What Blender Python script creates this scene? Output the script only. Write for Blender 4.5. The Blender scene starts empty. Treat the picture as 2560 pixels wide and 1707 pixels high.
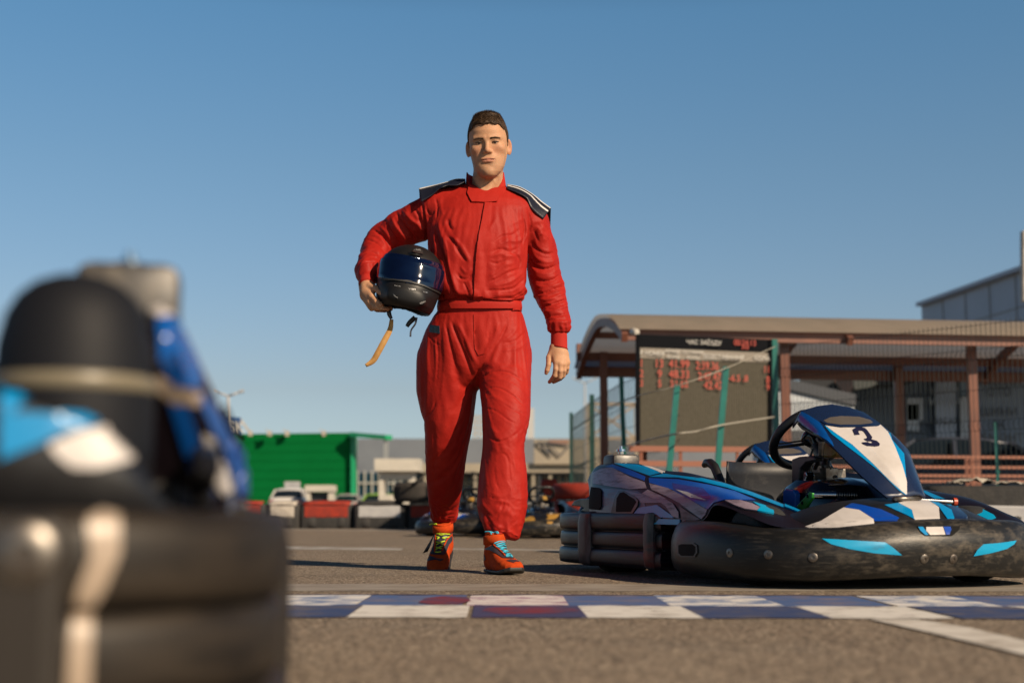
import bpy, bmesh, math, random
import numpy as np
from mathutils import Vector, Matrix, Euler
from mathutils.bvhtree import BVHTree
from mathutils.geometry import delaunay_2d_cdt

R = math.radians
sc = bpy.context.scene
col = sc.collection
rnd = random.Random(7)

# ------------------------------------------------------------------ camera, world, sun, exposure
FP = 3555.0; CAMH = 0.225; HOR = 1282.0
PITCH = math.atan((HOR - 853.5) / FP)
cam_d = bpy.data.cameras.new('camera')
cam = bpy.data.objects.new('camera', cam_d); col.objects.link(cam)
cam_d.sensor_width = 36.0; cam_d.lens = 36.0 * FP / 2560.0
cam.location = (0, 0, CAMH); cam.rotation_euler = (R(90) + PITCH, 0, 0)
cam_d.clip_start = 0.05; cam_d.clip_end = 6000
cam_d.dof.use_dof = True; cam_d.dof.focus_distance = 5.25; cam_d.dof.aperture_fstop = 2.6
cam_d.dof.aperture_blades = 9
sc.camera = cam

SUN_EL = R(32); SUN_AZ = math.atan2(0.71, -0.70)      # azimuth from +Y, clockwise to +X
SX, SY, SZ = math.sin(SUN_AZ) * math.cos(SUN_EL), math.cos(SUN_AZ) * math.cos(SUN_EL), math.sin(SUN_EL)
world = bpy.data.worlds.new('World'); sc.world = world; world.use_nodes = True
wn = world.node_tree; bg = wn.nodes['Background']
sky = wn.nodes.new('ShaderNodeTexSky'); sky.sky_type = 'NISHITA'; sky.sun_disc = False
sky.sun_elevation = SUN_EL; sky.sun_rotation = SUN_AZ
sky.air_density = 1.0; sky.dust_density = 1.2; sky.ozone_density = 2.0; sky.altitude = 100
# pale blue near the horizon; unseen upper sky darkened to cut fill light
wt = wn.nodes.new('ShaderNodeTexCoord'); wx = wn.nodes.new('ShaderNodeSeparateXYZ'); wr = wn.nodes.new('ShaderNodeValToRGB')
wn.links.new(wt.outputs['Generated'], wx.inputs[0]); wn.links.new(wx.outputs['Z'], wr.inputs['Fac'])
SK = [(0, (1.7, 2.0, 2.55)), (.086, (1.5, 1.46, 1.53)), (.237, (1.34, 1.62, 1.66)), (.339, (1.18, 1.74, 1.85)), (.42, (.55, .90, 1.05)), (.5, (.26, .45, .62)), (.75, (.10, .18, .30)), (1, (.06, .12, .22))]
els = wr.color_ramp.elements
for i, (p_, c_) in enumerate(SK):
    e = els[i] if i < len(els) else els.new(p_)
    e.position = p_; e.color = (c_[0] / 2.6, c_[1] / 2.6, c_[2] / 2.6, 1)
for i, (p_, c_) in enumerate(SK): els[i].position = p_; els[i].color = (c_[0] / 2.6, c_[1] / 2.6, c_[2] / 2.6, 1)
wm = wn.nodes.new('ShaderNodeVectorMath'); wm.operation = 'MULTIPLY'; wm2 = wn.nodes.new('ShaderNodeVectorMath'); wm2.operation = 'SCALE'; wm2.inputs['Scale'].default_value = 2.6 * .058 / .05 / 1.4142
wn.links.new(sky.outputs[0], wm.inputs[0]); wn.links.new(wr.outputs[0], wm.inputs[1]); wn.links.new(wm.outputs[0], wm2.inputs[0]); wn.links.new(wm2.outputs[0], bg.inputs['Color'])
bg.inputs['Strength'].default_value = 0.05
sun_d = bpy.data.lights.new('sun', 'SUN'); sun_d.energy = 5.0; sun_d.angle = R(0.5); sun_d.color = (1.0, 0.80, 0.58)
sun = bpy.data.objects.new('sun', sun_d); col.objects.link(sun)
sun.rotation_euler = Vector((SX, SY, SZ)).to_track_quat('Z', 'Y').to_euler(); sun.location = (10, -10, 12)
sc.view_settings.view_transform = 'Standard'; sc.view_settings.look = 'None'
sc.view_settings.exposure = 0.5; sc.view_settings.gamma = 1.0; sc.view_settings.use_curve_mapping = False
sc.render.engine = 'CYCLES'; sc.cycles.use_denoising = True; sc.cycles.max_bounces = 6
sc.render.resolution_x = 1024; sc.render.resolution_y = 682

# ------------------------------------------------------------------ helpers
SA, CA = math.sin(PITCH), math.cos(PITCH)
def P(px, py, d):
    """world point at depth d (metres along +Y) seen at photo pixel px, py"""
    u = (px - 1280.0) / FP; v = (853.5 - py) / FP
    t = d / (CA - v * SA)
    return Vector((u * t, d, CAMH + (SA + v * CA) * t))
def G(px, py, z=0.0):
    """point of the ground plane under pixel px, py"""
    u = (px - 1280.0) / FP; v = (853.5 - py) / FP
    t = (z - CAMH) / (SA + v * CA)
    return Vector((u * t, (CA - v * SA) * t, z))
def ray(px, py):
    u = (px - 1280.0) / FP; v = (853.5 - py) / FP
    return Vector((u, CA - v * SA, SA + v * CA)).normalized()
def toPX(v):
    """N x 3 array -> pixel coordinates"""
    x = v[:, 0]; y = v[:, 1]; z = v[:, 2] - CAMH
    w = y * CA + z * SA; up = -y * SA + z * CA
    return 1280 + FP * x / w, 853.5 - FP * up / w

def tag(o, label=None, cat=None, group=None, kind=None):
    if label: o['label'] = label
    if cat: o['category'] = cat
    if group: o['group'] = group
    if kind: o['kind'] = kind
    return o
def empty(name, loc=(0, 0, 0), rz=0.0, parent=None):
    o = bpy.data.objects.new(name, None); col.objects.link(o)
    o.location = loc; o.rotation_euler = (0, 0, rz); o.empty_display_size = 0.1
    if parent: o.parent = parent
    return o
def link(name, me, mat=None, parent=None, smooth=False, world=False):
    o = bpy.data.objects.new(name, me); col.objects.link(o)
    if mat is not None:
        for m in (mat if isinstance(mat, (list, tuple)) else [mat]): me.materials.append(m)
    if smooth:
        me.polygons.foreach_set('use_smooth', [True] * len(me.polygons))
    if parent:
        o.parent = parent
        if world: o.matrix_parent_inverse = wmat(parent).inverted()
    return o
def wmat(o):
    m = o.matrix_basis if hasattr(o, 'matrix_basis') else Matrix()
    m = Matrix.LocRotScale(o.location, o.rotation_euler, o.scale)
    return (wmat(o.parent) @ o.matrix_parent_inverse @ m) if o.parent else m
def copy_tree(o, parent=None):
    c = o.copy(); col.objects.link(c); c.parent = parent
    for ch in list(o.children): copy_tree(ch, c)
    return c

class MB:
    """collects shapes into one mesh"""
    def __init__(s): s.v = []; s.f = []; s.m = []
    def add(s, vs, fs, mi=0):
        n = len(s.v); s.v += [tuple(v) for v in vs]; s.f += [tuple(i + n for i in f) for f in fs]; s.m += [mi] * len(fs)
        return s
    def box(s, c, d, rz=0.0, mi=0, M=None):
        cx, cy, cz = c; a, b, h = d[0] / 2, d[1] / 2, d[2] / 2
        ca, sa = math.cos(rz), math.sin(rz); vs = []
        for z in (-h, h):
            for x, y in ((-a, -b), (a, -b), (a, b), (-a, b)):
                vs.append(Vector((cx + x * ca - y * sa, cy + x * sa + y * ca, cz + z)))
        if M is not None: vs = [M @ v for v in vs]
        return s.add(vs, [(0, 3, 2, 1), (4, 5, 6, 7), (0, 1, 5, 4), (1, 2, 6, 5), (2, 3, 7, 6), (3, 0, 4, 7)], mi)
    def bar(s, a, b, w, h=None, mi=0):
        """box beam from a to b"""
        a, b = Vector(a), Vector(b); h = h or w
        d = (b - a).normalized(); up = Vector((0, 0, 1)) if abs(d.z) < .95 else Vector((0, 1, 0))
        sx = d.cross(up).normalized() * w / 2; sz = sx.cross(d).normalized() * h / 2
        vs = [a - sx - sz, a + sx - sz, a + sx + sz, a - sx + sz, b - sx - sz, b + sx - sz, b + sx + sz, b - sx + sz]
        return s.add(vs, [(0, 1, 2, 3), (7, 6, 5, 4), (0, 4, 5, 1), (1, 5, 6, 2), (2, 6, 7, 3), (3, 7, 4, 0)], mi)
    def tube(s, pts, r, n=8, mi=0, closed=False, cap=True, flat=1.0):
        pts = [Vector(p) for p in pts]; N = len(pts)
        rr = r if isinstance(r, (list, tuple)) else [r] * N
        vs = []; fs = []; prev = None
        for i, p in enumerate(pts):
            a = pts[(i - 1) % N] if (closed or i > 0) else p
            b = pts[(i + 1) % N] if (closed or i < N - 1) else p
            t = (b - a).normalized()
            if prev is None:
                up = Vector((0, 0, 1)) if abs(t.z) < .9 else Vector((0, 1, 0))
                u = t.cross(up).normalized()
            else:
                u = (prev - t * prev.dot(t)).normalized()
            prev = u; w = t.cross(u)
            for k in range(n):
                an = 2 * math.pi * k / n
                vs.append(p + u * math.cos(an) * rr[i] + w * math.sin(an) * rr[i] * flat)
        for i in range(N if closed else N - 1):
            j = (i + 1) % N
            for k in range(n):
                l = (k + 1) % n
                fs.append((i * n + k, i * n + l, j * n + l, j * n + k))
        if cap and not closed:
            fs.append(tuple(range(n - 1, -1, -1))); fs.append(tuple((N - 1) * n + k for k in range(n)))
        return s.add(vs, fs, mi)
    def cyl(s, a, b, r, n=16, mi=0, r2=None): return s.tube([a, b], [r, r if r2 is None else r2], n, mi)
    def lathe(s, prof, c=(0, 0, 0), axis=(0, 0, 1), n=24, mi=0):
        """prof: (radius, height) pairs"""
        q = Vector((0, 0, 1)).rotation_difference(Vector(axis).normalized()); c = Vector(c)
        vs = []; fs = []
        for r_, h_ in prof:
            for k in range(n):
                an = 2 * math.pi * k / n
                vs.append(c + q @ Vector((r_ * math.cos(an), r_ * math.sin(an), h_)))
        for i in range(len(prof) - 1):
            for k in range(n):
                l = (k + 1) % n
                fs.append((i * n + k, i * n + l, (i + 1) * n + l, (i + 1) * n + k))
        return s.add(vs, fs, mi)
    def grid(s, rows, mi=0, closed=False, flip=False):
        """rows: list of equally long point lists"""
        n = len(rows[0]); vs = [p for r_ in rows for p in r_]; fs = []
        for i in range(len(rows) - 1):
            for k in range(n if closed else n - 1):
                l = (k + 1) % n
                f = (i * n + k, i * n + l, (i + 1) * n + l, (i + 1) * n + k)
                fs.append(f[::-1] if flip else f)
        return s.add(vs, fs, mi)
    def poly(s, pts, mi=0): return s.add(pts, [tuple(range(len(pts)))], mi)
    def prism(s, pts, off, mi=0):
        """flat polygon given a thickness vector"""
        off = Vector(off); pts = [Vector(p) for p in pts]; n = len(pts)
        vs = pts + [p + off for p in pts]
        return s.add(vs, [tuple(range(n))[::-1], tuple(range(n, 2 * n))] + [(i, (i + 1) % n, n + (i + 1) % n, n + i) for i in range(n)], mi)
    def mesh(s, name):
        me = bpy.data.meshes.new(name); me.from_pydata(s.v, [], s.f)
        if any(s.m): me.polygons.foreach_set('material_index', s.m)
        me.update(); return me
    def build(s, name, mat, parent=None, smooth=False, bevel=0.0, fix=True, world=False, angle=None):
        me = s.mesh(name)
        if fix or bevel:
            bm = bmesh.new(); bm.from_mesh(me)
            if fix: bmesh.ops.recalc_face_normals(bm, faces=bm.faces)
            if bevel:
                es = [e for e in bm.edges if len(e.link_faces) == 2 and e.calc_face_angle(0) > R(35)]
                bmesh.ops.bevel(bm, geom=es, offset=bevel, segments=2, affect='EDGES', profile=.5, clamp_overlap=True)
            bm.to_mesh(me); bm.free()
        o = link(name, me, mat, parent, smooth, world)
        if smooth and angle: me.set_sharp_from_angle(angle=R(angle))
        return o

def cr(pts, n=8, closed=False):
    """Catmull-Rom through points of any dimension"""
    A = np.array([list(p) for p in pts], float); N = len(A); out = []
    rng = range(N if closed else N - 1)
    for i in rng:
        p0 = A[(i - 1) % N] if (closed or i > 0) else 2 * A[0] - A[1]
        p1 = A[i]; p2 = A[(i + 1) % N]
        p3 = A[(i + 2) % N] if (closed or i < N - 2) else 2 * A[-1] - A[-2]
        for k in range(n):
            t = k / n
            out.append(.5 * ((2 * p1) + (-p0 + p2) * t + (2 * p0 - 5 * p1 + 4 * p2 - p3) * t * t + (-p0 + 3 * p1 - 3 * p2 + p3) * t ** 3))
    if not closed: out.append(A[-1])
    return np.array(out)

# ------------------------------------------------------------------ materials
ALB = .70      # all paints and cloths sit at real-world reflectance for the +0.5 exposure
def nodes(m):
    m.use_nodes = True; nt = m.node_tree
    return nt, nt.nodes['Principled BSDF']
def mat(name, c, rough=.5, metal=0.0, spec=.5, c2=None, scale=20, stretch=(1, 1, 1), bump=0.0, bscale=None, detail=4,
        lo=.35, hi=.65, coat=0.0, emit=None, estr=1.0, alpha=None, trans=0.0, rough2=None, sheen=0.0, bdist=.01, sss=0.0):
    m = bpy.data.materials.new(name); nt, b = nodes(m)
    c = tuple(v * ALB for v in c); c2 = tuple(v * ALB for v in c2) if c2 else None
    b.inputs['Base Color'].default_value = (*c, 1); b.inputs['Roughness'].default_value = rough
    b.inputs['Metallic'].default_value = metal; b.inputs['Specular IOR Level'].default_value = spec
    b.inputs['Coat Weight'].default_value = coat; b.inputs['Coat Roughness'].default_value = .08
    b.inputs['Sheen Weight'].default_value = sheen; b.inputs['Transmission Weight'].default_value = trans
    if sss:
        b.inputs['Subsurface Weight'].default_value = sss; b.inputs['Subsurface Radius'].default_value = (1, .35, .2); b.inputs['Subsurface Scale'].default_value = .008
    if emit: b.inputs['Emission Color'].default_value = (*emit, 1); b.inputs['Emission Strength'].default_value = estr
    if alpha is not None: b.inputs['Alpha'].default_value = alpha
    if c2 or bump or rough2 is not None:
        tc = nt.nodes.new('ShaderNodeTexCoord'); mp = nt.nodes.new('ShaderNodeMapping'); mp.inputs['Scale'].default_value = stretch
        nt.links.new(tc.outputs['Object'], mp.inputs['Vector'])
        if c2 or rough2 is not None:
            nz = nt.nodes.new('ShaderNodeTexNoise'); nz.inputs['Scale'].default_value = scale; nz.inputs['Detail'].default_value = detail
            nz.inputs['Roughness'].default_value = .62
            nt.links.new(mp.outputs[0], nz.inputs['Vector'])
            rp = nt.nodes.new('ShaderNodeMapRange'); rp.inputs['From Min'].default_value = lo; rp.inputs['From Max'].default_value = hi
            nt.links.new(nz.outputs['Fac'], rp.inputs['Value'])
            if c2:
                mx = nt.nodes.new('ShaderNodeMix'); mx.data_type = 'RGBA'
                mx.inputs['A'].default_value = (*c, 1); mx.inputs['B'].default_value = (*c2, 1)
                nt.links.new(rp.outputs[0], mx.inputs['Factor']); nt.links.new(mx.outputs['Result'], b.inputs['Base Color'])
            if rough2 is not None:
                mr = nt.nodes.new('ShaderNodeMapRange'); mr.inputs['To Min'].default_value = rough; mr.inputs['To Max'].default_value = rough2
                nt.links.new(rp.outputs[0], mr.inputs['Value']); nt.links.new(mr.outputs[0], b.inputs['Roughness'])
        if bump:
            n2 = nt.nodes.new('ShaderNodeTexNoise'); n2.inputs['Scale'].default_value = bscale or scale; n2.inputs['Detail'].default_value = 3
            nt.links.new(mp.outputs[0], n2.inputs['Vector'])
            bp = nt.nodes.new('ShaderNodeBump'); bp.inputs['Strength'].default_value = bump; bp.inputs['Distance'].default_value = bdist
            nt.links.new(n2.outputs['Fac'], bp.inputs['Height']); nt.links.new(bp.outputs[0], b.inputs['Normal'])
    return m

# ------------------------------------------------------------------ implicit surfaces
def smin(a, b, k):
    h = np.clip(.5 + .5 * (b - a) / k, 0, 1); return b * (1 - h) + a * h - k * h * (1 - h)
def smax(a, b, k): return -smin(-a, -b, k)
def rcone(x, y, z, a, b, ra, rb, sq=None):
    ax, ay, az = a; bx, by, bz = b; dx, dy, dz = bx - ax, by - ay, bz - az
    L = dx * dx + dy * dy + dz * dz + 1e-12
    t = np.clip(((x - ax) * dx + (y - ay) * dy + (z - az) * dz) / L, 0, 1)
    qx, qy, qz = x - ax - t * dx, y - ay - t * dy, z - az - t * dz
    if sq: qx, qy, qz = qx / sq[0], qy / sq[1], qz / sq[2]
    return np.sqrt(qx * qx + qy * qy + qz * qz) - (ra + (rb - ra) * t)
def chain(x, y, z, pts, rs, k, sq=None):
    f = None
    for i in range(len(pts) - 1):
        g = rcone(x, y, z, pts[i], pts[i + 1], rs[i], rs[i + 1], sq)
        f = g if f is None else smin(f, g, k)
    return f
def ellip(x, y, z, c, r):
    qx, qy, qz = (x - c[0]) / r[0], (y - c[1]) / r[1], (z - c[2]) / r[2]
    k0 = np.sqrt(qx * qx + qy * qy + qz * qz) + 1e-9
    k1 = np.sqrt((qx / r[0]) ** 2 + (qy / r[1]) ** 2 + (qz / r[2]) ** 2) + 1e-9
    return k0 * (k0 - 1) / k1
def loftz(x, y, z, rows, n=2.0, cap=True):
    """rows: z, cx, cy, a, b (ascending z)"""
    A = np.array(rows, float); A = A[np.argsort(A[:, 0])]
    cx, cy, a, b = (np.interp(z, A[:, 0], A[:, i]) for i in (1, 2, 3, 4))
    qx, qy = np.abs((x - cx) / a), np.abs((y - cy) / b)
    k = (qx ** n + qy ** n) ** (1.0 / n)
    f = (k - 1) * np.minimum(a, b)
    if cap: f = np.maximum(f, np.maximum(A[0, 0] - z, z - A[-1, 0]))
    return f
def nets(fn, lo, hi, h):
    """narrow-band surface nets; returns verts, quads"""
    lo = np.array(lo, float); hi = np.array(hi, float); C = 4
    nb = np.ceil((hi - lo) / (h * C)).astype(int); N = nb * C + 1
    cc = [lo[i] + (np.arange(nb[i]) + .5) * h * C for i in range(3)]
    X, Y, Z = np.meshgrid(*cc, indexing='ij')
    fc = fn(X.ravel(), Y.ravel(), Z.ravel()).reshape(X.shape)
    act = np.abs(fc) < h * C * 1.6
    F = np.empty(N, np.float32)
    up = np.repeat(np.repeat(np.repeat(fc, C, 0), C, 1), C, 2)
    F[:-1, :-1, :-1] = up; F[-1] = F[-2]; F[:, -1] = F[:, -2]; F[:, :, -1] = F[:, :, -2]
    m = np.zeros(N, bool); ua = np.repeat(np.repeat(np.repeat(act, C, 0), C, 1), C, 2)
    for a in (0, 1):
        for b in (0, 1):
            for c in (0, 1):
                m[a:a + ua.shape[0], b:b + ua.shape[1], c:c + ua.shape[2]] |= ua
    I = np.argwhere(m); pts = lo + I * h
    F[m] = fn(pts[:, 0], pts[:, 1], pts[:, 2])
    S = F < 0
    cs = S[:-1, :-1, :-1].astype(np.int8).copy()
    offs = [(a, b, c) for a in (0, 1) for b in (0, 1) for c in (0, 1)]
    cs[:] = 0
    for a, b, c in offs: cs += S[a:N[0] - 1 + a, b:N[1] - 1 + b, c:N[2] - 1 + c]
    cell = (cs > 0) & (cs < 8); ci = np.argwhere(cell)
    idx = -np.ones(cell.shape, np.int64); idx[cell] = np.arange(len(ci))
    acc = np.zeros((len(ci), 3)); cnt = np.zeros(len(ci))
    for a in offs:
        for ax in range(3):
            if a[ax]: continue
            b = list(a); b[ax] = 1
            fa = F[ci[:, 0] + a[0], ci[:, 1] + a[1], ci[:, 2] + a[2]].astype(float)
            fb = F[ci[:, 0] + b[0], ci[:, 1] + b[1], ci[:, 2] + b[2]].astype(float)
            w = (fa < 0) != (fb < 0)
            t = np.where(w, fa / np.where(w, fa - fb, 1), 0)
            p = np.tile(np.array(a, float), (len(ci), 1)); p[:, ax] += t
            acc[w] += p[w]; cnt[w] += 1
    V = lo + (ci + acc / np.maximum(cnt, 1)[:, None]) * h
    Q = []
    for ax in range(3):
        o1, o2 = [(1, 2), (2, 0), (0, 1)][ax]
        sl0 = [slice(None)] * 3; sl1 = [slice(None)] * 3
        sl0[ax] = slice(0, N[ax] - 1); sl1[ax] = slice(1, N[ax])
        D = S[tuple(sl0)] != S[tuple(sl1)]
        e = np.argwhere(D)
        ok = (e[:, o1] > 0) & (e[:, o2] > 0) & (e[:, o1] < N[o1] - 1) & (e[:, o2] < N[o2] - 1); e = e[ok]
        def cid(d1, d2):
            q = e.copy(); q[:, o1] -= d1; q[:, o2] -= d2
            return idx[q[:, 0], q[:, 1], q[:, 2]]
        q = np.stack([cid(1, 1), cid(0, 1), cid(0, 0), cid(1, 0)], 1)
        fl = ~S[e[:, 0], e[:, 1], e[:, 2]]
        q[fl] = q[fl][:, ::-1]; Q.append(q[(q >= 0).all(1)])
    return V, np.concatenate(Q)
def vnormals(V, Q):
    n = np.cross(V[Q[:, 2]] - V[Q[:, 0]], V[Q[:, 3]] - V[Q[:, 1]])
    vn = np.zeros_like(V)
    for i in range(4): np.add.at(vn, Q[:, i], n)
    return vn / (np.linalg.norm(vn, axis=1)[:, None] + 1e-12)
def relax(V, Q, it=2, lam=.5):
    for _ in range(it):
        s = np.zeros_like(V); c = np.zeros(len(V))
        for i in range(4):
            for j in ((i + 1) % 4, (i - 1) % 4):
                np.add.at(s, Q[:, i], V[Q[:, j]]); np.add.at(c, Q[:, i], 1)
        V = V + lam * (s / np.maximum(c, 1)[:, None] - V)
    return V
def np_mesh(name, V, Q):
    me = bpy.data.meshes.new(name)
    me.vertices.add(len(V)); me.vertices.foreach_set('co', V.astype(np.float32).ravel())
    me.loops.add(Q.size); me.loops.foreach_set('vertex_index', Q.astype(np.int32).ravel())
    me.polygons.add(len(Q)); me.polygons.foreach_set('loop_start', np.arange(0, Q.size, 4, dtype=np.int32))
    me.polygons.foreach_set('loop_total', np.full(len(Q), 4, np.int32))
    me.update(calc_edges=True); me.validate(); return me
def join_np(parts):
    Vs, Qs, n = [], [], 0
    for V, Q in parts: Vs.append(V); Qs.append(Q + n); n += len(V)
    return np.concatenate(Vs), np.concatenate(Qs)
def nz3(p, seed=0):
    """gradient-less lattice noise in [-1,1], smooth"""
    p = np.asarray(p, float); i = np.floor(p).astype(np.int64); f = p - i; f = f * f * f * (f * (f * 6 - 15) + 10)
    def hsh(a, b, c):
        n = (a * 374761393 + b * 668265263 + c * 2147483647 + seed * 974634777) & 0xffffffff
        n = ((n ^ (n >> 13)) * 1274126177) & 0xffffffff
        return ((n ^ (n >> 16)) & 0xffff) / 32767.5 - 1
    r_ = 0
    for a in (0, 1):
        for b in (0, 1):
            for c in (0, 1):
                w = (f[:, 0] if a else 1 - f[:, 0]) * (f[:, 1] if b else 1 - f[:, 1]) * (f[:, 2] if c else 1 - f[:, 2])
                r_ = r_ + w * hsh(i[:, 0] + a, i[:, 1] + b, i[:, 2] + c)
    return r_
def ridged(p, seed=0, oct=3):
    s = 0; a = 1; t = 0
    for k in range(oct):
        s = s + a * (1 - 2 * np.abs(nz3(p * 2 ** k, seed + k))); t += a; a *= .45
    return s / t

# ------------------------------------------------------------------ stickers and panels that follow a surface
def bvh_of(objs):
    vs, fs = [], []
    for o in objs:
        n = len(vs); M = wmat(o)
        vs += [M @ v.co for v in o.data.vertices]; fs += [tuple(i + n for i in p.vertices) for p in o.data.polygons]
    return BVHTree.FromPolygons(vs, fs)
CAMLOC = Vector((0, 0, CAMH))
def inpoly(x, y, poly):
    r_ = False; n = len(poly)
    for i in range(n):
        x1, y1 = poly[i]; x2, y2 = poly[(i + 1) % n]
        if (y1 > y) != (y2 > y) and x < (x2 - x1) * (y - y1) / (y2 - y1) + x1: r_ = not r_
    return r_
def decal(name, bvh, poly, m, parent, off=.0015, step=6.0, thick=.0015, maxd=None, smooth=True):
    """a sheet with thickness lying on a surface; poly is its outline as traced on the photograph"""
    pts = []
    n = len(poly)
    for i in range(n):
        a, b = poly[i], poly[(i + 1) % n]; L = math.hypot(b[0] - a[0], b[1] - a[1]); k = max(1, int(L / step))
        for j in range(k): pts.append((a[0] + (b[0] - a[0]) * j / k, a[1] + (b[1] - a[1]) * j / k))
    nb = len(pts); edges = [(i, (i + 1) % nb) for i in range(nb)]
    xs = [p[0] for p in poly]; ys = [p[1] for p in poly]
    y = min(ys) + step * .5
    while y < max(ys):
        x = min(xs) + step * .5
        while x < max(xs):
            if inpoly(x, y, poly) and min((x - q[0]) ** 2 + (y - q[1]) ** 2 for q in pts[:nb]) > (step * .5) ** 2: pts.append((x, y))
            x += step
        y += step
    vo, eo, fo = delaunay_2d_cdt([Vector(p) for p in pts], edges, [], 1, 1e-4)[:3]
    top, bot, ok = [], [], []
    for v in vo:
        d = ray(v[0], v[1]); h, nn, _, dist = bvh.ray_cast(CAMLOC, d)
        if h is None or (maxd and dist > maxd): ok.append(False); top.append(Vector()); bot.append(Vector()); continue
        if nn.dot(d) > 0: nn = -nn
        nn = (nn - d * .3).normalized()
        ok.append(True); top.append(h + nn * (off + thick)); bot.append(h + nn * (off * .2))
    fs = [tuple(f) for f in fo if all(ok[i] for i in f)]
    if not fs: return None
    ec = {}
    for f in fs:
        for i in range(len(f)): ec.setdefault(frozenset((f[i], f[(i + 1) % len(f)])), []).append((f[i], f[(i + 1) % len(f)]))
    N = len(vo); used = sorted({i for f in fs for i in f}); mp = {}
    vs = []
    for i in used: mp[i] = len(vs); vs.append(top[i])
    for i in used: mp[i + N] = len(vs); vs.append(bot[i])
    F = [tuple(mp[i] for i in f) for f in fs]
    F += [(mp[e[0][0]], mp[e[0][1]], mp[e[0][1] + N], mp[e[0][0] + N]) for e in ec.values() if len(e) == 1]
    W = wmat(parent).inverted() if parent else Matrix()
    me = bpy.data.meshes.new(name); me.from_pydata([W @ v for v in vs], [], F)
    bm = bmesh.new(); bm.from_mesh(me); bmesh.ops.recalc_face_normals(bm, faces=bm.faces)
    bm.to_mesh(me); bm.free()
    # make the front sheet face the camera
    c = sum(((W.inverted() @ v.co) for v in me.vertices), Vector()) / len(me.vertices)
    f0 = me.polygons[0]
    if (W.inverted().to_3x3() @ f0.normal).dot(c - CAMLOC) > 0: me.flip_normals()
    o = link(name, me, m, parent, smooth)
    if smooth: me.set_sharp_from_angle(angle=R(50))
    return o
def on_surf(bvh, px, py, off=.0):
    d = ray(px, py); h, nn, _, dist = bvh.ray_cast(CAMLOC, d)
    if h is None: return None
    if nn.dot(d) > 0: nn = -nn
    return h + nn * off
def letters(txt, size, name='lettering'):
    """text as a filled mesh in its own XY plane"""
    cu = bpy.data.curves.new(name, 'FONT'); cu.body = txt; cu.size = size; cu.extrude = .002; cu.align_x = 'CENTER'; cu.align_y = 'CENTER'
    o = bpy.data.objects.new(name, cu); col.objects.link(o)
    dg = bpy.context.evaluated_depsgraph_get(); me = bpy.data.meshes.new_from_object(o.evaluated_get(dg))
    bpy.data.objects.remove(o); bpy.data.curves.remove(cu); me.name = name
    return me
# ================================================================== THE PLACE
def ground_mat():
    m = bpy.data.materials.new('asphalt'); nt, b = nodes(m); N = nt.nodes; L = nt.links
    tc = N.new('ShaderNodeTexCoord')
    def noise(s, d=4, r_=.6, st=(1, 1, 1)):
        mp = N.new('ShaderNodeMapping'); mp.inputs['Scale'].default_value = st; L.new(tc.outputs['Object'], mp.inputs[0])
        n = N.new('ShaderNodeTexNoise'); n.inputs['Scale'].default_value = s; n.inputs['Detail'].default_value = d; n.inputs['Roughness'].default_value = r_
        L.new(mp.outputs[0], n.inputs['Vector']); return n.outputs['Fac']
    def rng(f, a, c, t0=0, t1=1):
        q = N.new('ShaderNodeMapRange'); q.inputs['From Min'].default_value = a; q.inputs['From Max'].default_value = c; q.inputs['To Min'].default_value = t0; q.inputs['To Max'].default_value = t1
        L.new(f, q.inputs['Value']); return q.outputs[0]
    def mix(f, a, c, mode='MIX'):
        q = N.new('ShaderNodeMix'); q.data_type = 'RGBA'; q.blend_type = mode
        if isinstance(f, float): q.inputs['Factor'].default_value = f
        else: L.new(f, q.inputs['Factor'])
        for k, v in (('A', a), ('B', c)):
            if isinstance(v, tuple): q.inputs[k].default_value = (*[e * ALB * .92 for e in v], 1)
            else: L.new(v, q.inputs[k])
        return q.outputs['Result']
    c = mix(rng(noise(.7, 6), .35, .65), (.235, .172, .122), (.32, .25, .185))
    c = mix(rng(noise(.5, 5, .6, (.25, 3, 1)), .52, .68), c, (.16, .115, .08))                 # rubbered-in lines
    v2 = N.new('ShaderNodeTexVoronoi'); v2.inputs['Scale'].default_value = 75; L.new(tc.outputs['Object'], v2.inputs['Vector']); g2 = N.new('ShaderNodeSeparateColor'); L.new(v2.outputs['Color'], g2.inputs[0])
    c = mix(rng(g2.outputs[0], .5, 1.0, 0, .45), c, (.50, .42, .32)); c = mix(rng(g2.outputs[1], .5, 1.0, 0, .55), c, (.10, .075, .055))
    c = mix(rng(noise(2.3, 8, .7), .50, .64, 0, .5), c, (.20, .17, .14))
    vo = N.new('ShaderNodeTexVoronoi'); vo.inputs['Scale'].default_value = 170; L.new(tc.outputs['Object'], vo.inputs['Vector'])
    grit = N.new('ShaderNodeSeparateColor'); L.new(vo.outputs['Color'], grit.inputs[0])
    c = mix(rng(grit.outputs[0], .55, 1.0, 0, .75), c, (.85, .70, .52))
    c = mix(rng(grit.outputs[1], .5, 1.0, 0, 1.0), c, (.03, .022, .016))
    c = mix(rng(noise(60, 3), .55, .7, 0, .5), c, (.08, .058, .042))
    L.new(c, b.inputs['Base Color']); b.inputs['Roughness'].default_value = .85; b.inputs['Specular IOR Level'].default_value = .25
    bp = N.new('ShaderNodeBump'); bp.inputs['Strength'].default_value = .9; bp.inputs['Distance'].default_value = .004
    ad = N.new('ShaderNodeMath'); ad.operation = 'ADD'; L.new(grit.outputs[2], ad.inputs[0]); L.new(noise(120, 3), ad.inputs[1]); L.new(ad.outputs[0], bp.inputs['Height'])
    L.new(bp.outputs[0], b.inputs['Normal']); return m
M_asph = ground_mat()
g = MB(); g.add([(-2500, -60, 0), (2500, -60, 0), (2500, 4500, 0), (-2500, 4500, 0)], [(0, 1, 2, 3)])
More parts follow.
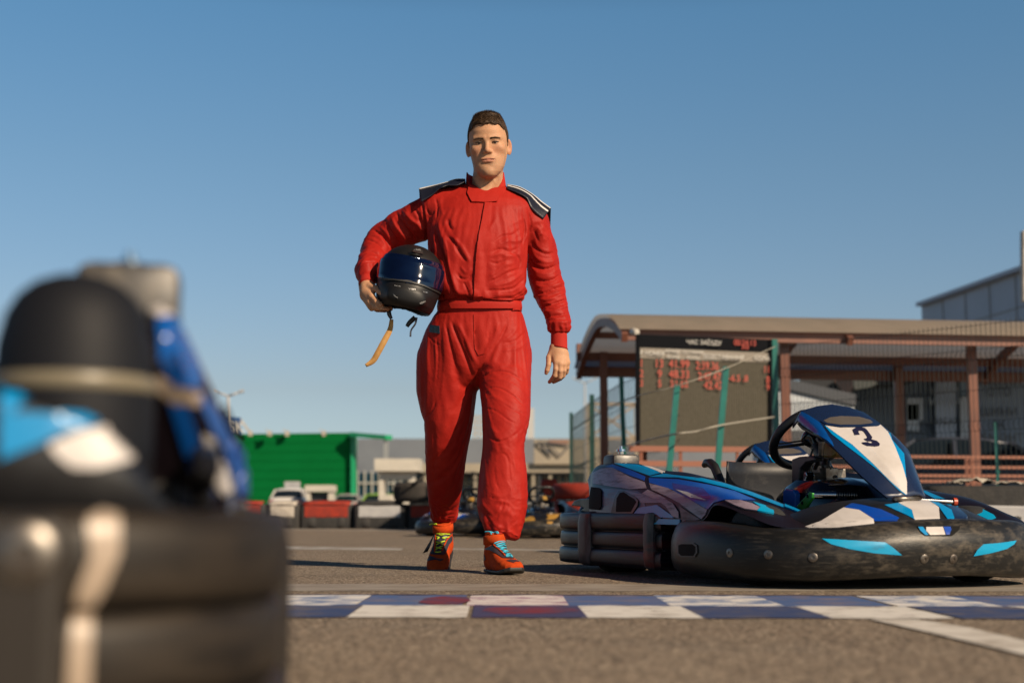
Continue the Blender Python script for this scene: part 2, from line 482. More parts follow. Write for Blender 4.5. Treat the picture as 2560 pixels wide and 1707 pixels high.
tag(g.build('ground', M_asph, fix=False), 'brown-grey asphalt of the kart track', kind='structure')
def paint(name, c, under=(.19, .155, .12), lo=.42, hi=.62, sc_=14, c2=None, a2=(.5, .62)):
    m = mat(name, c, rough=.7, c2=under, scale=sc_, lo=lo, hi=hi, detail=10, bump=.3, bscale=160, bdist=.002, stretch=(1, 1.6, 1))
    if c2:
        nt = m.node_tree; b = nt.nodes['Principled BSDF']; l = b.inputs['Base Color'].links[0].from_socket
        nz = nt.nodes.new('ShaderNodeTexNoise'); nz.inputs['Scale'].default_value = 9; nz.inputs['Detail'].default_value = 8
        tc = nt.nodes.new('ShaderNodeTexCoord'); mp = nt.nodes.new('ShaderNodeMapping'); mp.inputs['Location'].default_value = (5, 2, 0); mp.inputs['Scale'].default_value = (1, .5, 1)
        nt.links.new(tc.outputs['Object'], mp.inputs[0]); nt.links.new(mp.outputs[0], nz.inputs['Vector'])
        rp = nt.nodes.new('ShaderNodeMapRange'); rp.inputs['From Min'].default_value = a2[0]; rp.inputs['From Max'].default_value = a2[1]; nt.links.new(nz.outputs['Fac'], rp.inputs['Value'])
        mx = nt.nodes.new('ShaderNodeMix'); mx.data_type = 'RGBA'; mx.inputs['A'].default_value = (*[e * ALB for e in c2], 1)
        nt.links.new(rp.outputs[0], mx.inputs['Factor']); nt.links.new(mx.outputs['Result'], b.inputs['Base Color']); nt.links.new(l, mx.inputs['B'])
    return m
P_w = paint('worn_white_paint', (.78, .75, .70), (.30, .25, .22), .52, .64, 11)
P_wb = paint('white_paint_with_blue', (.80, .77, .74), (.15, .22, .40), .46, .58, 9)
P_wr = paint('white_paint_with_red', (.76, .70, .68), (.32, .16, .26), .48, .6, 10)
P_b = paint('worn_blue_paint', (.06, .12, .30), (.20, .17, .22), .45, .66, 8)
P_db = paint('dark_blue_paint', (.025, .05, .16), (.13, .11, .12), .45, .66, 9)
P_r = paint('worn_red_paint', (.16, .02, .035), (.045, .045, .13), .36, .50, 4)
P_edge = paint('dark_edge_paint', (.05, .035, .06), (.12, .09, .07), .5, .75)
fl = MB(); fl_m = [P_wb, P_b, P_wr, P_r, P_w, P_db, P_edge]
X0 = -.385; S_ = .262
JZ = [.0012]
def jq(a, b, c, d, mi, nx=6):
    """a painted patch with slightly uneven edges"""
    t, bt = [], []
    for i in range(nx + 1):
        u = i / nx
        t.append((a[0] + (b[0] - a[0]) * u, a[1] + (b[1] - a[1]) * u + rnd.uniform(-.016, .016))); bt.append((d[0] + (c[0] - d[0]) * u, d[1] + (c[1] - d[1]) * u + rnd.uniform(-.016, .016)))
    fl.add([(x, y, JZ[0]) for x, y in t] + [(x, y, JZ[0]) for x, y in bt], [(nx + 1 + i, nx + 2 + i, i + 1, i) for i in range(nx)], mi)
sk = lambda x: -.03 * x
for k in range(-9, 14):
    xa, xb = X0 + S_ * k + rnd.uniform(-.016, .016), X0 + S_ * (k + 1)
    fw = k % 2 != 0        # far row white cells
    JZ[0] = .0012 + .0003 * (k % 2)
    jq((xa, 3.955 + sk(xa)), (xb, 3.955 + sk(xb)), (xb, 3.52 + sk(xb)), (xa, 3.52 + sk(xa)), (2 if k == 1 else 0) if fw else 1)
    JZ[0] = .0019 + .0003 * (k % 2)
    jq((xa + .02, 3.515 + sk(xa)), (xb + .02, 3.515 + sk(xb)), (xb + .025, 3.115 + sk(xb)), (xa + .025, 3.115 + sk(xa)), (3 if k == 1 else 5) if fw else 4)
JZ[0] = .0007
jq((-2.6, 4.01 + sk(-2.6)), (3.2, 4.01 + sk(3.2)), (3.2, 3.965 + sk(3.2)), (-2.6, 3.965 + sk(-2.6)), 6, 60)

for pts in (((-.235, 3.62), (-.20, 3.55), (-.13, 3.56), (-.105, 3.70), (-.12, 3.86), (-.19, 3.90), (-.23, 3.80)), ((-.06, 3.42), (.02, 3.47), (.13, 3.44), (.16, 3.33), (.10, 3.24), (-.02, 3.22), (-.07, 3.32))):
    n_ = len(fl.v); fl.add([(x, y, .0027) for x, y in pts], [tuple(range(len(pts)))], 7)
fl_m = fl_m + [paint('faded_red_paint_patch', (.20, .015, .03), (.07, .04, .10), .44, .60, 12)]
tag(fl.build('finish_line', fl_m, fix=False), 'chequered start line painted blue, red and white', kind='structure')
# pale worn seam beyond the line, other lane paint
M_seam = paint('pale_worn_strip', (.34, .30, .25), (.22, .18, .14), .4, .65, 6)
fl = MB(); jq((-3.2, 4.66), (4.2, 4.52), (4.2, 4.12), (-3.2, 4.25), 0, 70); tag(fl.build('worn_strip', M_seam, fix=False), 'pale worn strip across the track', kind='structure')
fl = MB(); fl_pts = [G(2175, 1546, .004), G(2290, 1546, .004), G(2420, 1566, .004), G(2700, 1632, .004), G(2700, 1668, .004), G(2500, 1620, .004), G(2330, 1580, .004)]
fl.add([(-.0 + p.x, p.y, .0034) for p in fl_pts], [tuple(range(len(fl_pts)))[::-1]]); tag(fl.build('lane_line', paint('lane_paint', (.74, .70, .64), (.34, .28, .22), .45, .66, 9), fix=True), 'worn white lane line running to the lower right', kind='structure')
fl = MB()
for (a, b, c, d) in (((560, 1362), (1010, 1370), (1000, 1375), (560, 1371)), ((640, 1321), (1240, 1326), (1240, 1328), (640, 1323)), ((1130, 1370), (1700, 1377), (1700, 1380), (1130, 1373))):
    q = [G(*p, .0) for p in (a, b, c, d)]; jq((q[0].x, q[0].y), (q[1].x, q[1].y), (q[2].x, q[2].y), (q[3].x, q[3].y), 0, 16)
tag(fl.build('track_line', paint('faded_white_line', (.50, .49, .46), (.24, .20, .16), .40, .60, 5), fix=False), 'faded white line across the track', kind='structure')
M_skid = mat('skid_rubber', (.035, .032, .032), rough=.8, c2=(.17, .14, .11), scale=3, stretch=(3, 3, 1), lo=.4, hi=.62)

# ---------------------------------------------------------------- tyre barriers
M_rub = mat('old_black_rubber', (.022, .022, .023), rough=.8, c2=(.045, .042, .04), scale=12, bump=.4, bscale=40)
M_rubd = mat('dusty_tyre', (.055, .045, .038), rough=.85, c2=(.03, .028, .026), scale=10, bump=.5, bscale=60)
M_redp = mat('faded_red_paint', (.40, .045, .025), rough=.7, spec=.15, c2=(.25, .04, .03), scale=8)
M_cream = mat('cream_paint', (.62, .56, .48), rough=.6, c2=(.42, .38, .33), scale=6)
M_greyp = mat('grey_white_paint', (.50, .50, .50), rough=.6, c2=(.40, .40, .42), scale=5)
def barrier(px0, px1, d, pm, cap, label, h=.355, cols=2, gp='tyre barriers along the track edge', yaw=0.0, name='tyre_barrier'):
    a, b = (px0 - 1280) / FP * d, (px1 - 1280) / FP * d; w = b - a
    o = empty(name, ((a + b) / 2, d, 0), yaw); tag(o, label, 'barrier', gp)
    n = 14; pr = []
    for x, inset in ((-w / 2, .05), (-w / 2 + .03, .01), (-w / 2 + .08, 0), (w / 2 - .08, 0), (w / 2 - .03, .01), (w / 2, .05)):
        pr.append([(x, .18 - inset, .0), (x, -.17 + inset, .0), (x, -.18 + inset, .03), (x, -.185 + inset, h * .5), (x, -.175 + inset, h - .03), (x, -.13 + inset, h), (x, .13 - inset, h), (x, .18 - inset, h - .03), (x, .18 - inset, 0)])
    m = MB(); m.grid(pr); m.poly([Vector(p) for p in pr[0]]); m.poly([Vector(p) for p in pr[-1]]); m.build('belt', M_rub, o, smooth=True, angle=40)
    m = MB(); k = 5; rows = []
    for z, y in ((h * .47, -.186), (h * .53, -.188), (h * .88, -.183), (h * .92, -.176)):
        rows.append([(-w / 2 + .07 + (w - .14) * i / k, y - .004, z + .004 * math.sin(i * 2)) for i in range(k + 1)])
    m.grid(rows); p_ = m.build('painted_panel', pm, o); md = p_.modifiers.new('t', 'SOLIDIFY'); md.thickness = .006
    if cap:
        m = MB(); rows = []
        for y, z in ((-.178, h - .02), (-.16, h + .012), (-.10, h + .034), (0, h + .045), (.12, h + .03)):
            rows.append([(-w / 2 + .04 + (w - .08) * i / 6, y, z + .012 * math.sin(math.pi * i / 6)) for i in range(7)])
        m.grid(rows); c_ = m.build('top_cover', cap, o, smooth=True); md = c_.modifiers.new('t', 'SOLIDIFY'); md.thickness = .008
    for i in range(cols):
        x = -w / 2 + .17 + (w - .34) * i / max(1, cols - 1)
        m = MB(); m.lathe([(.09, .02), (.15, .01), (.165, .05), (.165, h * .5 - .02), (.15, h * .5), (.09, h * .5 - .01)], (x, -.03, 0), n=20); m.build('tyre', M_rub, o, smooth=True)
    return o
barrier(560, 672, 21.0, M_redp, M_redp, 'red panel barrier half hidden behind the blurred kart')
barrier(674, 756, 21.0, M_cream, M_cream, 'cream panel barrier next to the blurred kart at left')
barrier(758, 888, 21.0, M_redp, M_redp, 'tyre barrier with a red panel and red top below the white car')
barrier(891, 1017, 20.9, M_greyp, M_rub, 'tyre barrier with a pale grey panel under the white kiosk')
barrier(1020, 1150, 21.0, M_redp, M_cream, 'tyre barrier with a red panel and cream top carrying the big black tyre')
barrier(1154, 1290, 21.0, M_redp, M_redp, 'tyre barrier with a red panel seen between the man\'s legs')
barrier(1296, 1420, 21.2, M_redp, M_rub, 'tyre barrier with a red panel beside the man\'s front shin')
def tyre_thing(px, d, z0, R_, w, m_, label, name='spare_tyre', rep_=1, cat='tyre', flat=True):
    o = empty(name, ((px - 1280) / FP * d, d, z0)); tag(o, label, cat)
    for k in range(rep_):
        m = MB(); z = k * w; m.lathe([(R_ * .55, z + .02), (R_ * .75, z + .004), (R_ * .93, z + .012), (R_, z + w * .25), (R_, z + w * .75), (R_ * .93, z + w - .012), (R_ * .75, z + w - .004), (R_ * .55, z + w - .02)], n=36)
        m.build('tyre', m_, o, smooth=True)
        if rep_ == 1:
            t = MB()
            for j in range(60):
                a = 2 * math.pi * j / 60; t.box((R_ * math.cos(a), R_ * math.sin(a), z + w * .5), (.012, .014, w * .6), rz=a)
            t.build('tread', m_, o)
    return o
tyre_thing(1040, 20.9, .385, .315, .29, M_rubd, 'big black car tyre lying on top of the barrier behind the man')
tyre_thing(1476, 14.8, 0, .40, .178, M_redp, 'stack of red painted tyres right of the man, behind the far karts', 'tyre_stack', 3, 'tyres')
tyre_thing(1372, 17.0, 0, .10, .21, M_redp, 'small bright red tyre stack peeking out above the far kart', 'tyre_stack', 3, 'tyres')
m = MB(); m.tube([P(1028, 1212, 20.5), P(1048, 1200, 20.5), P(1060, 1190, 20.5)], .018, 8); tag(m.build('rod', M_rubd, smooth=True), 'thin dark rod sticking up beside the big black tyre', 'rod')
# right-hand barrier, black over white
rb = barrier(2318, 2860, 10.9, M_greyp, None, 'long white barrier with a black top band at the right edge', h=.43, cols=4, name='track_barrier', yaw=R(-4))
child_ = [c for c in rb.children if c.name.startswith('painted_panel')][0]; child_.scale = (1, 1, .93); child_.location = (0, 0, -.085); 
M_rag = mat('crumpled_sheet', (.5, .45, .38), rough=.8, c2=(.06, .05, .05), scale=9, lo=.45, hi=.55)
for i, (px, w, hh, lab) in enumerate(((2425, .34, .05, 'dark crumpled sheet with a pale edge lying on the barrier top'), (2510, .30, .03, 'pale crumpled cloth on the barrier top'), (2372, .12, .03, 'small pale scrap at the left end of the barrier top'))):
    m = MB(); rows = []
    for a in range(9):
        rows.append([Vector(((px - 1280) / FP * 10.9 + (a / 8 - .5) * w, 10.9 + (b / 4 - .5) * .2, .455 - .012 + hh * abs(math.sin(a * 1.9 + b * 1.3 + i)) * (1 - abs(a / 8 - .5) * 1.2))) for b in range(5)])
    m.grid(rows); o = m.build('crumpled_cloth', M_rag, smooth=True); tag(o, lab, 'cloth', None); md = o.modifiers.new('t', 'SOLIDIFY'); md.thickness = .006

# ---------------------------------------------------------------- canopy shelter with the timing board
M_brn = mat('brown_painted_steel', (.23, .085, .05), rough=.5, c2=(.18, .065, .04), scale=4)
M_roof = mat('bronze_roof_sheet', (.42, .35, .285), rough=.55, spec=.2, c2=(.35, .30, .245), scale=2.5, rough2=.6)
M_roofu = mat('grey_roof_underside', (.36, .38, .38), rough=.6)
can = empty('canopy', (P(1600, 1282, 17).x, 17, 0)); tag(can, 'long open shelter with a curved bronze roof on brown steel posts', 'shelter')
CB = can.location.copy()
A0, A1 = Vector((1.22, 16.0, 0)), Vector((.83, 18.9, 0))            # roof end: front and back edge on plan
ax = Vector((2.87, .38, 0)).normalized(); zE = P(1550, 822, 16.0).z; zP = P(1505, 786, 17.0).z + .04
rows = []; LN = 9.2
arc = []
for k in range(13):
    t = k / 12; p = A0.lerp(A1, t); z = zE + (zP - zE) * math.sin(math.pi * t) ** .8 - .16 * max(0, t - .5) * 2
    arc.append(Vector((p.x, p.y, z)))
rf = MB(); rf.grid([[p + ax * (LN * i / 30) - CB for p in arc] for i in range(31)])
nt = M_roof.node_tree; bs_ = nt.nodes['Principled BSDF']; tl_ = nt.nodes.new('ShaderNodeBsdfTranslucent'); tl_.inputs[0].default_value = (.42, .46, .52, 1)
mxs = nt.nodes.new('ShaderNodeMixShader'); mxs.inputs[0].default_value = .40; nt.links.new(bs_.outputs[0], mxs.inputs[1]); nt.links.new(tl_.outputs[0], mxs.inputs[2]); nt.links.new(mxs.outputs[0], nt.nodes['Material Output'].inputs['Surface'])
roof = rf.build('roof', M_roof, can, smooth=True)
if roof.data.polygons[180].normal.z < 0: roof.data.flip_normals()
for i, f in enumerate((.0, .29, .62, .95)):
    m = MB()
    for k in range(12): m.bar(arc[k] + ax * (LN * f + .06) - CB - Vector((0, 0, .10)), arc[k + 1] + ax * (LN * f + .06) - CB - Vector((0, 0, .10)), .07, .10)
    m.build('roof_rib', M_brn, can)
for t in (0.04, .35, .65, .97):
    p = A0.lerp(A1, t); k = t * 12; z = arc[int(k)].z * (1 - k % 1) + arc[min(12, int(k) + 1)].z * (k % 1)
    m = MB(); a = Vector((p.x, p.y, z - .10)); m.bar(a - CB + ax * .05, a + ax * LN - CB, .06, .08 if 0.1 < t < .9 else .14); m.build('purlin', M_brn, can)
m = MB(); p = A0.lerp(A1, .9); zz = P(1470, 880, 18.6).z; a = Vector((p.x, p.y, zz)); m.bar(a - CB - ax * .02, a + ax * LN - CB, .09, .22); m.build('rear_beam', M_brn, can)
M_shade = M_brn
for i, (px, d, w) in enumerate(((1965, 16.55, .10), (2435, 17.1, .105), (1606, 16.25, .09))):
    m = MB(); p = Vector(((px - 1280) / FP * d, d, 0)); m.bar(p - CB, p + Vector((0, 0, zE - .06)) - CB, w, w); po = m.build('post', M_brn, can)
    m = MB(); m.box(p - CB + Vector((0, 0, .01)), (.2, .2, .02)); m.build('base_plate', M_brn, po)
for px, d, w in ((1510, 18.6, .10), (2250, 19.3, .11), (2690, 19.8, .1)):
    m = MB(); p = Vector(((px - 1280) / FP * d, d, 0)); m.bar(p - CB, p + Vector((0, 0, zz)) - CB, w, w); m.build('post', M_brn, can)
# railings between the posts
def rail(name, px0, px1, d0, d1, ys, label, ups=(), w=.032):
    o = empty(name, ((px0 - 1280) / FP * d0, d0, 0)); tag(o, label, 'railing'); B = o.location.copy()
    for y in ys:
        m = MB(); a, b = P(px0, y, d0), P(px1, y + 1.5 * 0, d1); b.z = a.z; m.bar(a - B, b - B, w, w); m.build('rail', M_orail, o)
    for px in ups:
        t = (px - px0) / (px1 - px0); d = d0 + (d1 - d0) * t; p = Vector(((px - 1280) / FP * d, d, 0)); zt = P(px0, ys[0], d0).z
        m = MB(); m.bar(p - B, p - B + Vector((0, 0, zt)), .035, .035); m.build('upright', M_orail, o)
M_orail = mat('orange_brown_rail', (.28, .095, .05), rough=.5)
rail('railing', 2020, 2680, 15.6, 16.2, (1139, 1165, 1187, 1201), 'orange-brown steel railing behind the number 3 kart', (2040, 2230, 2412, 2424, 2600))
rail('railing', 1572, 1930, 15.3, 15.6, (1121, 1158), 'orange-brown railing under the timing board', (1602, 1700, 1842, 1925), .06)
# timing board
M_led = mat('led_mesh_board', (.115, .106, .084), rough=.75, spec=.05, c2=(.09, .083, .065), scale=30, lo=.3, hi=.7)
M_blkb = mat('black_board', (.006, .007, .010), rough=.8, spec=.08)
bd = empty('timing_board', P(1760, 1118, 15.8)); tag(bd, 'large ribbed timing board with red digits hanging under the canopy', 'scoreboard'); BB = bd.location.copy()
dL, dR = 15.55, 15.85
def bp(u, v, o=0.0):
    """board coordinates 0..1 (u right, v down)"""
    tl, tr, bl, br = P(1594, 836, dL), P(1926, 849, dR), P(1594, 1124, dL), P(1926, 1118, dR)
    tr.z = tr.z; p = tl.lerp(tr, u).lerp(bl.lerp(br, u), v); n = Vector((0.08, -1, 0)).normalized()
    return p + n * o - BB
m = MB(); n = 110
rows = [[bp(i / n, v, .004 * (i % 2)) for i in range(n + 1)] for v in (0.115, 1.0)]
m.grid(rows); m.build('face', M_led, bd)
m = MB(); q = [bp(0, 0, -.02), bp(1, 0, -.02), bp(1, 1, -.02), bp(0, 1, -.02)]; m.prism(q, Vector((-.01, .12, 0))); m.build('case', M_blkb, bd)
m = MB(); m.prism([bp(0, 0, .012), bp(1, 0, .012), bp(1, .115, .012), bp(0, .115, .012)], (0, .01, 0)); m.build('header', M_blkb, bd)
m = MB(); m.prism([bp(0, .115, .010), bp(1, .125, .010), bp(1, .215, .010), bp(0, .205, .010)], (0, .004, 0)); m.build('title_strip', mat('title_strip', (.24, .21, .17), rough=.5), bd)
m = MB(); m.bar(bp(0, 0, .02), bp(0, 1, .02), .045); m.bar(bp(1, 0, .02), bp(1, 1, .02), .03); m.build('side_frame', M_blkb, bd)
M_lab = mat('white_lettering', (.75, .74, .70), rough=.6)
M_red = mat('red_led', (.42, .06, .035), rough=.5, emit=(1.0, .10, .06), estr=.16)
def text(txt, u, v, h, m_, name, sx=1.0):
    me = letters(txt, h, name); o = link(name, me, m_, bd); me.materials.clear() if False else None
    o.location = bp(u, v, .035); o.rotation_euler = (R(90), R(1.5), R(6)); o.scale = ((sx * .62, .66, 1) if m_ is M_lab else (sx * .62, .74, 1)); return o
text('ЧАС ЗАЇЗДУ', .49, .055, .105, M_lab, 'lettering', 1.0)
for t_, u, v, h in (('№', .02, .16, .08), ('НОМЕР', .125, .165, .10), ('КРАЩЕ', .26, .14, .08), ('КОЛО', .26, .19, .08), ('ОСТАННЄ', .41, .145, .08), ('КОЛО', .41, .195, .08), ('ВІДСТАВАННЯ', .64, .18, .10), ('КОЛА', .93, .18, .10)):
    text(t_, u, v, h, M_lab, 'lettering')
for t_, u, v, h, sx in (('00:24:13', .80, .045, .12, 1), ('24.8', .80, .085, .08, 1), ('1', .025, .255, .16, 1), ('13', .155, .255, .17, 1), ('41.99', .305, .255, .17, 1), ('2:39.36', .515, .265, .17, .85), ('11', .965, .285, .15, .8),
        ('2', .025, .345, .16, 1), ('9', .16, .345, .17, 1), ('48.33', .305, .345, .17, 1), ('2:47.47', .53, .36, .17, .85), ('-6.5 .8', .75, .37, .14, 1), ('8', .975, .38, .15, .8),
        ('3', .025, .43, .14, 1), ('5', .16, .43, .15, 1), ('51.62', .305, .43, .15, 1), ('42.42', .56, .44, .17, .9), ('9', .975, .45, .14, .8)):
    text(t_, u, v, h, M_red, 'red_digits', sx)
# security camera under the eave
cc = MB(); cq = P(1583, 828, 15.7); cc.lathe([(0, -.015), (.028, -.015), (.040, 0), (.040, .10), (.025, .12), (0, .12)], cq - CB + Vector((0, .02, 0)), (.3, -1, -.25), 18)
sc_o = cc.build('security_camera', mat('camera_white', (.7, .66, .58), rough=.4), smooth=True, angle=40, fix=True); sc_o.location = CB; tag(sc_o, 'round white security camera fixed under the canopy eave', 'camera')

# ---------------------------------------------------------------- fences
M_gpost = mat('green_fence_post', (.010, .20, .17), rough=.45, c2=(.008, .14, .12), scale=6)
M_gpostd = mat('dark_green_fence_post', (.006, .06, .05), rough=.45)
M_wire = mat('dark_green_wire', (.006, .022, .022), rough=.5)
def mesh_fence(name, pts, h, label, posts, sp=.055, wr=.0022, bends=(.18, .52, .86), pm=M_gpost):
    o = empty(name, (pts[0][0], pts[0][1], 0)); tag(o, label, 'fence', 'wire mesh fences behind the karts'); B = o.location.copy()
    m = MB()
    for i in range(len(pts) - 1):
        a, b = Vector((*pts[i], 0)), Vector((*pts[i + 1], 0)); L = (b - a).length; n = int(L / sp); d = (b - a).normalized(); nn = Vector((d.y, -d.x, 0))
        for k in range(n):
            p = a + d * (k * sp) - B; zs = [(.05, 0)]
            for bz in bends: zs += [(h * bz - .05, 0), (h * bz, .03), (h * bz + .05, 0)]
            zs.append((h + .03, 0))
            for (z0, o0), (z1, o1) in zip(zs, zs[1:]): m.bar(p + nn * o0 + Vector((0, 0, z0)), p + nn * o1 + Vector((0, 0, z1)), wr * 2)
        for z in [.06, h] + [h * bz + e for bz in bends for e in (-.05, .05)] + [h * .35, h * .69]:
            m.bar(a - B + Vector((0, 0, z)), b - B + Vector((0, 0, z)), wr * 2.2)
    m.build('wire_panel', M_wire, o)
    for x, y, hh, w in posts:
        p = MB(); p.bar(Vector((x, y, 0)) - B, Vector((x, y, hh)) - B, w, w * .7); p.build('post', pm, o)
X = lambda px, d: (px - 1280) / FP * d
ztop = P(2300, 800, 13.8).z
ztop = P(1944, 852, 15.6).z
mesh_fence('mesh_fence', [(X(1946, 16.0), 16.0), (X(2720, 13.2), 13.2)], ztop - .03, 'green wire mesh fence standing in front of the canopy at right', [(X(1940, 16.0), 16.0, P(1944, 848, 16.0).z, .07), (X(2489, 13.85), 13.85, P(2489, 1055, 13.85).z, .03)])
mesh_fence('mesh_fence', [(X(1428, 25), 25.0), (X(1480, 21.4), 21.4), (X(1556, 18.3), 18.3), (X(1700, 15.6), 15.6)], 1.88, 'green wire mesh fence running back beside the canopy towards the left', [(X(1428, 25), 25.0, 1.98, .06), (X(1480, 21.4), 21.4, 2.0, .07)], sp=.10, wr=.0028, pm=M_gpostd)
for (t, b, d, w, lab) in (((1815, 917), (1790, 1215), 12.6, .052, 'leaning green post in front of the timing board, right of two'), ((1693, 962), (1668, 1225), 12.4, .050, 'leaning green post in front of the timing board, left of two'), ((1553, 942), (1563, 1215), 17.6, .055, 'upright green post left of the timing board')):
    m = MB(); a, c = P(*b, d), P(*t, d); a2 = a + (a - c) * (a.z / max(.05, (c.z - a.z))); m.bar(Vector((0, 0, 0)), c - a2, w, w); o = m.build('fence_post', M_gpost); o.location = a2; tag(o, lab, 'post')
M_tape = mat('pale_cable', (.34, .32, .27), rough=.6)
def cable(pts, r_, lab, d0=12.2):
    m = MB(); q = [P(*p) for p in pts]; B = q[0].copy(); m.tube([Vector(p) - B for p in cr([tuple(x) for x in q], 6)], r_, 8); o = m.build('cable', M_tape, smooth=True); o.location = B; tag(o, lab, 'cable')
cable([(1551, 1117, 17.4), (1670, 1088, 12.35), (1740, 1078, 12.4), (1805, 1062, 12.5), (1935, 1042, 13.5)], .008, 'pale cable strung low across the timing board from post to post')
cable([(1553, 1005, 17.5), (1600, 988, 13.0), (1690, 965, 12.3), (1813, 921, 12.5), (1938, 866, 13.5)], .0045, 'thin pale cable strung high across the timing board')

# ---------------------------------------------------------------- building behind the canopy
M_wallb = mat('blue_grey_cladding', (.30, .37, .46), rough=.7, spec=.1, c2=(.26, .32, .41), scale=1.5)
M_clad2 = mat('grey_cladding', (.48, .56, .70), rough=.5, c2=(.42, .50, .62), scale=.5)
M_glassd = mat('dark_blue_glazing', (.02, .06, .10), rough=.15)
hall = empty('hall_building', (P(2500, 1282, 46).x, 46, 0)); tag(hall, 'tall grey-blue clad hall rising behind the canopy at the right edge', 'building'); HBs = hall.location.copy()
wl, wr_ = Vector((X(2314, 60), 60, 0)), Vector((X(2314, 60) + 2.4, 41.3, 0)); zt = P(2314, 766, 60).z; zt2 = P(2560, 682, 49.5).z
def wallpan(m, a, b, z0, z1a, z1b, o=0.0, mi=0):
    n = Vector(((b - a).y, -(b - a).x, 0)).normalized() * o
    m.add([a + n + Vector((0, 0, z0)) - HBs, b + n + Vector((0, 0, z0)) - HBs, b + n + Vector((0, 0, z1b)) - HBs, a + n + Vector((0, 0, z1a)) - HBs], [(0, 1, 2, 3)], mi)
m = MB(); nP = 24
back = Vector((18, 10, 0))
f_ = [wl - HBs, wr_ - HBs, wr_ + back - HBs, wl + back - HBs]
m.prism(f_, (0, 0, zt)); m.build('wall', M_clad2, hall)
m = MB()
for k in range(1, 9): p = wl.lerp(wr_, k / 9); m.bar(p - HBs + Vector((0, -.03, 0)), p - HBs + Vector((0, -.03, zt)), .05)
for k in range(1, 7): m.bar(wl - HBs + Vector((-.02, -.03, zt * k / 7)), wr_ - HBs + Vector((-.02, -.03, zt * k / 7)), .03)
m.build('cladding_joint', M_roofu, hall)
m = MB(); m.bar(wl - HBs + Vector((-.1, -.1, zt + .06)), wr_ - HBs + Vector((-.1, -.1, zt + .06)), .35, .16); m.build('parapet', M_clad2, hall)
# low workshop in the shade behind the railing
wk = empty('workshop', (X(2300, 24), 24, 0)); tag(wk, 'blue-grey workshop with a dark awning and sign boards behind the railing', 'building'); WB = wk.location.copy()
def rect(o, name, x0, y0, x1, y1, d, m_, th=.1, d2=None, B=None):
    d2 = d2 or d; m = MB(); a, b, c, e = P(x0, y1, d), P(x1, y1, d2), P(x1, y0, d2), P(x0, y0, d)
    c.z = e.z if d == d2 else c.z; m.prism([v - B for v in (a, b, c, e)], (0, th, 0)); return m.build(name, m_, o)
rect(wk, 'wall', 2125, 905, 2760, 1283, 24.2, M_wallb, 6.0, B=WB)
M_whs = mat('white_sheet_wall', (.62, .68, .74), rough=.6); M_awn = mat('black_awning', (.010, .012, .018), rough=.7)
M_terr = mat('terracotta_panel', (.30, .17, .12), rough=.7); M_dgw = mat('dark_grey_wall', (.07, .08, .10), rough=.6)
m = MB(); aw = [P(x_, y_, 22.6) - WB for x_, y_ in ((1975, 958), (2070, 930), (2080, 905), (2340, 905), (2345, 925), (2300, 950), (2190, 960), (2150, 1000), (2085, 985))]; m.prism(aw, (0, 1.2, 0)); m.build('awning', M_awn, wk)
m = MB(); m.prism([P(x_, y_, 22.5) - WB for x_, y_ in ((2133, 950), (2180, 950), (2196, 957), (2180, 966), (2140, 973), (2132, 965))], (0, .05, 0)); m.build('cream_panel', mat('cream_board', (.75, .62, .42), rough=.6), wk)  # plain cream board in front of the awning
m = MB(); m.prism([P(x_, y_, 22.5) - WB for x_, y_ in ((2085, 952), (2133, 952), (2133, 968), (2122, 992), (2112, 992), (2100, 970))], (0, .05, 0)); m.build('terracotta_panel', M_terr, wk)
for x0, y0, x1, y1, mm, nm in ((2267, 995, 2308, 1050, M_whs, 'window'), (2268, 1010, 2298, 1076, M_whs, 'window'), (2402, 992, 2430, 1110, M_whs, 'door'), (2400, 922, 2425, 990, M_glassd, 'window'), (2428, 918, 2560, 1160, M_wallb, 'sign_board'),
                           (2340, 922, 2390, 1110, M_clad2, 'sign_board'), (2355, 918, 2760, 922, M_whs, 'fascia'), (2130, 1140, 2440, 1283, M_glassd, 'lower_glazing'), (2450, 1150, 2485, 1215, M_whs, 'door')):
    rect(wk, nm, x0, y0, x1, y1, 24.1 - (.02 if nm != 'sign_board' else .05), mm, .04, B=WB)
m = MB(); 
for k in range(60): x_ = 2130 + k * 10; a = P(x_, 1283, 24.16) - WB; b = P(x_, 925, 24.16) - WB; m.bar(a, b, .012)
m.build('wall_seams', M_dgw, wk)
car_s = MB(); prof = [(2265, 1135), (2262, 1100), (2285, 1085), (2310, 1079), (2330, 1083), (2350, 1098), (2385, 1104), (2388, 1135)]
car_s.prism([P(x_, y_, 21.0) for x_, y_ in prof], (0, 1.4, 0)); 
M_txt = mat('dark_sign_lettering', (.02, .025, .04), rough=.6); M_txw = mat('pale_sign_lettering', (.45, .5, .55), rough=.6)
def wtxt(txt, px, py, h, m_, d=23.95):
    me = letters(txt, h, 'sign_lettering'); o = link('sign_lettering', me, m_, wk); o.location = P(px, py, d) - WB; o.rotation_euler = (R(90), 0, 0)
for t_, py in (('АВТО', 930), ('МИЙКА', 954), ('СТО', 980), ('ШИНИ', 1030), ('24', 1062), ('РЕМОНТ', 1095)): wtxt(t_, 2497, py, .20, M_txt)
for t_, py, mm in (('24', 950, M_txt), ('ШИНИ', 978, M_txw), ('МАСЛА', 1004, M_txw), ('ДИСКИ', 1053, M_txt)): wtxt(t_, 2362, py, .15, mm)
shed = empty('white_shed', (X(2060, 21), 21, 0)); tag(shed, 'white sheet-metal shed with a sloping dark roof behind the steering wheel', 'shed'); SB_ = shed.location.copy()
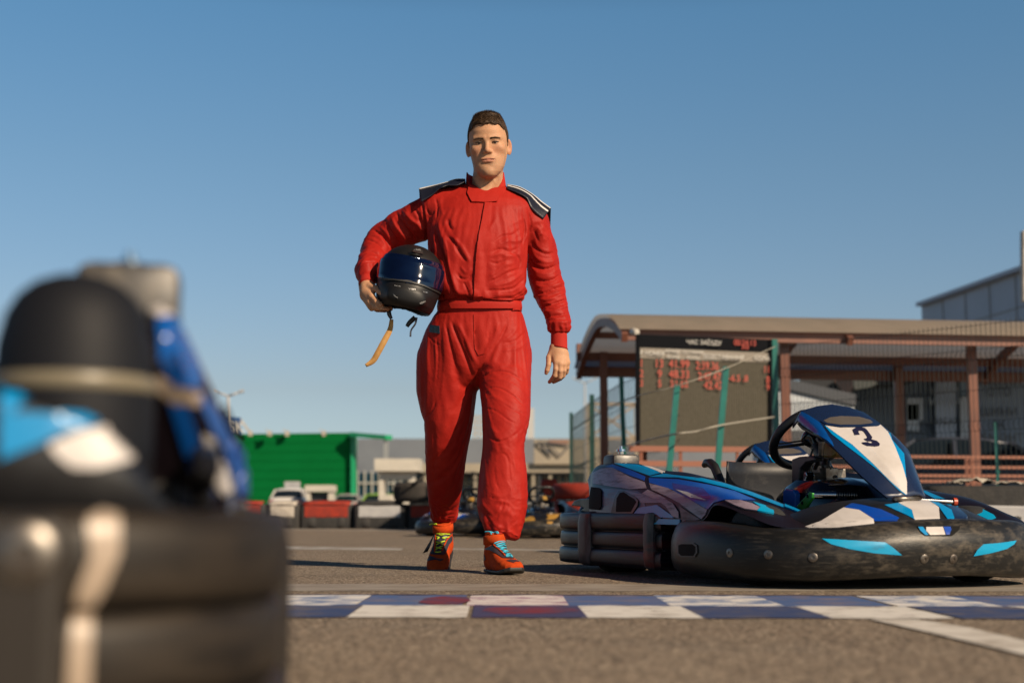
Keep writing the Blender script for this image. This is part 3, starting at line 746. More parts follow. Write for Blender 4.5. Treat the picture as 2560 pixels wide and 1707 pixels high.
m = MB(); m.prism([P(x_, y_, 21) - SB_ for x_, y_ in ((1925, 1283), (2135, 1283), (2135, 1014), (1975, 976), (1925, 966))], (0, 1.5, 0)); m.build('wall', M_whs, shed)
m = MB(); m.prism([P(x_, y_, 20.95) - SB_ for x_, y_ in ((1920, 965), (1975, 974), (2140, 1013), (2140, 985), (1975, 948), (1920, 945))], (0, 1.7, 0)); m.build('roof', M_dgw, shed)
m = MB()
for k in range(20): x_ = 1930 + k * 10.3; m.bar(P(x_, 1283, 20.98) - SB_, P(x_, 1000, 20.98) - SB_, .01)
m.build('wall_ribs', M_whs, shed)
m = MB(); m.prism([P(x_, y_, 20.9) - SB_ for x_, y_ in ((1925, 1283), (2135, 1283), (2135, 1080), (1925, 1075))], (0, .04, 0)); m.build('lower_panel', M_dgw, shed)
m = MB(); m.prism([Vector((X(2090, 24), 24.3, 2.80)) - WB, Vector((X(2900, 24), 24.3, 2.80)) - WB, Vector((X(2900, 24), 21.6, 2.80)) - WB, Vector((X(2150, 24), 21.6, 2.80)) - WB], (0, 0, .12)); m.build('projecting_roof', M_dgw, wk)
# parked car in the shade behind the railing
def car(px, d, m_, label, rz=R(90), s=1.0, lights=True, roofh=1.47):
    """saloon, origin on the ground; local X forward"""
    o = empty('parked_car', (X(px, d), d, 0), rz); o.scale = (s, s, s); tag(o, label, 'car', 'cars parked beyond the track')
    L_ = [(-2.15, .55, .72, .66), (-2.2, .35, .80, .80), (-2.05, .30, .86, .95), (-1.55, .28, .88, 1.02), (-.9, .28, .89, 1.0), (.6, .28, .89, .98), (1.3, .28, .87, .92), (1.95, .30, .80, .78), (2.15, .36, .70, .6)]
    g = []
    for x, zb, w, zt in L_: g.append([(x, -w * .92, zb), (x, -w, zb + .15), (x, -w, zt - .15), (x, -w * .9, zt - .02), (x, -w * .5, zt + .01), (x, 0, zt + .015), (x, w * .5, zt + .01), (x, w * .9, zt - .02), (x, w, zt - .15), (x, w, zb + .15), (x, w * .92, zb)])
    m = MB(); m.grid(g); m.poly(g[0]); m.poly(g[-1]); m.build('body', m_, o, smooth=True, angle=50)
    g = []
    for x, w, z in ((-1.75, .80, .95), (-1.2, .66, 1.36), (-.8, .62, roofh - .03), (-.2, .61, roofh), (.3, .62, roofh - .04), (1.05, .78, .95)): g.append([(x, -w, z - .03), (x, -w * .9, z), (x, 0, z + .02), (x, w * .9, z), (x, w, z - .03)])
    full = [[(x, -w - .12 * (z > 1.0), .93)] + r_ + [(x, w + .12 * (z > 1.0), .93)] for r_, (x, w, z) in zip(g, ((-1.75, .80, .95), (-1.2, .66, 1.36), (-.8, .62, 1.4), (-.2, .61, 1.4), (.3, .62, 1.4), (1.05, .78, .95)))]
    m = MB(); m.grid(full); m.build('cabin', M_cglass, o, smooth=True, angle=30)
    m = MB(); m.grid([[(x, y, z + .012) for x, y, z in r_] for r_ in g[1:5]]); rfo = m.build('roof', m_, o, smooth=True); md = rfo.modifiers.new('t', 'SOLIDIFY'); md.thickness = .03
    for sx in (-1, 1):
        m = MB(); m.bar((-1.72, sx * .78, .96), (-1.18, sx * .66, 1.38), .06); m.bar((.32, sx * .64, roofh - .04), (1.03, sx * .78, .95), .05); m.bar((-.3, sx * .80, .95), (-.3, sx * .66, roofh - .06), .06); m.build('pillar', m_, o)
        for x in (-1.35, 1.35):
            w = MB(); w.lathe([(.12, -.1), (.3, -.11), (.32, -.06), (.32, .06), (.3, .11), (.12, .1)], (x, sx * .78, .32), (0, 1, 0), 20); w.build('wheel', M_rub, o, smooth=True)
        if lights:
            l = MB(); l.box((-2.16, sx * .66, .78), (.10, .30, .14)); l.build('tail_light', M_tail, o, bevel=.02)
    m = MB(); m.box((-2.2, 0, .62), (.04, .5, .12)); m.build('number_plate', M_lab, o)
    return o
M_cglass = mat('car_glass', (.012, .02, .03), rough=.1); M_tail = mat('tail_light', (.45, .01, .01), rough=.3)
M_cwh = mat('white_car_paint', (.80, .78, .76), rough=.3, coat=.4); M_csil = mat('silver_car_paint', (.42, .41, .40), rough=.35, coat=.4); M_clim = mat('lime_car_paint', (.30, .55, .04), rough=.35, coat=.3)
car(2325, 21.9, mat('dark_car_paint', (.05, .06, .09), rough=.3), 'dark blue-grey car parked in the shade behind the railing', rz=R(170), s=.92)
car(733, 73, M_cwh, 'white saloon seen from behind beyond the left barriers')
car(875, 95, M_csil, 'silver-white car beyond the barriers in front of the green building')
car(955, 92, M_clim, 'lime green car behind the white kiosk', rz=R(80), lights=False)
car(1120 - 62, 80, M_cwh, 'pale car mostly hidden behind the big black tyre', rz=R(80))

# ---------------------------------------------------------------- far side of the car park
M_kio = mat('cream_kiosk', (.66, .62, .54), rough=.6, c2=(.56, .53, .46), scale=2)
M_open = mat('dark_opening', (.02, .025, .03), rough=.5)
kio = empty('kiosk', (X(990, 58), 58, 0)); tag(kio, 'cream drive-up kiosk with a heavy flat roof slab and an open front', 'kiosk'); KB = kio.location.copy()
rect(kio, 'roof_slab', 936, 1146, 1049, 1177, 57.5, M_kio, 2.0, B=KB)
rect(kio, 'lintel', 948, 1177, 1034, 1198, 57.9, M_kio, 1.4, B=KB)
rect(kio, 'wall', 947, 1198, 960, 1281, 57.9, M_kio, 1.4, B=KB); rect(kio, 'wall', 1021, 1198, 1034, 1281, 57.9, M_kio, 1.4, B=KB)
rect(kio, 'counter', 947, 1236, 1034, 1282, 57.85, M_kio, 1.3, B=KB)
box_t = empty('ticket_booth', (X(797, 70), 70, 0)); tag(box_t, 'small cream booth with a dark window beside the white saloon', 'booth'); TB = box_t.location.copy()
rect(box_t, 'roof', 762, 1212, 832, 1228, 70, M_kio, 1.6, B=TB); rect(box_t, 'wall', 766, 1228, 776, 1281, 70.1, M_kio, 1.4, B=TB); rect(box_t, 'wall', 820, 1228, 829, 1281, 70.1, M_kio, 1.4, B=TB)
rect(box_t, 'window', 776, 1230, 820, 1262, 70.4, M_open, .1, B=TB); rect(box_t, 'lower_wall', 776, 1260, 820, 1281, 70.2, M_kio, 1.2, B=TB)
sg = empty('sign_box', (X(730, 76), 76, 0)); tag(sg, 'pale grey box sign standing just above the roof of the white saloon', 'sign'); GB = sg.location.copy()
rect(sg, 'sign_face', 711, 1203, 749, 1221, 76, M_greyp, .3, B=GB); rect(sg, 'pole', 728, 1221, 732, 1282, 76.1, M_greyp, .1, B=GB)
# green building
M_grn = mat('green_cladding', (.002, .185, .042), rough=.7, c2=(.002, .165, .036), scale=.4, spec=.05); M_grnb = mat('bright_green_frame', (.01, .36, .15), rough=.4)
gr = empty('green_store', (X(720, 95), 95, 0)); tag(gr, 'big windowless green store building with a bright green corner frame', 'building'); GRB = gr.location.copy()
m = MB(); a, b = P(520, 1282, 97), P(884, 1282, 95); a.z = b.z = 0; zt = P(884, 1081, 95).z
m.prism([a - GRB, b - GRB, b + Vector((-9, 26, 0)) - GRB, a + Vector((-6, 26, 0)) - GRB], (0, 0, zt)); m.build('wall', M_grn, gr)
m = MB()
for k in range(1, 9): z = zt * k / 9; m.bar(Vector((a.x, a.y - .03, z)) - GRB, Vector((b.x, b.y - .03, z)) - GRB, .012)
m.build('cladding_joint', mat('dark_green_joint', (.002, .15, .034), rough=.7, spec=.05), gr)
rect(gr, 'corner_frame', 877, 1080, 889, 1283, 94.7, M_grnb, 1.0, B=GRB)
m = MB(); m.bar(P(882, 1086, 94.6) - GRB, P(972, 1093, 93.2) - GRB, .8, .30); m.build('canopy_beam', M_grnb, gr)
for x_ in (962, 968): m = MB(); m.bar(P(x_, 1283, 93.4) - GRB, P(x_, 1096, 93.4) - GRB, .10); m.build('column', M_roofu, gr)
for x_ in (626, 674, 718, 810): m = MB(); q = P(x_, 1083, 95.5) - GRB; m.box(q, (.25, .25, .35)); m.bar(q, q + Vector((-.3, 0, .3)), .06); m.build('roof_light', M_cream, gr)
m = MB(); m.bar(P(600, 1046, 96) - GRB, P(626, 1082, 96) - GRB, .12); m.build('roof_stay', M_cream, gr)
# roadside name board
sb_ = empty('roadside_sign', (X(572, 88), 88, 0)); tag(sb_, 'blue and white name board on top of the green store reading TYSK', 'sign'); NB = sb_.location.copy()
rect(sb_, 'sign_face', 530, 1043, 600, 1086, 88, mat('sign_blue', (.03, .10, .28), rough=.4), .3, B=NB); rect(sb_, 'white_field', 532, 1054, 598, 1084, 87.95, mat('sign_grey', (.10, .14, .22), rough=.4), .04, B=NB)
me = letters('TYSK', .98, 'lettering'); o = link('lettering', me, M_lab, sb_); o.location = P(565, 1069, 87.9) - NB; o.rotation_euler = (R(90), 0, 0)
m = MB(); m.bar(P(560, 1086, 88.2) - NB, Vector((X(560, 88.2), 88.2, 0)) - NB, .25); m.build('post', M_greyp, sb_)
# long hangar across the back
M_hang = mat('grey_hangar_cladding', (.20, .225, .26), rough=.55, c2=(.17, .19, .225), scale=.3); M_beige = mat('beige_render', (.42, .36, .27), rough=.7, c2=(.36, .31, .24), scale=.5)
M_winf = mat('window_frame', (.5, .5, .46), rough=.5)
hg = empty('long_hangar', (X(1150, 125), 125, 0)); tag(hg, 'long low grey building with a band of windows across the background', 'building'); HG = hg.location.copy()
rect(hg, 'wall', 868, 1096, 2100, 1283, 125, M_hang, 30, B=HG)
rect(hg, 'fascia', 1040, 1158, 1500, 1180, 118, M_beige, 7, B=HG); rect(hg, 'soffit', 1040, 1180, 1500, 1184, 118.2, M_dgw, 6.5, B=HG)
rect(hg, 'sign_wall', 1335, 1098, 1500, 1160, 117.5, M_beige, 2, B=HG)
rect(hg, 'glazing', 890, 1182, 1500, 1270, 124.7, M_glassd, .1, B=HG)
for k in range(34):
    x_ = 892 + k * 18; rect(hg, 'mullion', x_, 1176 if x_ < 1040 else 1186, x_ + 4, 1272, 124.5, M_winf, .1, B=HG)
rect(hg, 'transom', 890, 1205, 1500, 1209, 124.45, M_winf, .1, B=HG); rect(hg, 'sill_wall', 890, 1240, 1500, 1283, 124.3, M_wallb, .2, B=HG)
for x_ in (1060, 1096, 1185, 1330, 1345, 1372): rect(hg, 'column', x_, 1182, x_ + 7, 1283, 118.3, M_beige if x_ != 1345 else M_open, .6, B=HG)
for (p0, p1) in (((1340, 1105), (1380, 1140)), ((1345, 1103), (1420, 1112)), ((1375, 1112), (1400, 1140)), ((1400, 1140), (1425, 1112)), ((1360, 1108), (1375, 1135))):
    m = MB(); m.bar(P(*p0, 117.3) - HG, P(*p1, 117.3) - HG, .10); m.build('truss_bar', M_dgw, hg)
rect(hg, 'orange_panel', 1372, 1099, 1422, 1109, 117.35, M_terr, .05, B=HG)
# pale pillar, far pylons and lamps
M_pale = mat('pale_concrete', (.55, .54, .52), rough=.7)
for x0, x1, y0, d, lab in ((1318, 1335, 1020, 150, 'pale chimney block rising over the hangar roof beside the man\'s knee'),):
    o = empty('chimney', (X((x0 + x1) / 2, d), d, 0)); tag(o, lab, 'chimney'); B = o.location.copy(); rect(o, 'shaft', x0, y0, x1, 1283, d, M_pale, 1.0, B=B)
def lattice(x0, x1, y0, y1, d, lab, name, cat, nbar=4, w=.12):
    o = empty(name, (X((x0 + x1) / 2, d), d, 0)); tag(o, lab, cat); B = o.location.copy()
    m = MB(); zb = 0
    for x_ in (x0, x1): m.bar(Vector((X(x_, d), d, 0)) - B, P(x_, y0, d) - B, w)
    for k in range(nbar):
        ya = y0 + (y1 - y0) * k / nbar; yb = y0 + (y1 - y0) * (k + 1) / nbar
        m.bar(P(x0, ya, d) - B, P(x1, ya, d) - B, w); m.bar(P(x0, ya, d) - B, P(x1, yb, d) - B, w * .7); m.bar(P(x1, ya, d) - B, P(x0, yb, d) - B, w * .7)
    m.build('steel_frame', M_steelp, o)
M_steelp = mat('ochre_steel', (.50, .40, .28), rough=.6)
lattice(1184, 1206, 1040, 1098, 160, 'pale lattice mast showing between the man\'s thighs', 'lattice_mast', 'mast')
lattice(1470, 1590, 1010, 1180, 60, 'ochre steel frame seen through the fence left of the timing board', 'steel_gantry', 'frame', 2, .13)
def lamp(px, y0, d, lab, arm=38):
    o = empty('street_lamp', (X(px, d), d, 0)); tag(o, lab, 'street lamp', 'double-armed street lamps'); B = o.location.copy()
    m = MB(); m.tube([Vector((0, 0, 0)), P(px, y0, d) - B], [.11, .06], 8); m.build('pole', M_greyp, o, smooth=True)
    for s_ in (-1, 1):
        m = MB(); e = P(px + s_ * arm * .75, y0 - 10, d) - B; m.tube([P(px, y0, d) - B, e], .05, 6); ao = m.build('arm', M_greyp, o, smooth=True)
        m = MB(); m.bar(e, P(px + s_ * arm, y0 - 14, d) - B, .22, .10); m.build('lamp_head', M_greyp, ao)
lamp(571, 990, 62, 'tall double-armed street lamp left of the green store')
lamp(1462, 958, 110, 'distant double-armed street lamp beside the canopy', 30)
o = empty('sign_mast', (X(2572, 30), 30, 0)); tag(o, 'pale cream mast cut off by the right edge of the picture', 'mast'); B = o.location.copy()
m = MB(); m.bar(P(2569, 755, 30) - B, P(2569, 578, 30) - B, .27, .2); m.build('panel', M_cream, o, bevel=.03); m = MB(); m.bar(Vector((0, 0, 0)), P(2572, 700, 30) - B, .10); m.build('pole', M_roofu, o)
# scaffold-like wire strung from the canopy corner
# ================================================================== GO-KARTS
TH = R(70); KO = Vector((.987, 5.127, 0))
def kart_mat(o=KO, rz=-TH, s=1.0): return Matrix.Translation(o) @ Matrix.Rotation(rz, 4, 'Z') @ Matrix.Scale(s, 4)
KM = kart_mat(); KI = KM.inverted()
def K(px, py, Y=None, X=None, Z=None):
    """kart-space point under a pixel, on the plane Y=, X= or Z= of the kart"""
    o = KI @ CAMLOC; d = KI.to_3x3() @ ray(px, py)
    t = (Y - o.y) / d.y if Y is not None else (X - o.x) / d.x if X is not None else (Z - o.z) / d.z
    return o + d * t
def worn(name, c, c2, rough=.38, amt=(.48, .66), st=(1.2, 1.2, 9), scale=7, bump=.15, c3=None, spec=.5):
    """coloured plastic with scuffs drawn out along the body"""
    m = mat(name, c, rough=rough, c2=c2, scale=scale, stretch=st, lo=amt[0], hi=amt[1], detail=8, bump=bump, bscale=30, bdist=.002, rough2=rough + .2, spec=spec)
    if c3:
        nt = m.node_tree; b = nt.nodes['Principled BSDF']; l = b.inputs['Base Color'].links[0].from_socket
        nz = nt.nodes.new('ShaderNodeTexNoise'); nz.inputs['Scale'].default_value = 2.2; nz.inputs['Detail'].default_value = 6
        mp = nt.nodes.new('ShaderNodeMapping'); mp.inputs['Scale'].default_value = (2, 2, 7); tc = nt.nodes.new('ShaderNodeTexCoord')
        mp.inputs['Location'].default_value = (3.1, 1.7, .4)
        nt.links.new(tc.outputs['Object'], mp.inputs[0]); nt.links.new(mp.outputs[0], nz.inputs['Vector'])
        rp = nt.nodes.new('ShaderNodeMapRange'); rp.inputs['From Min'].default_value = .56; rp.inputs['From Max'].default_value = .68; nt.links.new(nz.outputs['Fac'], rp.inputs['Value'])
        mx = nt.nodes.new('ShaderNodeMix'); mx.data_type = 'RGBA'; mx.inputs['B'].default_value = (*c3, 1)
        nt.links.new(rp.outputs[0], mx.inputs['Factor']); nt.links.new(l, mx.inputs['A']); nt.links.new(mx.outputs['Result'], b.inputs['Base Color'])
    return m
M_bump = worn('scuffed_black_bumper', (.014, .014, .014), (.085, .075, .062), .36, (.54, .84), st=(3, 3, 26), scale=5.5, bump=.25, spec=.3)
M_bumpr = worn('rubbed_black_bumper', (.006, .007, .010), (.040, .046, .065), .34, (.50, .80), st=(2, 2, 30), scale=5, bump=.3, c3=(.05, .008, .008), spec=.25)
M_bar = worn('worn_bumper_bar', (.03, .03, .034), (.13, .12, .12), .45, (.40, .7), st=(6, 6, 2), c3=(.14, .02, .015))
M_kb = mat('black_plastic', (.012, .012, .014), rough=.3, rough2=.45, scale=12)
M_kbm = mat('dark_plum_plastic', (.010, .006, .009), rough=.36, spec=.35)
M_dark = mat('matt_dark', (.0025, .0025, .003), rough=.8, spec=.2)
M_gloss = mat('gloss_black_plastic', (.008, .009, .014), rough=.12, coat=.4)
M_cyan = worn('cyan_graphic', (.0, .27, .62), (.02, .13, .30), .3, (.62, .75), st=(1, 1, 3), scale=14)
M_cyanb = worn('light_cyan_graphic', (.0, .36, .66), (.02, .2, .36), .35, (.60, .8), st=(1, 1, 3), scale=14)
M_blue = worn('deep_blue_graphic', (.004, .065, .42), (.002, .03, .2), .3, (.6, .8), st=(1, 1, 2), scale=10)
M_viol = worn('violet_graphic', (.045, .03, .26), (.02, .015, .12), .3, (.5, .8), scale=8)
M_lav = worn('scuffed_pale_graphic', (.30, .235, .30), (.05, .04, .055), .35, (.50, .72), st=(1, 1.5, 8), scale=12, bump=.3)
M_grey = worn('scuffed_blue_grey_graphic', (.055, .10, .19), (.20, .16, .20), .35, (.45, .72), st=(1, 1.5, 7), scale=11, bump=.3)
M_mar = worn('maroon_graphic', (.11, .010, .012), (.03, .005, .006), .35)
M_wht = mat('white_graphic', (.66, .62, .60), rough=.35, c2=(.54, .50, .47), scale=9, lo=.5, hi=.8)
M_navp = mat('navy_gloss', (.010, .022, .065), rough=.22, coat=.3, rough2=.35, scale=6)
M_sidb = mat('royal_blue_plastic', (.004, .10, .42), rough=.28, coat=.2)
M_win = mat('dusty_clear_panel', (.115, .10, .085), rough=.3)
M_chr = mat('polished_steel', (.75, .72, .70), rough=.12, metal=1.0)
M_stl = mat('dull_steel', (.32, .30, .27), rough=.4, metal=.9, c2=(.15, .12, .10), scale=40)
M_green = mat('green_anodised', (.03, .28, .04), rough=.3, metal=.4)
M_amber = mat('amber_reservoir', (.50, .30, .07), rough=.35, c2=(.38, .20, .04), scale=30)
M_tyre = mat('tyre_rubber', (.018, .018, .018), rough=.75, bump=.4, bscale=120, bdist=.002)
M_seat = mat('seat_shell', (.018, .020, .026), spec=.25, rough=.45, c2=(.05, .05, .052), scale=25, lo=.55, hi=.8, bump=.25, bscale=80, bdist=.001, rough2=.55)
M_orng = mat('red_orange_cap', (.5, .06, .02), rough=.4)
M_leath = mat('black_leather_grip', (.012, .012, .014), rough=.42, bump=.3, bscale=150, bdist=.001)

def absorb(target, decals):
    """make stickers part of the mesh they lie on"""
    me = target.data; bm = bmesh.new(); bm.from_mesh(me)
    for d in decals:
        if d is None: continue
        n = len(bm.faces); bm.from_mesh(d.data); bm.faces.ensure_lookup_table()
        m = d.data.materials[0]; i = list(me.materials).index(m) if m in list(me.materials) else None
        if i is None: me.materials.append(m); i = len(me.materials) - 1
        for f in bm.faces[n:]: f.material_index = i
        dm = d.data; bpy.data.objects.remove(d); bpy.data.meshes.remove(dm)
    bm.to_mesh(me); bm.free()

nt = M_bump.node_tree; b = nt.nodes['Principled BSDF']; l = b.inputs['Base Color'].links[0].from_socket
tc = nt.nodes.new('ShaderNodeTexCoord'); sx = nt.nodes.new('ShaderNodeSeparateXYZ'); nt.links.new(tc.outputs['Object'], sx.inputs[0])
mr = nt.nodes.new('ShaderNodeMapRange'); mr.inputs['From Min'].default_value = .74; mr.inputs['From Max'].default_value = .90; nt.links.new(sx.outputs['X'], mr.inputs['Value'])
nz = nt.nodes.new('ShaderNodeTexNoise'); nz.inputs['Scale'].default_value = 16; nz.inputs['Detail'].default_value = 9; nz.inputs['Roughness'].default_value = .7
mp = nt.nodes.new('ShaderNodeMapping'); mp.inputs['Scale'].default_value = (1, 1, 2.2); nt.links.new(tc.outputs['Object'], mp.inputs[0]); nt.links.new(mp.outputs[0], nz.inputs['Vector'])
m2 = nt.nodes.new('ShaderNodeMapRange'); m2.inputs['From Min'].default_value = .46; m2.inputs['From Max'].default_value = .74; nt.links.new(nz.outputs['Fac'], m2.inputs['Value'])
mu = nt.nodes.new('ShaderNodeMath'); mu.operation = 'MULTIPLY'; nt.links.new(mr.outputs[0], mu.inputs[0]); nt.links.new(m2.outputs[0], mu.inputs[1])
mx = nt.nodes.new('ShaderNodeMix'); mx.data_type = 'RGBA'; mx.inputs['B'].default_value = (.10, .084, .064, 1)
nt.links.new(mu.outputs[0], mx.inputs['Factor']); nt.links.new(l, mx.inputs['A']); nt.links.new(mx.outputs['Result'], b.inputs['Base Color'])
kart = empty('go_kart', KO, -TH)
bpy.context.view_layer.update()
def ksweep(path, prof_fn, n_end=0):
    """sweep a profile (n outwards, z) along a plan path; prof_fn(s) gives the profile at 0..1"""
    N = len(path); rows = []
    for i, (x, y) in enumerate(path):
        a = path[max(i - 1, 0)]; b = path[min(i + 1, N - 1)]
        t = Vector((b[0] - a[0], b[1] - a[1])).normalized(); nrm = Vector((t.y, -t.x))     # path runs right side -> front -> left side
        rows.append([Vector((x + nrm.x * n, y + nrm.y * n, z)) for n, z in prof_fn(i / (N - 1))])
    return rows
# --- front bumper
half = [(.125, -.50), (.15, -.535), (.26, -.575), (.40, -.585), (.54, -.572), (.66, -.535), (.76, -.465), (.835, -.36), (.885, -.22), (.905, -.08)]
fp = cr(half + [(x, -y) for x, y in reversed(half)], 7)
sx_ = np.linspace(0, 1, len(fp))
zt_ = np.interp(sx_, [0, .03, .08, .18, .28, .38, .46, .5, .54, .62, .72, .82, .92, .97, 1], [.165, .192, .202, .198, .180, .182, .203, .208, .208, .203, .182, .180, .198, .192, .165])
zb_ = np.interp(sx_, [0, .04, .15, .35, .46, .54, .65, .85, .96, 1], [.055, .026, .020, .022, .036, .036, .022, .020, .026, .055])
def fprof(s):
    i = int(round(s * (len(fp) - 1))); zt, zb = zt_[i], zb_[i]; h = zt - zb
    e = min(1, min(s, 1 - s) / .025) ** .5; k = .35 + .65 * e
    nose = math.exp(-((s - .5) / .16) ** 2)
    P_ = [(-.16, .01), (-.09, 0.0), (-.045, .005), (-.018, .045), (-.004, .13), (.003, .28), (.004 + .006 * nose, .45), (.003 + .008 * nose, .62), (-.002 + .006 * nose, .74), (-.010, .86), (-.022, .95), (-.045, 1.0), (-.09, 1.0), (-.16, .97)]
    return [(n * k - (1 - k) * .02, zb + h * (.5 + (q - .5) * k)) for n, q in P_]
fb_rows = ksweep([tuple(p) for p in fp], fprof)
m = MB(); m.grid(fb_rows); m.poly(fb_rows[0]); m.poly(fb_rows[-1])
fbump = m.build('front_bumper', M_bump, kart, smooth=True, angle=60)
# --- rear bumper, three rolls high, wrapping both rear corners
halfr = [(.03, -.505), (-.12, -.515), (-.30, -.52), (-.48, -.52), (-.66, -.52), (-.82, -.515), (-.93, -.49), (-1.0, -.43), (-1.035, -.33), (-1.05, -.16)]
rp_ = cr([(x, -y) for x, y in halfr] + [(x, y) for x, y in reversed(halfr)], 6)
def rprof(s):
    out = [(-.10, .035), (-.05, .028)]
    for z0, z1, b in ((.030, .095, .017), (.097, .158, .011), (.160, .226, .015)):
        for k in range(7):
            a = -math.pi / 2 + math.pi * k / 6
            out.append((-.004 + (.004 + b) * max(0.0, math.cos(a)) ** .38, (z0 + z1) / 2 + (z1 - z0) / 2 * math.sin(a)))
    return out + [(-.05, .227), (-.10, .222)]
rr_ = ksweep([tuple(p) for p in rp_], rprof)
m = MB(); m.grid(rr_); m.poly(rr_[0]); m.poly(rr_[-1])
rbump = m.build('rear_bumper', M_bumpr, kart, smooth=True, angle=60)
for s in (-1, 1):
    for (x0, x1, yy) in ((-.655, -.545, .527), (-.075, -.015, .520)):
        b = MB(); pr = [(-.06, .030), (-.0, .026), (.018, .040), (.022, .075), (.0225, .13), (.022, .19), (.014, .222), (-.02, .232), (-.07, .228)]
        g = []
        for t in (0, .12, .3, .7, .88, 1):
            x = x0 + (x1 - x0) * t; sh = -.016 if t in (0, 1) else (-.003 if t in (.12, .88) else 0)
            g.append([Vector((x, s * (yy + n + sh), z)) for n, z in pr])
        b.grid(g); b.poly(g[0]); b.poly(g[-1]); b.build('bumper_bar', M_bar, rbump, smooth=True, angle=50)
# rear centre plate joining the bars
for yy in (-.33, .33):
    b = MB(); b.box((-1.045, yy, .128), (.045, .07, .19)); b.build('bumper_bar', M_bar, rbump, bevel=.012)
# --- side pods
COLS = [((1480, 1180, -.42), (1477, 1187, -.43), (1474, 1240, -.475), (1474, 1288, -.49)),
        ((1500, 1164, -.415), (1488, 1172, -.435), (1484, 1238, -.492), (1486, 1292, -.507)),
        ((1540, 1157, -.405), (1535, 1164, -.435), (1535, 1238, -.502), (1530, 1303, -.517)),
        ((1596, 1159, -.40), (1590, 1176, -.43), (1598, 1240, -.502), (1600, 1308, -.517)),
        ((1660, 1175, -.385), (1650, 1190, -.42), (1662, 1248, -.497), (1660, 1311, -.517)),
        ((1712, 1180, -.37), (1705, 1194, -.405), (1712, 1244, -.49), (1712, 1311, -.512)),
        ((1758, 1190, -.35), (1756, 1207, -.40), (1764, 1238, -.478), (1761, 1298, -.50)),
        ((1813, 1206, -.325), (1815, 1224, -.38), (1815, 1238, -.46), (1790, 1262, -.505)),
        ((1880, 1228, -.29), (1884, 1248, -.36), (1880, 1261, -.44), (1868, 1288, -.495)),
        ((1960, 1259, -.24), (1950, 1276, -.33), (1942, 1290, -.405), (1928, 1312, -.47)),
        ((2050, 1300, -.22), (2030, 1304, -.28), (2015, 1311, -.34), (2000, 1324, -.40))]
rows4 = [[K(px, py, Y=y) for px, py, y in c] for c in COLS]
lng = [cr([tuple(r_[k]) for r_ in rows4], 5) for k in range(4)]          # smooth lengthways
pod_rows = []
for i in range(len(lng[0])):
    a, r_, mm, b = (Vector(lng[k][i]) for k in range(4))
    inn = a + Vector((0, .03, -.03))
    sec = [tuple(inn), tuple(a), tuple(a.lerp(r_, .6) + Vector((0, -.0, .004)))] + [tuple(p) for p in cr([tuple(r_), tuple(mm), tuple(b)], 5)] + [tuple(b + Vector((0, .03, -.012))), tuple(b + Vector((0, .12, -.01)))]
    pod_rows.append([Vector(p) for p in sec])
cap0 = [Vector((p.x - .010, p.y + (-.45 - p.y) * .10, p.z + (.30 - p.z) * .08)) for p in pod_rows[0]]
cap1 = [Vector((p.x - .014, p.y + (-.45 - p.y) * .35, p.z + (.30 - p.z) * .30)) for p in pod_rows[0]]
allr = [cap1, cap0] + pod_rows
def mirror(rows): return [[Vector((p.x, -p.y, p.z)) for p in r_] for r_ in rows]
pods = []
for s in (1, -1):
    m = MB(); rr = allr if s == 1 else mirror(allr)
    m.grid(rr); m.poly(rr[0]); m.poly(rr[-1])
    pods.append(m.build('side_pod', M_kbm, kart, smooth=True, angle=48))
podR, podL = pods
pbv = bvh_of([podR])
def q4(*p): return [(1360 + a * .3061, 980 + b * .3061) for a, b in p]
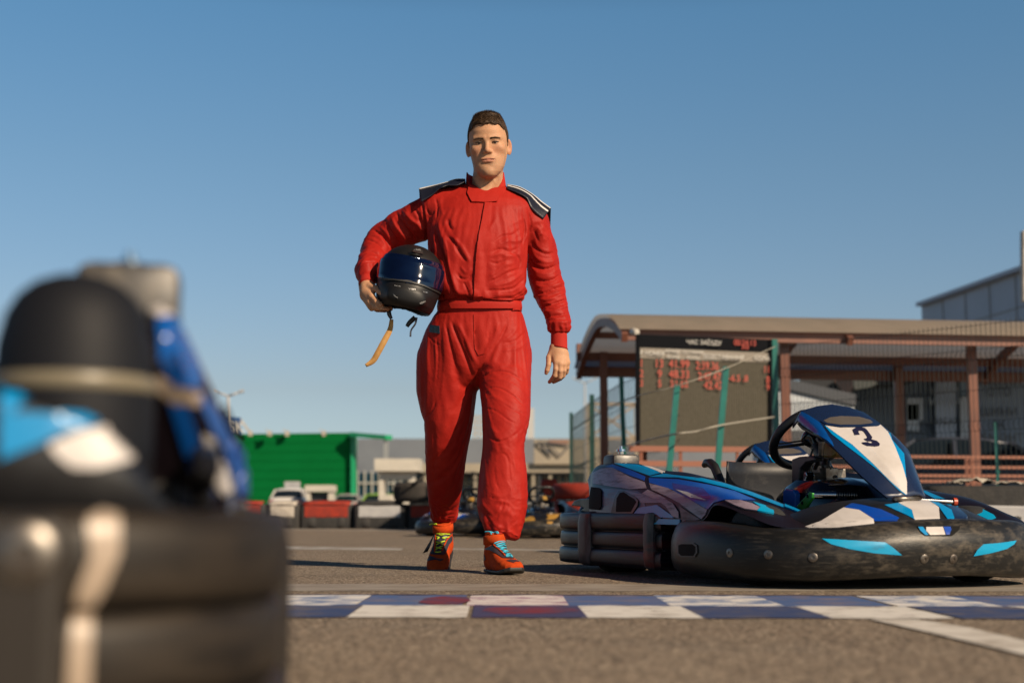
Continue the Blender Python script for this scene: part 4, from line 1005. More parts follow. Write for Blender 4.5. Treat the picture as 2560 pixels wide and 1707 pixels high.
POD = [(M_grey, q4((378, 775), (560, 790), (760, 805), (800, 830), (830, 930), (760, 1000), (690, 1030), (480, 1000), (372, 985))),
       (M_lav, q4((398, 660), (470, 622), (560, 615), (700, 690), (822, 735), (838, 785), (700, 792), (560, 772), (400, 745))),
       (M_blue, q4((490, 612), (560, 592), (700, 632), (828, 690), (818, 722), (700, 680), (560, 616))),
       (M_cyan, q4((575, 582), (760, 592), (900, 625), (980, 655), (862, 683), (740, 640))),
       (M_wht, q4((800, 597), (880, 612), (990, 650), (962, 662), (890, 632))),
       (M_lav, q4((640, 800), (800, 835), (960, 860), (1050, 910), (1040, 930), (960, 905), (800, 905), (700, 850))),
       (M_cyan, q4((862, 694), (980, 668), (1150, 690), (1300, 708), (1480, 750), (1700, 822), (1955, 922), (1955, 945), (1700, 852), (1500, 785), (1290, 734), (1100, 700))),
       (M_blue, q4((858, 704), (1100, 716), (1350, 762), (1560, 812), (1722, 882), (1480, 880), (1392, 905), (1342, 958), (1200, 880), (1050, 800), (862, 742))),
       (M_viol, q4((1050, 748), (1300, 790), (1370, 860), (1330, 900), (1180, 862), (1060, 792))),
       (M_lav, q4((862, 748), (1020, 790), (1180, 870), (1338, 960), (1325, 1000), (1290, 1038), (1120, 912), (1000, 850), (882, 800))),
       (M_wht, q4((1080, 800), (1180, 822), (1330, 884), (1200, 862))),
       (M_mar, q4((1112, 930), (1286, 1042), (1137, 1062))),
       (M_lav, q4((806, 832), (852, 802), (960, 850), (1060, 912), (1106, 980), (1108, 1028), (1060, 1018), (1000, 930), (900, 872))),
       (M_cyan, q4((742, 990), (782, 944), (930, 922), (1060, 1012), (1062, 1028), (900, 1020), (760, 1002))),
       (M_cyanb, q4((700, 1024), (900, 1034), (1118, 1040), (1116, 1084), (900, 1078), (720, 1050))),
       (M_lav, q4((1482, 890), (1600, 892), (1700, 920), (1760, 950), (1735, 975), (1640, 960), (1560, 930))),
       (M_cyanb, q4((1700, 905), (1800, 935), (1872, 975), (1875, 1000), (1740, 978), (1765, 950))),
       (M_cyan, q4((1962, 925), (2050, 960), (2200, 1030), (2190, 1036), (2040, 975), (1962, 945))),
       (M_dark, q4((396, 778), (462, 786), (478, 810), (478, 930), (462, 962), (380, 955), (382, 860))),
       (M_kb, q4((590, 860), (622, 812), (660, 806), (760, 862), (782, 892), (775, 930), (735, 992), (600, 992), (560, 985))),
       (M_dark, q4((606, 870), (632, 828), (662, 822), (752, 878), (768, 898), (722, 978), (600, 978)))]
absorb(podR, [decal('g', pbv, poly, m_, podR, off=.0006 + .00035 * i, step=5, thick=.0005) for i, (m_, poly) in enumerate(POD)])
# left pod carries plain cyan and white graphics
pbl = bvh_of([podL])
lm = []
for X0, X1, v0, v1, mm in ((-.7, .1, .35, .75, M_blue), (-.1, .5, .15, .5, M_cyan), (.2, .45, .5, .7, M_wht)):
    pass
def q5(*p): return [(1900 + a / 3.136, 980 + b / 3.136) for a, b in p]
absorb(podL, [decal('g', pbl, poly, m_, podL, off=.001, step=5, thick=.0006) for m_, poly in (
    (M_cyan, q5((1250, 765), (1300, 775), (1480, 850), (1560, 900), (1700, 990), (1640, 1000), (1500, 900), (1300, 800))),
    (M_cyanb, q5((1600, 905), (1720, 905), (1830, 960), (1850, 985), (1800, 1005), (1700, 960))))])
# wheel opening behind the front bumper: dark inner panel
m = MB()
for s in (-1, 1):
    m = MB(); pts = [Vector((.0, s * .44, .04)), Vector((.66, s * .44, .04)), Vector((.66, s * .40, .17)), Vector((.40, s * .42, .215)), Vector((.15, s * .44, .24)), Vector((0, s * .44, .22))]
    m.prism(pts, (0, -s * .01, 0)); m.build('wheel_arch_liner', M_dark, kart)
# --- filler tank and cap, air box
def rbox(c, d, bev, name, m_, parent, sm=True):
    b = MB(); b.box(c, d); o = b.build(name, m_, parent, smooth=True, bevel=bev); o.data.set_sharp_from_angle(angle=R(40)); return o
a_ = K(1528, 1160, Y=-.40)
tank = rbox((-.675, -.345, .405), (.115, .118, .10), .018, 'filler_tank', worn('worn_tank_plastic', (.03, .03, .032), (.22, .19, .15), .4, (.45, .8), st=(3, 3, 3), scale=8), kart)
cp = MB(); cp.lathe([(.0, .033), (.006, .033), (.007, .022), (.017, .021), (.018, .012), (.012, .010), (.012, 0)], (-.675, -.345, .455)); cp.build('filler_cap', M_chr, tank, smooth=True, angle=35)
ab = MB(); ab.lathe([(.0, .420), (.018, .419), (.034, .413), (.047, .402), (.056, .386), (.062, .362), (.065, .32), (.064, .20), (0, .20)], (-.815, -.352, 0), n=28); air = ab.build('air_box', M_kb, kart, smooth=True, angle=50)
cl = MB(); cl.lathe([(.0645, .322), (.0665, .325), (.0665, .332), (.0645, .335)], (-.815, -.352, 0), n=28); cl.build('clamp_band', mat('tan_band', (.22, .19, .13), rough=.4), air, smooth=True)
rcv = []
for x, y, zt in ((-.74, -.478, .224), (-.84, -.47, .226), (-.91, -.435, .234), (-.945, -.37, .30), (-.955, -.2, .33), (-.958, 0, .33)):
    rcv.append((x, y, zt))
rcv = rcv + [(x, -y, z) for x, y, z in reversed(rcv[:-1])]
rc_ = cr(rcv, 5); m = MB()
m.grid([[Vector((x * .9, y * .88, z - .004)), Vector((x * .985, y * .985, z)), Vector((x, y, z - .010)), Vector((x - .004, y, (z + .22) / 2)), Vector((x, y, .215))] for x, y, z in rc_])
rcov = m.build('rear_cover', M_kb, kart, smooth=True, angle=50); md = rcov.modifiers.new('t', 'SOLIDIFY'); md.thickness = .004
en = MB(); en.box((-.62, -.30, .20), (.26, .17, .22)); 
for k in range(7): en.box((-.62, -.30, .12 + k * .03), (.28, .19, .008))
en.build('engine', mat('engine_cast', (.10, .09, .08), rough=.5, metal=.5), kart)
fn = MB(); fn.prism([K(px, py, Y=-.47) for px, py in q4((218, 925), (240, 890), (290, 870), (372, 865), (372, 985), (290, 972), (320, 945), (300, 935))], (0, .02, 0)); fn.build('rear_fin', M_kb, kart, bevel=.004)
# --- seat
st = []
for u in np.linspace(-1, 1, 17):
    row = []
    for v in np.linspace(0, 1, 13):
        if v < .42: x, z = .20 - v / .42 * .30, .075 + .012 * (v / .42 - .5) ** 2
        else:
            w_ = (v - .42) / .58; x, z = -.10 - .05 * w_ - .03 * math.sin(w_ * 3.14), .075 + .335 * w_
        wd = .19 + .02 * min(1, v * 2); cup = abs(u) ** 3
        row.append(Vector((x + cup * (.09 if v > .42 else 0), u * wd, z + cup * (.13 if v < .42 else .02 * (1 - v)))))
    st.append(row)
seat = MB().grid(st).build('seat', M_seat, kart, smooth=True); sm = seat.modifiers.new('t', 'SOLIDIFY'); sm.thickness = .006
hk = MB(); hk.tube([K(px, py, Y=-.235) for px, py in ((1760, 1163), (1766, 1157), (1776, 1157), (1786, 1166), (1792, 1180), (1799, 1197), (1806, 1218), (1810, 1240))], [.010, .015, .0165, .0165, .0165, .0165, .0165, .016], 14); hk.build('side_guard', M_leath, seat, smooth=True)
# --- chassis, floor, wheels
ch = MB()
for s in (-1, 1):
    ch.tube([(-.95, s * .30, .07), (-.3, s * .33, .06), (.2, s * .30, .06), (.6, s * .22, .06), (.76, s * .2, .09)], .015, 10)
    ch.tube([(-.1, s * .32, .08), (-.1, s * .48, .10)], .012, 8); ch.tube([(-.6, s * .32, .08), (-.6, s * .48, .10)], .012, 8)
    ch.tube([(.72, s * .1, .10), (.72, s * .3, .10)], .012, 8)
for x in (-.9, -.3, .45, .74): ch.tube([(x, -.3, .065), (x, .3, .065)], .014, 8)
ch.build('chassis', M_kb, kart, smooth=True)
fl = MB(); fl.prism([(-.2, -.3, .045), (.2, -.3, .045), (.62, -.21, .045), (.8, -.18, .055), (.8, .18, .055), (.62, .21, .045), (.2, .3, .045), (-.2, .3, .045)], (0, 0, .004)); fl.build('floor_tray', M_dark, kart)
def wheel(x, y, r_, w, par):
    t = MB(); t.lathe([(r_ * .55, -w / 2), (r_ * .8, -w / 2 - .004), (r_ * .95, -w / 2 + .01), (r_, -w / 2 + .03), (r_, w / 2 - .03), (r_ * .95, w / 2 - .01), (r_ * .8, w / 2 + .004), (r_ * .55, w / 2)], (x, y, r_), (0, 1, 0), 32)
    o = empty('wheel', (0, 0, 0), 0, par); t.build('tyre', M_tyre, o, smooth=True)
    h = MB(); h.lathe([(0, -w * .3), (.025, -w * .3), (.03, -w * .2), (r_ * .45, -w * .2), (r_ * .56, -w * .48), (r_ * .56, w * .48), (r_ * .45, w * .2), (.03, w * .2), (.025, w * .3), (0, w * .3)], (x, y, r_), (0, 1, 0), 24); h.build('rim', M_stl, o, smooth=True, angle=40)
for s in (-1, 1): wheel(.50, s * .40, .125, .12, kart); wheel(-.62, s * .36, .135, .19, kart)
# --- steering wheel and column
sc_ = K(2030, 1094, Y=.012); ax_ = Vector((-.66, 0, .75)).normalized()
sw = empty('steering_wheel', (0, 0, 0), 0, kart)
e1 = Vector((0, 1, 0)); e2 = ax_.cross(e1)
rim = [sc_ + (e1 * math.cos(t) * .142 + e2 * max(-.115, math.sin(t) * .142 if math.sin(t) * e2.z < 0 or True else 0)) for t in [2 * math.pi * k / 48 for k in range(48)]]
MB().tube(rim, .0165, 12, closed=True).build('rim', M_leath, sw, smooth=True)
sp = MB()
for a in (R(200), R(-20), R(90)):
    d = e1 * math.cos(a) + e2 * math.sin(a) * (1 if e2.z > 0 else -1)
    if a == R(90): d = -d if (e2.z > 0) else d
    for k in (-1, 1):
        o_ = d.cross(ax_) * .011 * k; sp.bar(sc_ + d * .02 + o_ - ax_ * .015, sc_ + d * .138 + o_, .009, .006)
    sp.bar(sc_ + d * .02 - ax_ * .018, sc_ + d * .135 - ax_ * .004, .030, .006)
sp.build('spoke', M_kb, sw, bevel=.001)
hb_ = MB(); hb_.lathe([(0, .014), (.034, .014), (.040, .006), (.040, -.004), (.030, -.02), (.022, -.03), (.016, -.05), (0, -.05)], sc_, ax_, 20); hb_.build('hub', M_gloss, sw, smooth=True, angle=40)
co = MB(); co.cyl(sc_ - ax_ * .02, sc_ - ax_ * .40, .011, 12); co.cyl(sc_ - ax_ * .04, sc_ - ax_ * .09, .022, 14); co.cyl(sc_ - ax_ * .12, sc_ - ax_ * .20, .018, 10)
co.build('steering_column', M_stl, kart, smooth=True, angle=40)
# --- number panel
PN = [((1994, 1050, -.128), (2004, 1026, -.112), (2079, 1010, 0), (2160, 1030, .118)),
      ((2045, 1087, -.142), (2062, 1064, -.112), (2122, 1050, 0), (2200, 1058, .124)),
      ((2080, 1115, -.142), (2110, 1101, -.096), (2166, 1086, 0), (2227, 1084, .115)),
      ((2112, 1147, -.128), (2160, 1143, -.076), (2211, 1131, 0), (2262, 1131, .095)),
      ((2157, 1192, -.105), (2209, 1192, -.052), (2246, 1182, 0), (2285, 1186, .072)),
      ((2217, 1243, -.072), (2250, 1243, -.028), (2270, 1241, 0), (2300, 1236, .048))]
PR = [[K(px, py, Y=y) for px, py, y in r_] for r_ in PN]
cols = [cr([tuple(r_[k]) for r_ in PR], 5) for k in range(4)]
prow = []
for i in range(len(cols[0])):
    s_, l_, c_, r_ = (Vector(cols[k][i]) for k in range(4))
    sr = Vector((s_.x, -s_.y, s_.z)); 
    prow.append([s_ + Vector((-.008, .006, -.006)), s_, s_.lerp(l_, .5) + Vector((.002, -.003, .001)), l_, l_.lerp(c_, .5) + Vector((.003, 0, .004)), c_, c_.lerp(r_, .5) + Vector((.003, 0, .004)), r_, r_.lerp(sr, .5) + Vector((.0, .003, 0)), sr])
top = [Vector(p) + Vector((-.035, 0, -.022)) for p in prow[0]]
m = MB(); m.grid([top] + prow)
panel = m.build('number_panel', M_navp, kart, smooth=True, angle=24); md = panel.modifiers.new('t', 'SOLIDIFY'); md.thickness = .004; md.offset = -1
panbv = bvh_of([panel])
def q8(*p): return [(1800 + a / 4.48, 980 + b / 4.48) for a, b in p]
absorb(panel, [decal('g', panbv, poly, m_, panel, off=.0008 + .0005 * i, step=4, thick=.0005) for i, (m_, poly) in enumerate((
    (M_sidb, q8((915, 215), (1000, 262), (1120, 340), (1185, 440), (1260, 560), (1275, 610), (1200, 540), (1100, 480), (980, 400), (868, 318))),
    (M_cyan, q8((1172, 378), (1300, 420), (1900, 440), (1930, 540), (2060, 690), (2086, 1000), (2092, 1146), (2074, 1152), (1990, 1090), (1800, 900), (1600, 740), (1400, 590), (1250, 470))),
    (M_wht, q8((1180, 378), (1340, 402), (1560, 400), (1770, 385), (1795, 368), (1880, 450), (1960, 620), (2040, 820), (2090, 1000), (2092, 1140), (2078, 1148), (1900, 990), (1700, 790), (1480, 590), (1290, 460))),
    (M_navp, q8((1120, 330), (1170, 300), (1700, 330), (1790, 352), (1760, 388), (1560, 396), (1340, 396), (1200, 372))),
    (M_win, q8((1160, 325), (1230, 290), (1350, 275), (1440, 278), (1560, 283), (1680, 318), (1712, 345), (1690, 356), (1560, 370), (1340, 370), (1200, 350)))))])
three = decal('race_number', panbv, q8((1480, 430), (1520, 405), (1580, 403), (1622, 412), (1650, 440), (1702, 515), (1694, 534), (1672, 528), (1700, 540), (1756, 556), (1788, 590), (1780, 610), (1730, 617), (1652, 610), (1600, 588), (1586, 572), (1650, 568), (1672, 580), (1706, 578), (1696, 560), (1650, 560), (1622, 545), (1608, 534), (1640, 526), (1648, 512), (1612, 455), (1590, 440), (1555, 440), (1545, 452), (1562, 484), (1508, 488)), mat('navy_print', (.012, .012, .045), rough=.4), kart, off=.004, step=3, thick=.0006)
bk = MB(); bk.tube([K(1996, 1056, Y=-.11), K(2005, 1068, Y=-.10), K(2030, 1082, Y=-.09), K(2045, 1090, Y=-.08)], .006, 8); bk.build('panel_bracket', M_stl, kart, smooth=True)
# --- nose cone
nr = []
for Y, zr, xr, zf_, xf in ((-.40, .165, .50, .165, .66), (-.33, .215, .54, .19, .74), (-.24, .250, .585, .200, .80), (-.12, .268, .63, .205, .845), (0, .272, .65, .205, .865), (.12, .268, .63, .205, .845), (.24, .250, .585, .200, .80), (.33, .215, .54, .19, .74), (.40, .165, .50, .165, .66)):
    nr.append([Vector((xr - .02, Y, zr - .05)), Vector((xr, Y, zr)), Vector((xr * .6 + xf * .4, Y, zr * .55 + zf_ * .45 + .012)), Vector((xf - .02, Y, zf_)), Vector((xf, Y, zf_ - .05))])
nl = [cr([tuple(r_[k]) for r_ in nr], 4) for k in range(5)]
m = MB(); m.grid([[Vector(nl[k][i]) for k in range(5)] for i in range(len(nl[0]))]); nose = m.build('nose_cone', M_kb, kart, smooth=True, angle=50)
nbv = bvh_of([nose])
absorb(nose, [decal('g', nbv, poly, m_, nose, off=.001 + .0004 * i, step=5, thick=.0006) for i, (m_, poly) in enumerate((
    (M_wht, q5((380, 1045), (480, 1010), (560, 960), (655, 905), (780, 925), (890, 995), (895, 1030), (600, 1060), (340, 1085), (330, 1060))),
    (M_blue, q5((660, 905), (720, 872), (800, 885), (950, 920), (1090, 985), (1075, 1010), (900, 1010), (885, 992), (780, 925))),
    (M_cyan, q5((975, 885), (1090, 870), (1190, 920), (1215, 1000), (1150, 965), (1060, 925))),
    (M_wht, q5((1085, 870), (1190, 845), (1320, 848), (1400, 905), (1410, 1010), (1212, 1010), (1190, 925))),
    (M_cyan, q5((1330, 858), (1400, 870), (1500, 925), (1530, 985), (1520, 1010), (1470, 1000), (1400, 900))),
    (M_navp, q5((1430, 872), (1520, 880), (1620, 970), (1630, 1015), (1530, 1010), (1500, 925)))))])
# --- bumper graphics, slot and bolts
fbv = bvh_of([fbump])
absorb(fbump, [decal('g', fbv, poly, m_, fbump, off=.0008 + .0006 * i, step=5, thick=.0008) for i, (m_, poly) in enumerate((
    (M_cyanb, q5((485, 1147), (700, 1160), (980, 1176), (1040, 1215), (1114, 1278), (900, 1262), (700, 1228), (560, 1192))),
    (M_cyanb, q5((1672, 1284), (1702, 1235), (1752, 1190), (1880, 1180), (2008, 1162), (1990, 1190), (1930, 1228), (1800, 1262))),
    (M_dark, q5((1228, 1052), (1565, 1050), (1560, 1080), (1505, 1126), (1290, 1124), (1250, 1090))),
    (M_cyan, q5((1238, 1058), (1275, 1058), (1318, 1120), (1292, 1120), (1256, 1088))),
    (M_wht, q5((1300, 1060), (1430, 1058), (1450, 1118), (1330, 1120), (1300, 1090))),
    (M_blue, q5((1434, 1058), (1490, 1058), (1496, 1080), (1480, 1118), (1454, 1118)))))])
def bolt_at(bv, px, py, par, r_=.011):
    h = on_surf(bv, px, py, 0)
    if h is None: return
    _, nn, _, _ = bv.ray_cast(CAMLOC, ray(px, py)); nn = -nn if nn.dot(ray(px, py)) > 0 else nn
    W = wmat(par).inverted(); b = MB(); b.lathe([(r_ * 1.25, -.001), (r_ * 1.25, .0015), (r_, .003), (r_ * .45, .003), (r_ * .4, .0008), (0, .0008)], W @ h, W.to_3x3() @ nn, 16)
    b.build('bolt', M_stl, par, smooth=True, angle=40)
for px, py in (q5((65, 1272), (415, 1294), (1288, 1306), (1516, 1306))): bolt_at(fbv, px, py, fbump)
for px, py in q4((1518, 1310),): bolt_at(fbv, px, py, fbump)
rbv = bvh_of([rbump])
# moulded vents: worn rim round a dark opening
def vent(bv, par, poly, inner):
    decs = [decal('v', bv, poly, M_bar, par, off=.001, step=4, thick=.003), decal('v', bv, inner, M_dark, par, off=.0035, step=4, thick=.001)]
    absorb(par, decs)
vent(rbv, rbump, q4((50, 1150), (75, 1140), (140, 1150), (148, 1190), (145, 1235), (120, 1248), (60, 1240), (50, 1200)), q4((68, 1165), (90, 1160), (135, 1166), (136, 1200), (132, 1232), (112, 1240), (72, 1228), (66, 1190)))
vent(fbv, fbump, q4((1095, 1240), (1120, 1228), (1225, 1228), (1255, 1250), (1258, 1310), (1235, 1345), (1125, 1345), (1095, 1320)), q4((1106, 1250), (1130, 1240), (1220, 1240), (1244, 1260), (1244, 1310), (1225, 1336), (1130, 1334), (1106, 1312)))
# --- between nose and seat: fuel tank, pedals, brake parts
ft = []
for X, hw_, zt in ((.14, .12, .24), (.17, .15, .305), (.28, .165, .335), (.40, .15, .33), (.50, .12, .30), (.56, .10, .24)):
    ft.append([Vector((X, -hw_, .05)), Vector((X, -hw_ * 1.02, zt * .6)), Vector((X, -hw_ * .97, zt * .9)), Vector((X, -hw_ * .8, zt)), Vector((X, 0, zt + .012)), Vector((X, hw_ * .8, zt)), Vector((X, hw_ * .97, zt * .9)), Vector((X, hw_, .05))])
m = MB(); m.grid(ft); m.poly(ft[0]); m.poly(ft[-1]); m.build('fuel_tank', M_gloss, kart, smooth=True, angle=38)
m = MB(); m.prism([K(px, py, Y=-.185) for px, py in q8((705, 1110), (735, 1080), (820, 1095), (842, 1140), (835, 1300), (700, 1290))], (0, .02, 0)); m.build('tank_bracket', M_sidb, kart, bevel=.003)
m = MB(); m.prism([K(px, py, Y=-.20) for px, py in q8((1000, 1118), (1030, 1130), (1028, 1180), (960, 1290), (925, 1330), (848, 1280), (870, 1260))], (0, .012, 0)); ped = m.build('pedal', M_green, kart, bevel=.002)
m = MB()
for px, py in q8((985, 1165), (925, 1240)): m.cyl(K(px, py, Y=-.2015), K(px, py, Y=-.187), .006, 10)
m.build('pedal_hole', M_dark, ped)
c0, c1_ = K(2030, 1236, Y=-.19), K(2092, 1237, Y=-.13); c2_ = K(2140, 1238, Y=-.08)
m = MB(); m.cyl(c0, c1_, .0135, 18); m.build('spacer_sleeve', M_chr, kart, smooth=True, angle=40)
m = MB()
for k in range(9): t = k / 8; m.cyl(c1_.lerp(c2_, t), c1_.lerp(c2_, t + .07), .009 + .0005 * (k % 2), 14)
m.build('spacer_washers', M_stl, kart, smooth=True, angle=40)
a_, b_2 = K(2278, 1248, Y=.16), K(2382, 1254, Y=.30); m = MB(); m.cyl(a_, b_2, .0085, 14); axl = m.build('steering_axle', M_chr, kart, smooth=True, angle=40)
m = MB(); m.cyl(b_2, b_2 + (b_2 - a_).normalized() * .012, .014, 14); m.build('axle_cap', M_orng, axl, smooth=True, angle=40)
m = MB(); m.cyl(K(2234, 1248, Y=-.05), K(2300, 1243, Y=.06), .009, 12); m.build('panel_rod', M_stl, kart, smooth=True)
# brake reservoir and fittings round the column
m = MB(); cr_ = [K(px, py, Y=.0) for px, py in q8((1150, 590), (1180, 555), (1300, 650), (1295, 700), (1250, 735), (1150, 730))]; m.prism(cr_, (0, .05, 0)); m.build('fluid_reservoir', M_amber, kart, bevel=.006)
m = MB()
m.tube([K(px, py, Y=-.03) for px, py in q8((1105, 520), (1140, 560), (1130, 700), (1090, 790), (1060, 860))], [.012, .012, .009, .008, .008], 10)
m.tube([K(px, py, Y=-.05) for px, py in q8((1010, 810), (1015, 900), (1010, 1000))], .007, 8)
m.tube([K(px, py, Y=.0) for px, py in q8((1160, 760), (1190, 830), (1200, 960))], [.012, .016, .018], 12)
m.box(tuple(K(*q8((1220, 930))[0], Y=.0)), (.04, .05, .05)); m.box(tuple(K(*q8((1310, 910))[0], Y=.05)), (.035, .05, .03)); m.box(tuple(K(*q8((1080, 960))[0], Y=-.03)), (.03, .04, .035))
m.build('steering_fittings', M_stl, kart, bevel=.003)
m = MB(); m.prism([K(px, py, Y=-.10) for px, py in q8((880, 880), (960, 890), (975, 930), (945, 1010), (890, 1015), (875, 960))], (0, .03, 0)); m.build('gauge_box', M_chr, kart, bevel=.003)
m = MB(); m.prism([K(px, py, Y=-.11) for px, py in q8((800, 750), (880, 722), (1000, 712), (1060, 730), (1060, 770), (960, 790), (900, 860), (880, 1010), (800, 1020))], (0, .035, 0)); m.build('dashboard_housing', M_kb, kart, bevel=.005)
m = MB(); m.tube([K(px, py, Y=-.02) for px, py in q8((1230, 745), (1215, 800), (1240, 860))], .003, 6); m.tube([K(px, py, Y=-.06) for px, py in q8((1040, 640), (1000, 760), (960, 860))], .004, 6); m.build('cable', M_kb, kart, smooth=True)
tag(kart, 'blue and white go-kart with a black number 3, beside the walking man', 'go-kart', 'rental go-karts on the track')

# --- the other karts are copies of this one
def kart_copy(loc, rz, s, label, drop=('race_number',), swap=None, own=()):
    c = copy_tree(kart); c.location = loc; c.rotation_euler = (0, 0, rz); c.scale = (s, s, s); c['label'] = label
    def walk(o):
        for ch_ in list(o.children):
            if any(ch_.name.startswith(d) for d in drop):
                for g in list(ch_.children): bpy.data.objects.remove(g)
                bpy.data.objects.remove(ch_); continue
            if ch_.type == 'MESH' and swap and any(m_ in swap for m_ in ch_.data.materials):
                ch_.data = ch_.data.copy()
                for i, m_ in enumerate(ch_.data.materials):
                    if m_ in swap: ch_.data.materials[i] = swap[m_]
            walk(ch_)
    walk(c); return c
NH = math.atan2(.971, -.24); NL = Vector((-.345, 1.99, 0))
near = None
def place_near():
    global near
    h = Vector((math.cos(NH), math.sin(NH))); l = Vector((-h.y, h.x))
    # right rear bumper corner (-1.0,-.50) stands at (-.185, 1.0)
    o = Vector((-.172, 1.02)) + h * 1.0 + l * .50
    near = kart_copy(Vector((o.x, o.y, 0)), NH, 1.0, 'blurred go-kart close to the camera seen from behind, filling the left edge')
place_near()
NM = kart_mat(near.location, NH)
def child(o, nm): return next(c for c in o.children if c.name.startswith(nm))
nt_ = child(near, 'filler_tank'); nt_.scale = (.80,) * 3; nt_.location = (-.675 * .2, -.345 * .2 - .045, .455 * .2 - .004); child(nt_, 'filler_cap').location = (0, 0, -.014)
M_midb = mat('mid_blue_graphic', (.015, .08, .33), rough=.35)
M_tanp = mat('tan_patch', (.42, .33, .25), rough=.4)
near_cov = child(near, 'rear_cover'); near_pod = min((c for c in near.children if c.name.startswith('side_pod')), key=lambda c: c.data.vertices[len(c.data.vertices) // 2].co.y)
nb_ = bvh_of([near_cov]); nbp = bvh_of([near_pod])
for nm, bv, par, m_, poly in (('rear_graphic', nb_, near_cov, M_wht, ((120, 1112), (200, 1078), (300, 1062), (385, 1070), (392, 1100), (330, 1150), (240, 1172), (180, 1170), (140, 1140))),
        ('rear_graphic', nb_, near_cov, M_cyan, ((0, 1040), (60, 1030), (240, 1040), (270, 1052), (150, 1085), (100, 1110), (0, 1150))),
        ('rear_graphic', nb_, near_cov, M_cyan, ((0, 960), (110, 955), (125, 985), (60, 1000), (30, 1035), (0, 1035))),
        ('side_graphic', nbp, near_pod, M_wht, ((505, 1085), (535, 1095), (580, 1225), (560, 1238), (540, 1225))),
        ('side_graphic', nbp, near_pod, M_wht, ((340, 725), (400, 735), (430, 770), (430, 800), (385, 790))),
        ('side_graphic', nbp, near_pod, M_sidb, ((395, 795), (455, 790), (490, 850), (500, 965), (430, 965), (400, 900))),
        ('side_graphic', nbp, near_pod, M_tanp, ((392, 935), (440, 960), (500, 980), (500, 1015), (430, 1010), (385, 970))),
        ('side_graphic', nbp, near_pod, M_sidb, ((420, 1000), (470, 1010), (540, 1235), (490, 1235))),
        ('side_graphic', nbp, near_pod, M_midb, ((478, 965), (520, 1000), (600, 1130), (670, 1240), (600, 1240), (560, 1130), (500, 1020))),
        ('rear_graphic', nb_, near_cov, M_orng, ((436, 1162), (478, 1165), (500, 1222), (450, 1225))),
        ('side_graphic', nbp, near_pod, M_midb, ((575, 1090), (600, 1120), (655, 1235), (600, 1235)))):
    decal(nm, bv, poly, m_, par, off=.0015, step=12, thick=.0008)
near_pod.data = near_pod.data.copy()
for i, m_ in enumerate(near_pod.data.materials):
    if m_ in (M_cyan, M_cyanb): near_pod.data.materials[i] = M_midb
nab = child(near, 'air_box'); nab.data = nab.data.copy(); nab.data.materials[0] = mat('matt_black_plastic', (.010, .011, .015), rough=.62, spec=.2)
nrb = child(near, 'rear_bumper'); nrv = bvh_of([nrb] + [c for c in nrb.children])
M_nbr = mat('brown_black_bumper', (.014, .011, .009), rough=.48, rough2=.6, scale=6, c2=(.035, .026, .018), stretch=(2, 2, 9), spec=.25); M_nbar = mat('grey_brown_bar', (.032, .027, .023), rough=.5, spec=.25)
nrb.data = nrb.data.copy()
for i, m_ in enumerate(nrb.data.materials):
    if m_ is M_bumpr: nrb.data.materials[i] = M_nbr
for c in nrb.children:
    c.data = c.data.copy(); c.data.materials[0] = M_nbar
decal('tan_strip', nrv, ((215, 1300), (255, 1275), (300, 1290), (300, 1380), (262, 1470), (232, 1520), (226, 1707), (220, 1790), (160, 1790), (172, 1600), (190, 1480), (225, 1390)), M_tanp, nrb, off=.001, step=12, thick=.0008)  # tan strip running down the rear bumper
q_ = on_surf(nrv, 60, 1385); _, n_n, _, _ = nrv.ray_cast(CAMLOC, ray(60, 1385)); n_n = -n_n if n_n.dot(ray(60, 1385)) > 0 else n_n
Wn = wmat(nrb).inverted(); m = MB(); m.lathe([(.021, -.002), (.021, .001), (.017, .004), (.008, .0045), (.006, .002), (0, .002)], Wn @ q_, Wn.to_3x3() @ n_n, 20); m.build('bolt', M_stl, nrb, smooth=True, angle=40)
kart_copy(Vector((1.24, 7.50, 0)), -R(72), 1.0, 'go-kart parked behind the number 3 kart, only its steering wheel and panel showing')
M_yel = mat('yellow_graphic', (.55, .30, .06), rough=.4, c2=(.3, .16, .03), scale=20)
kart_copy(Vector((P(1345, 1300, 13.2).x, 13.4, 0)), -R(80), .82, 'black and yellow go-kart seen beside the man\'s front shin in front of red tyres', drop=('race_number', 'number_panel', 'panel_bracket'), swap={M_lav: M_yel, M_cyan: M_kb, M_blue: M_kb, M_wht: M_yel, M_cyanb: M_kb, M_viol: M_kb})
kart_copy(Vector((P(1195, 1300, 14.2).x, 14.4, 0)), -R(112), .82, 'blue and white go-kart seen between the man\'s shins', drop=('race_number', 'number_panel', 'panel_bracket'), swap={M_cyanb: M_kb, M_cyan: M_blue})
# ================================================================== THE DRIVER
BASE = Vector((-.10, 5.62, 0.0))
def np_obj(name, V, Q, m, parent=None, it=0):
    if it: V = relax(V, Q, it)
    me = np_mesh(name, V - np.array(BASE) , Q)
    o = link(name, me, m, None, True)
    if parent: o.parent = parent
    else: o.location = BASE
    return o
def tp(px, py, d): return tuple(P(px, py, d))
def band(rows, d0):
    """rows (py, pxL, pxR, d, halfdepth) -> loft rows in metres"""
    out = []
    for py, l, r_, d, b in rows:
        A, B = P(l, py, d), P(r_, py, d)
        out.append((A.z, (A.x + B.x) / 2, d, (B.x - A.x) / 2, b))
    return out
M_suit = mat('suit_cloth', (.44, .022, .014), rough=.55, c2=(.37, .015, .010), scale=9, bump=.5, bscale=110, bdist=.0016, spec=.12)
M_suit2 = mat('suit_trim_cloth', (.45, .023, .015), rough=.55, bump=.35, bscale=120, bdist=.0016, spec=.12)
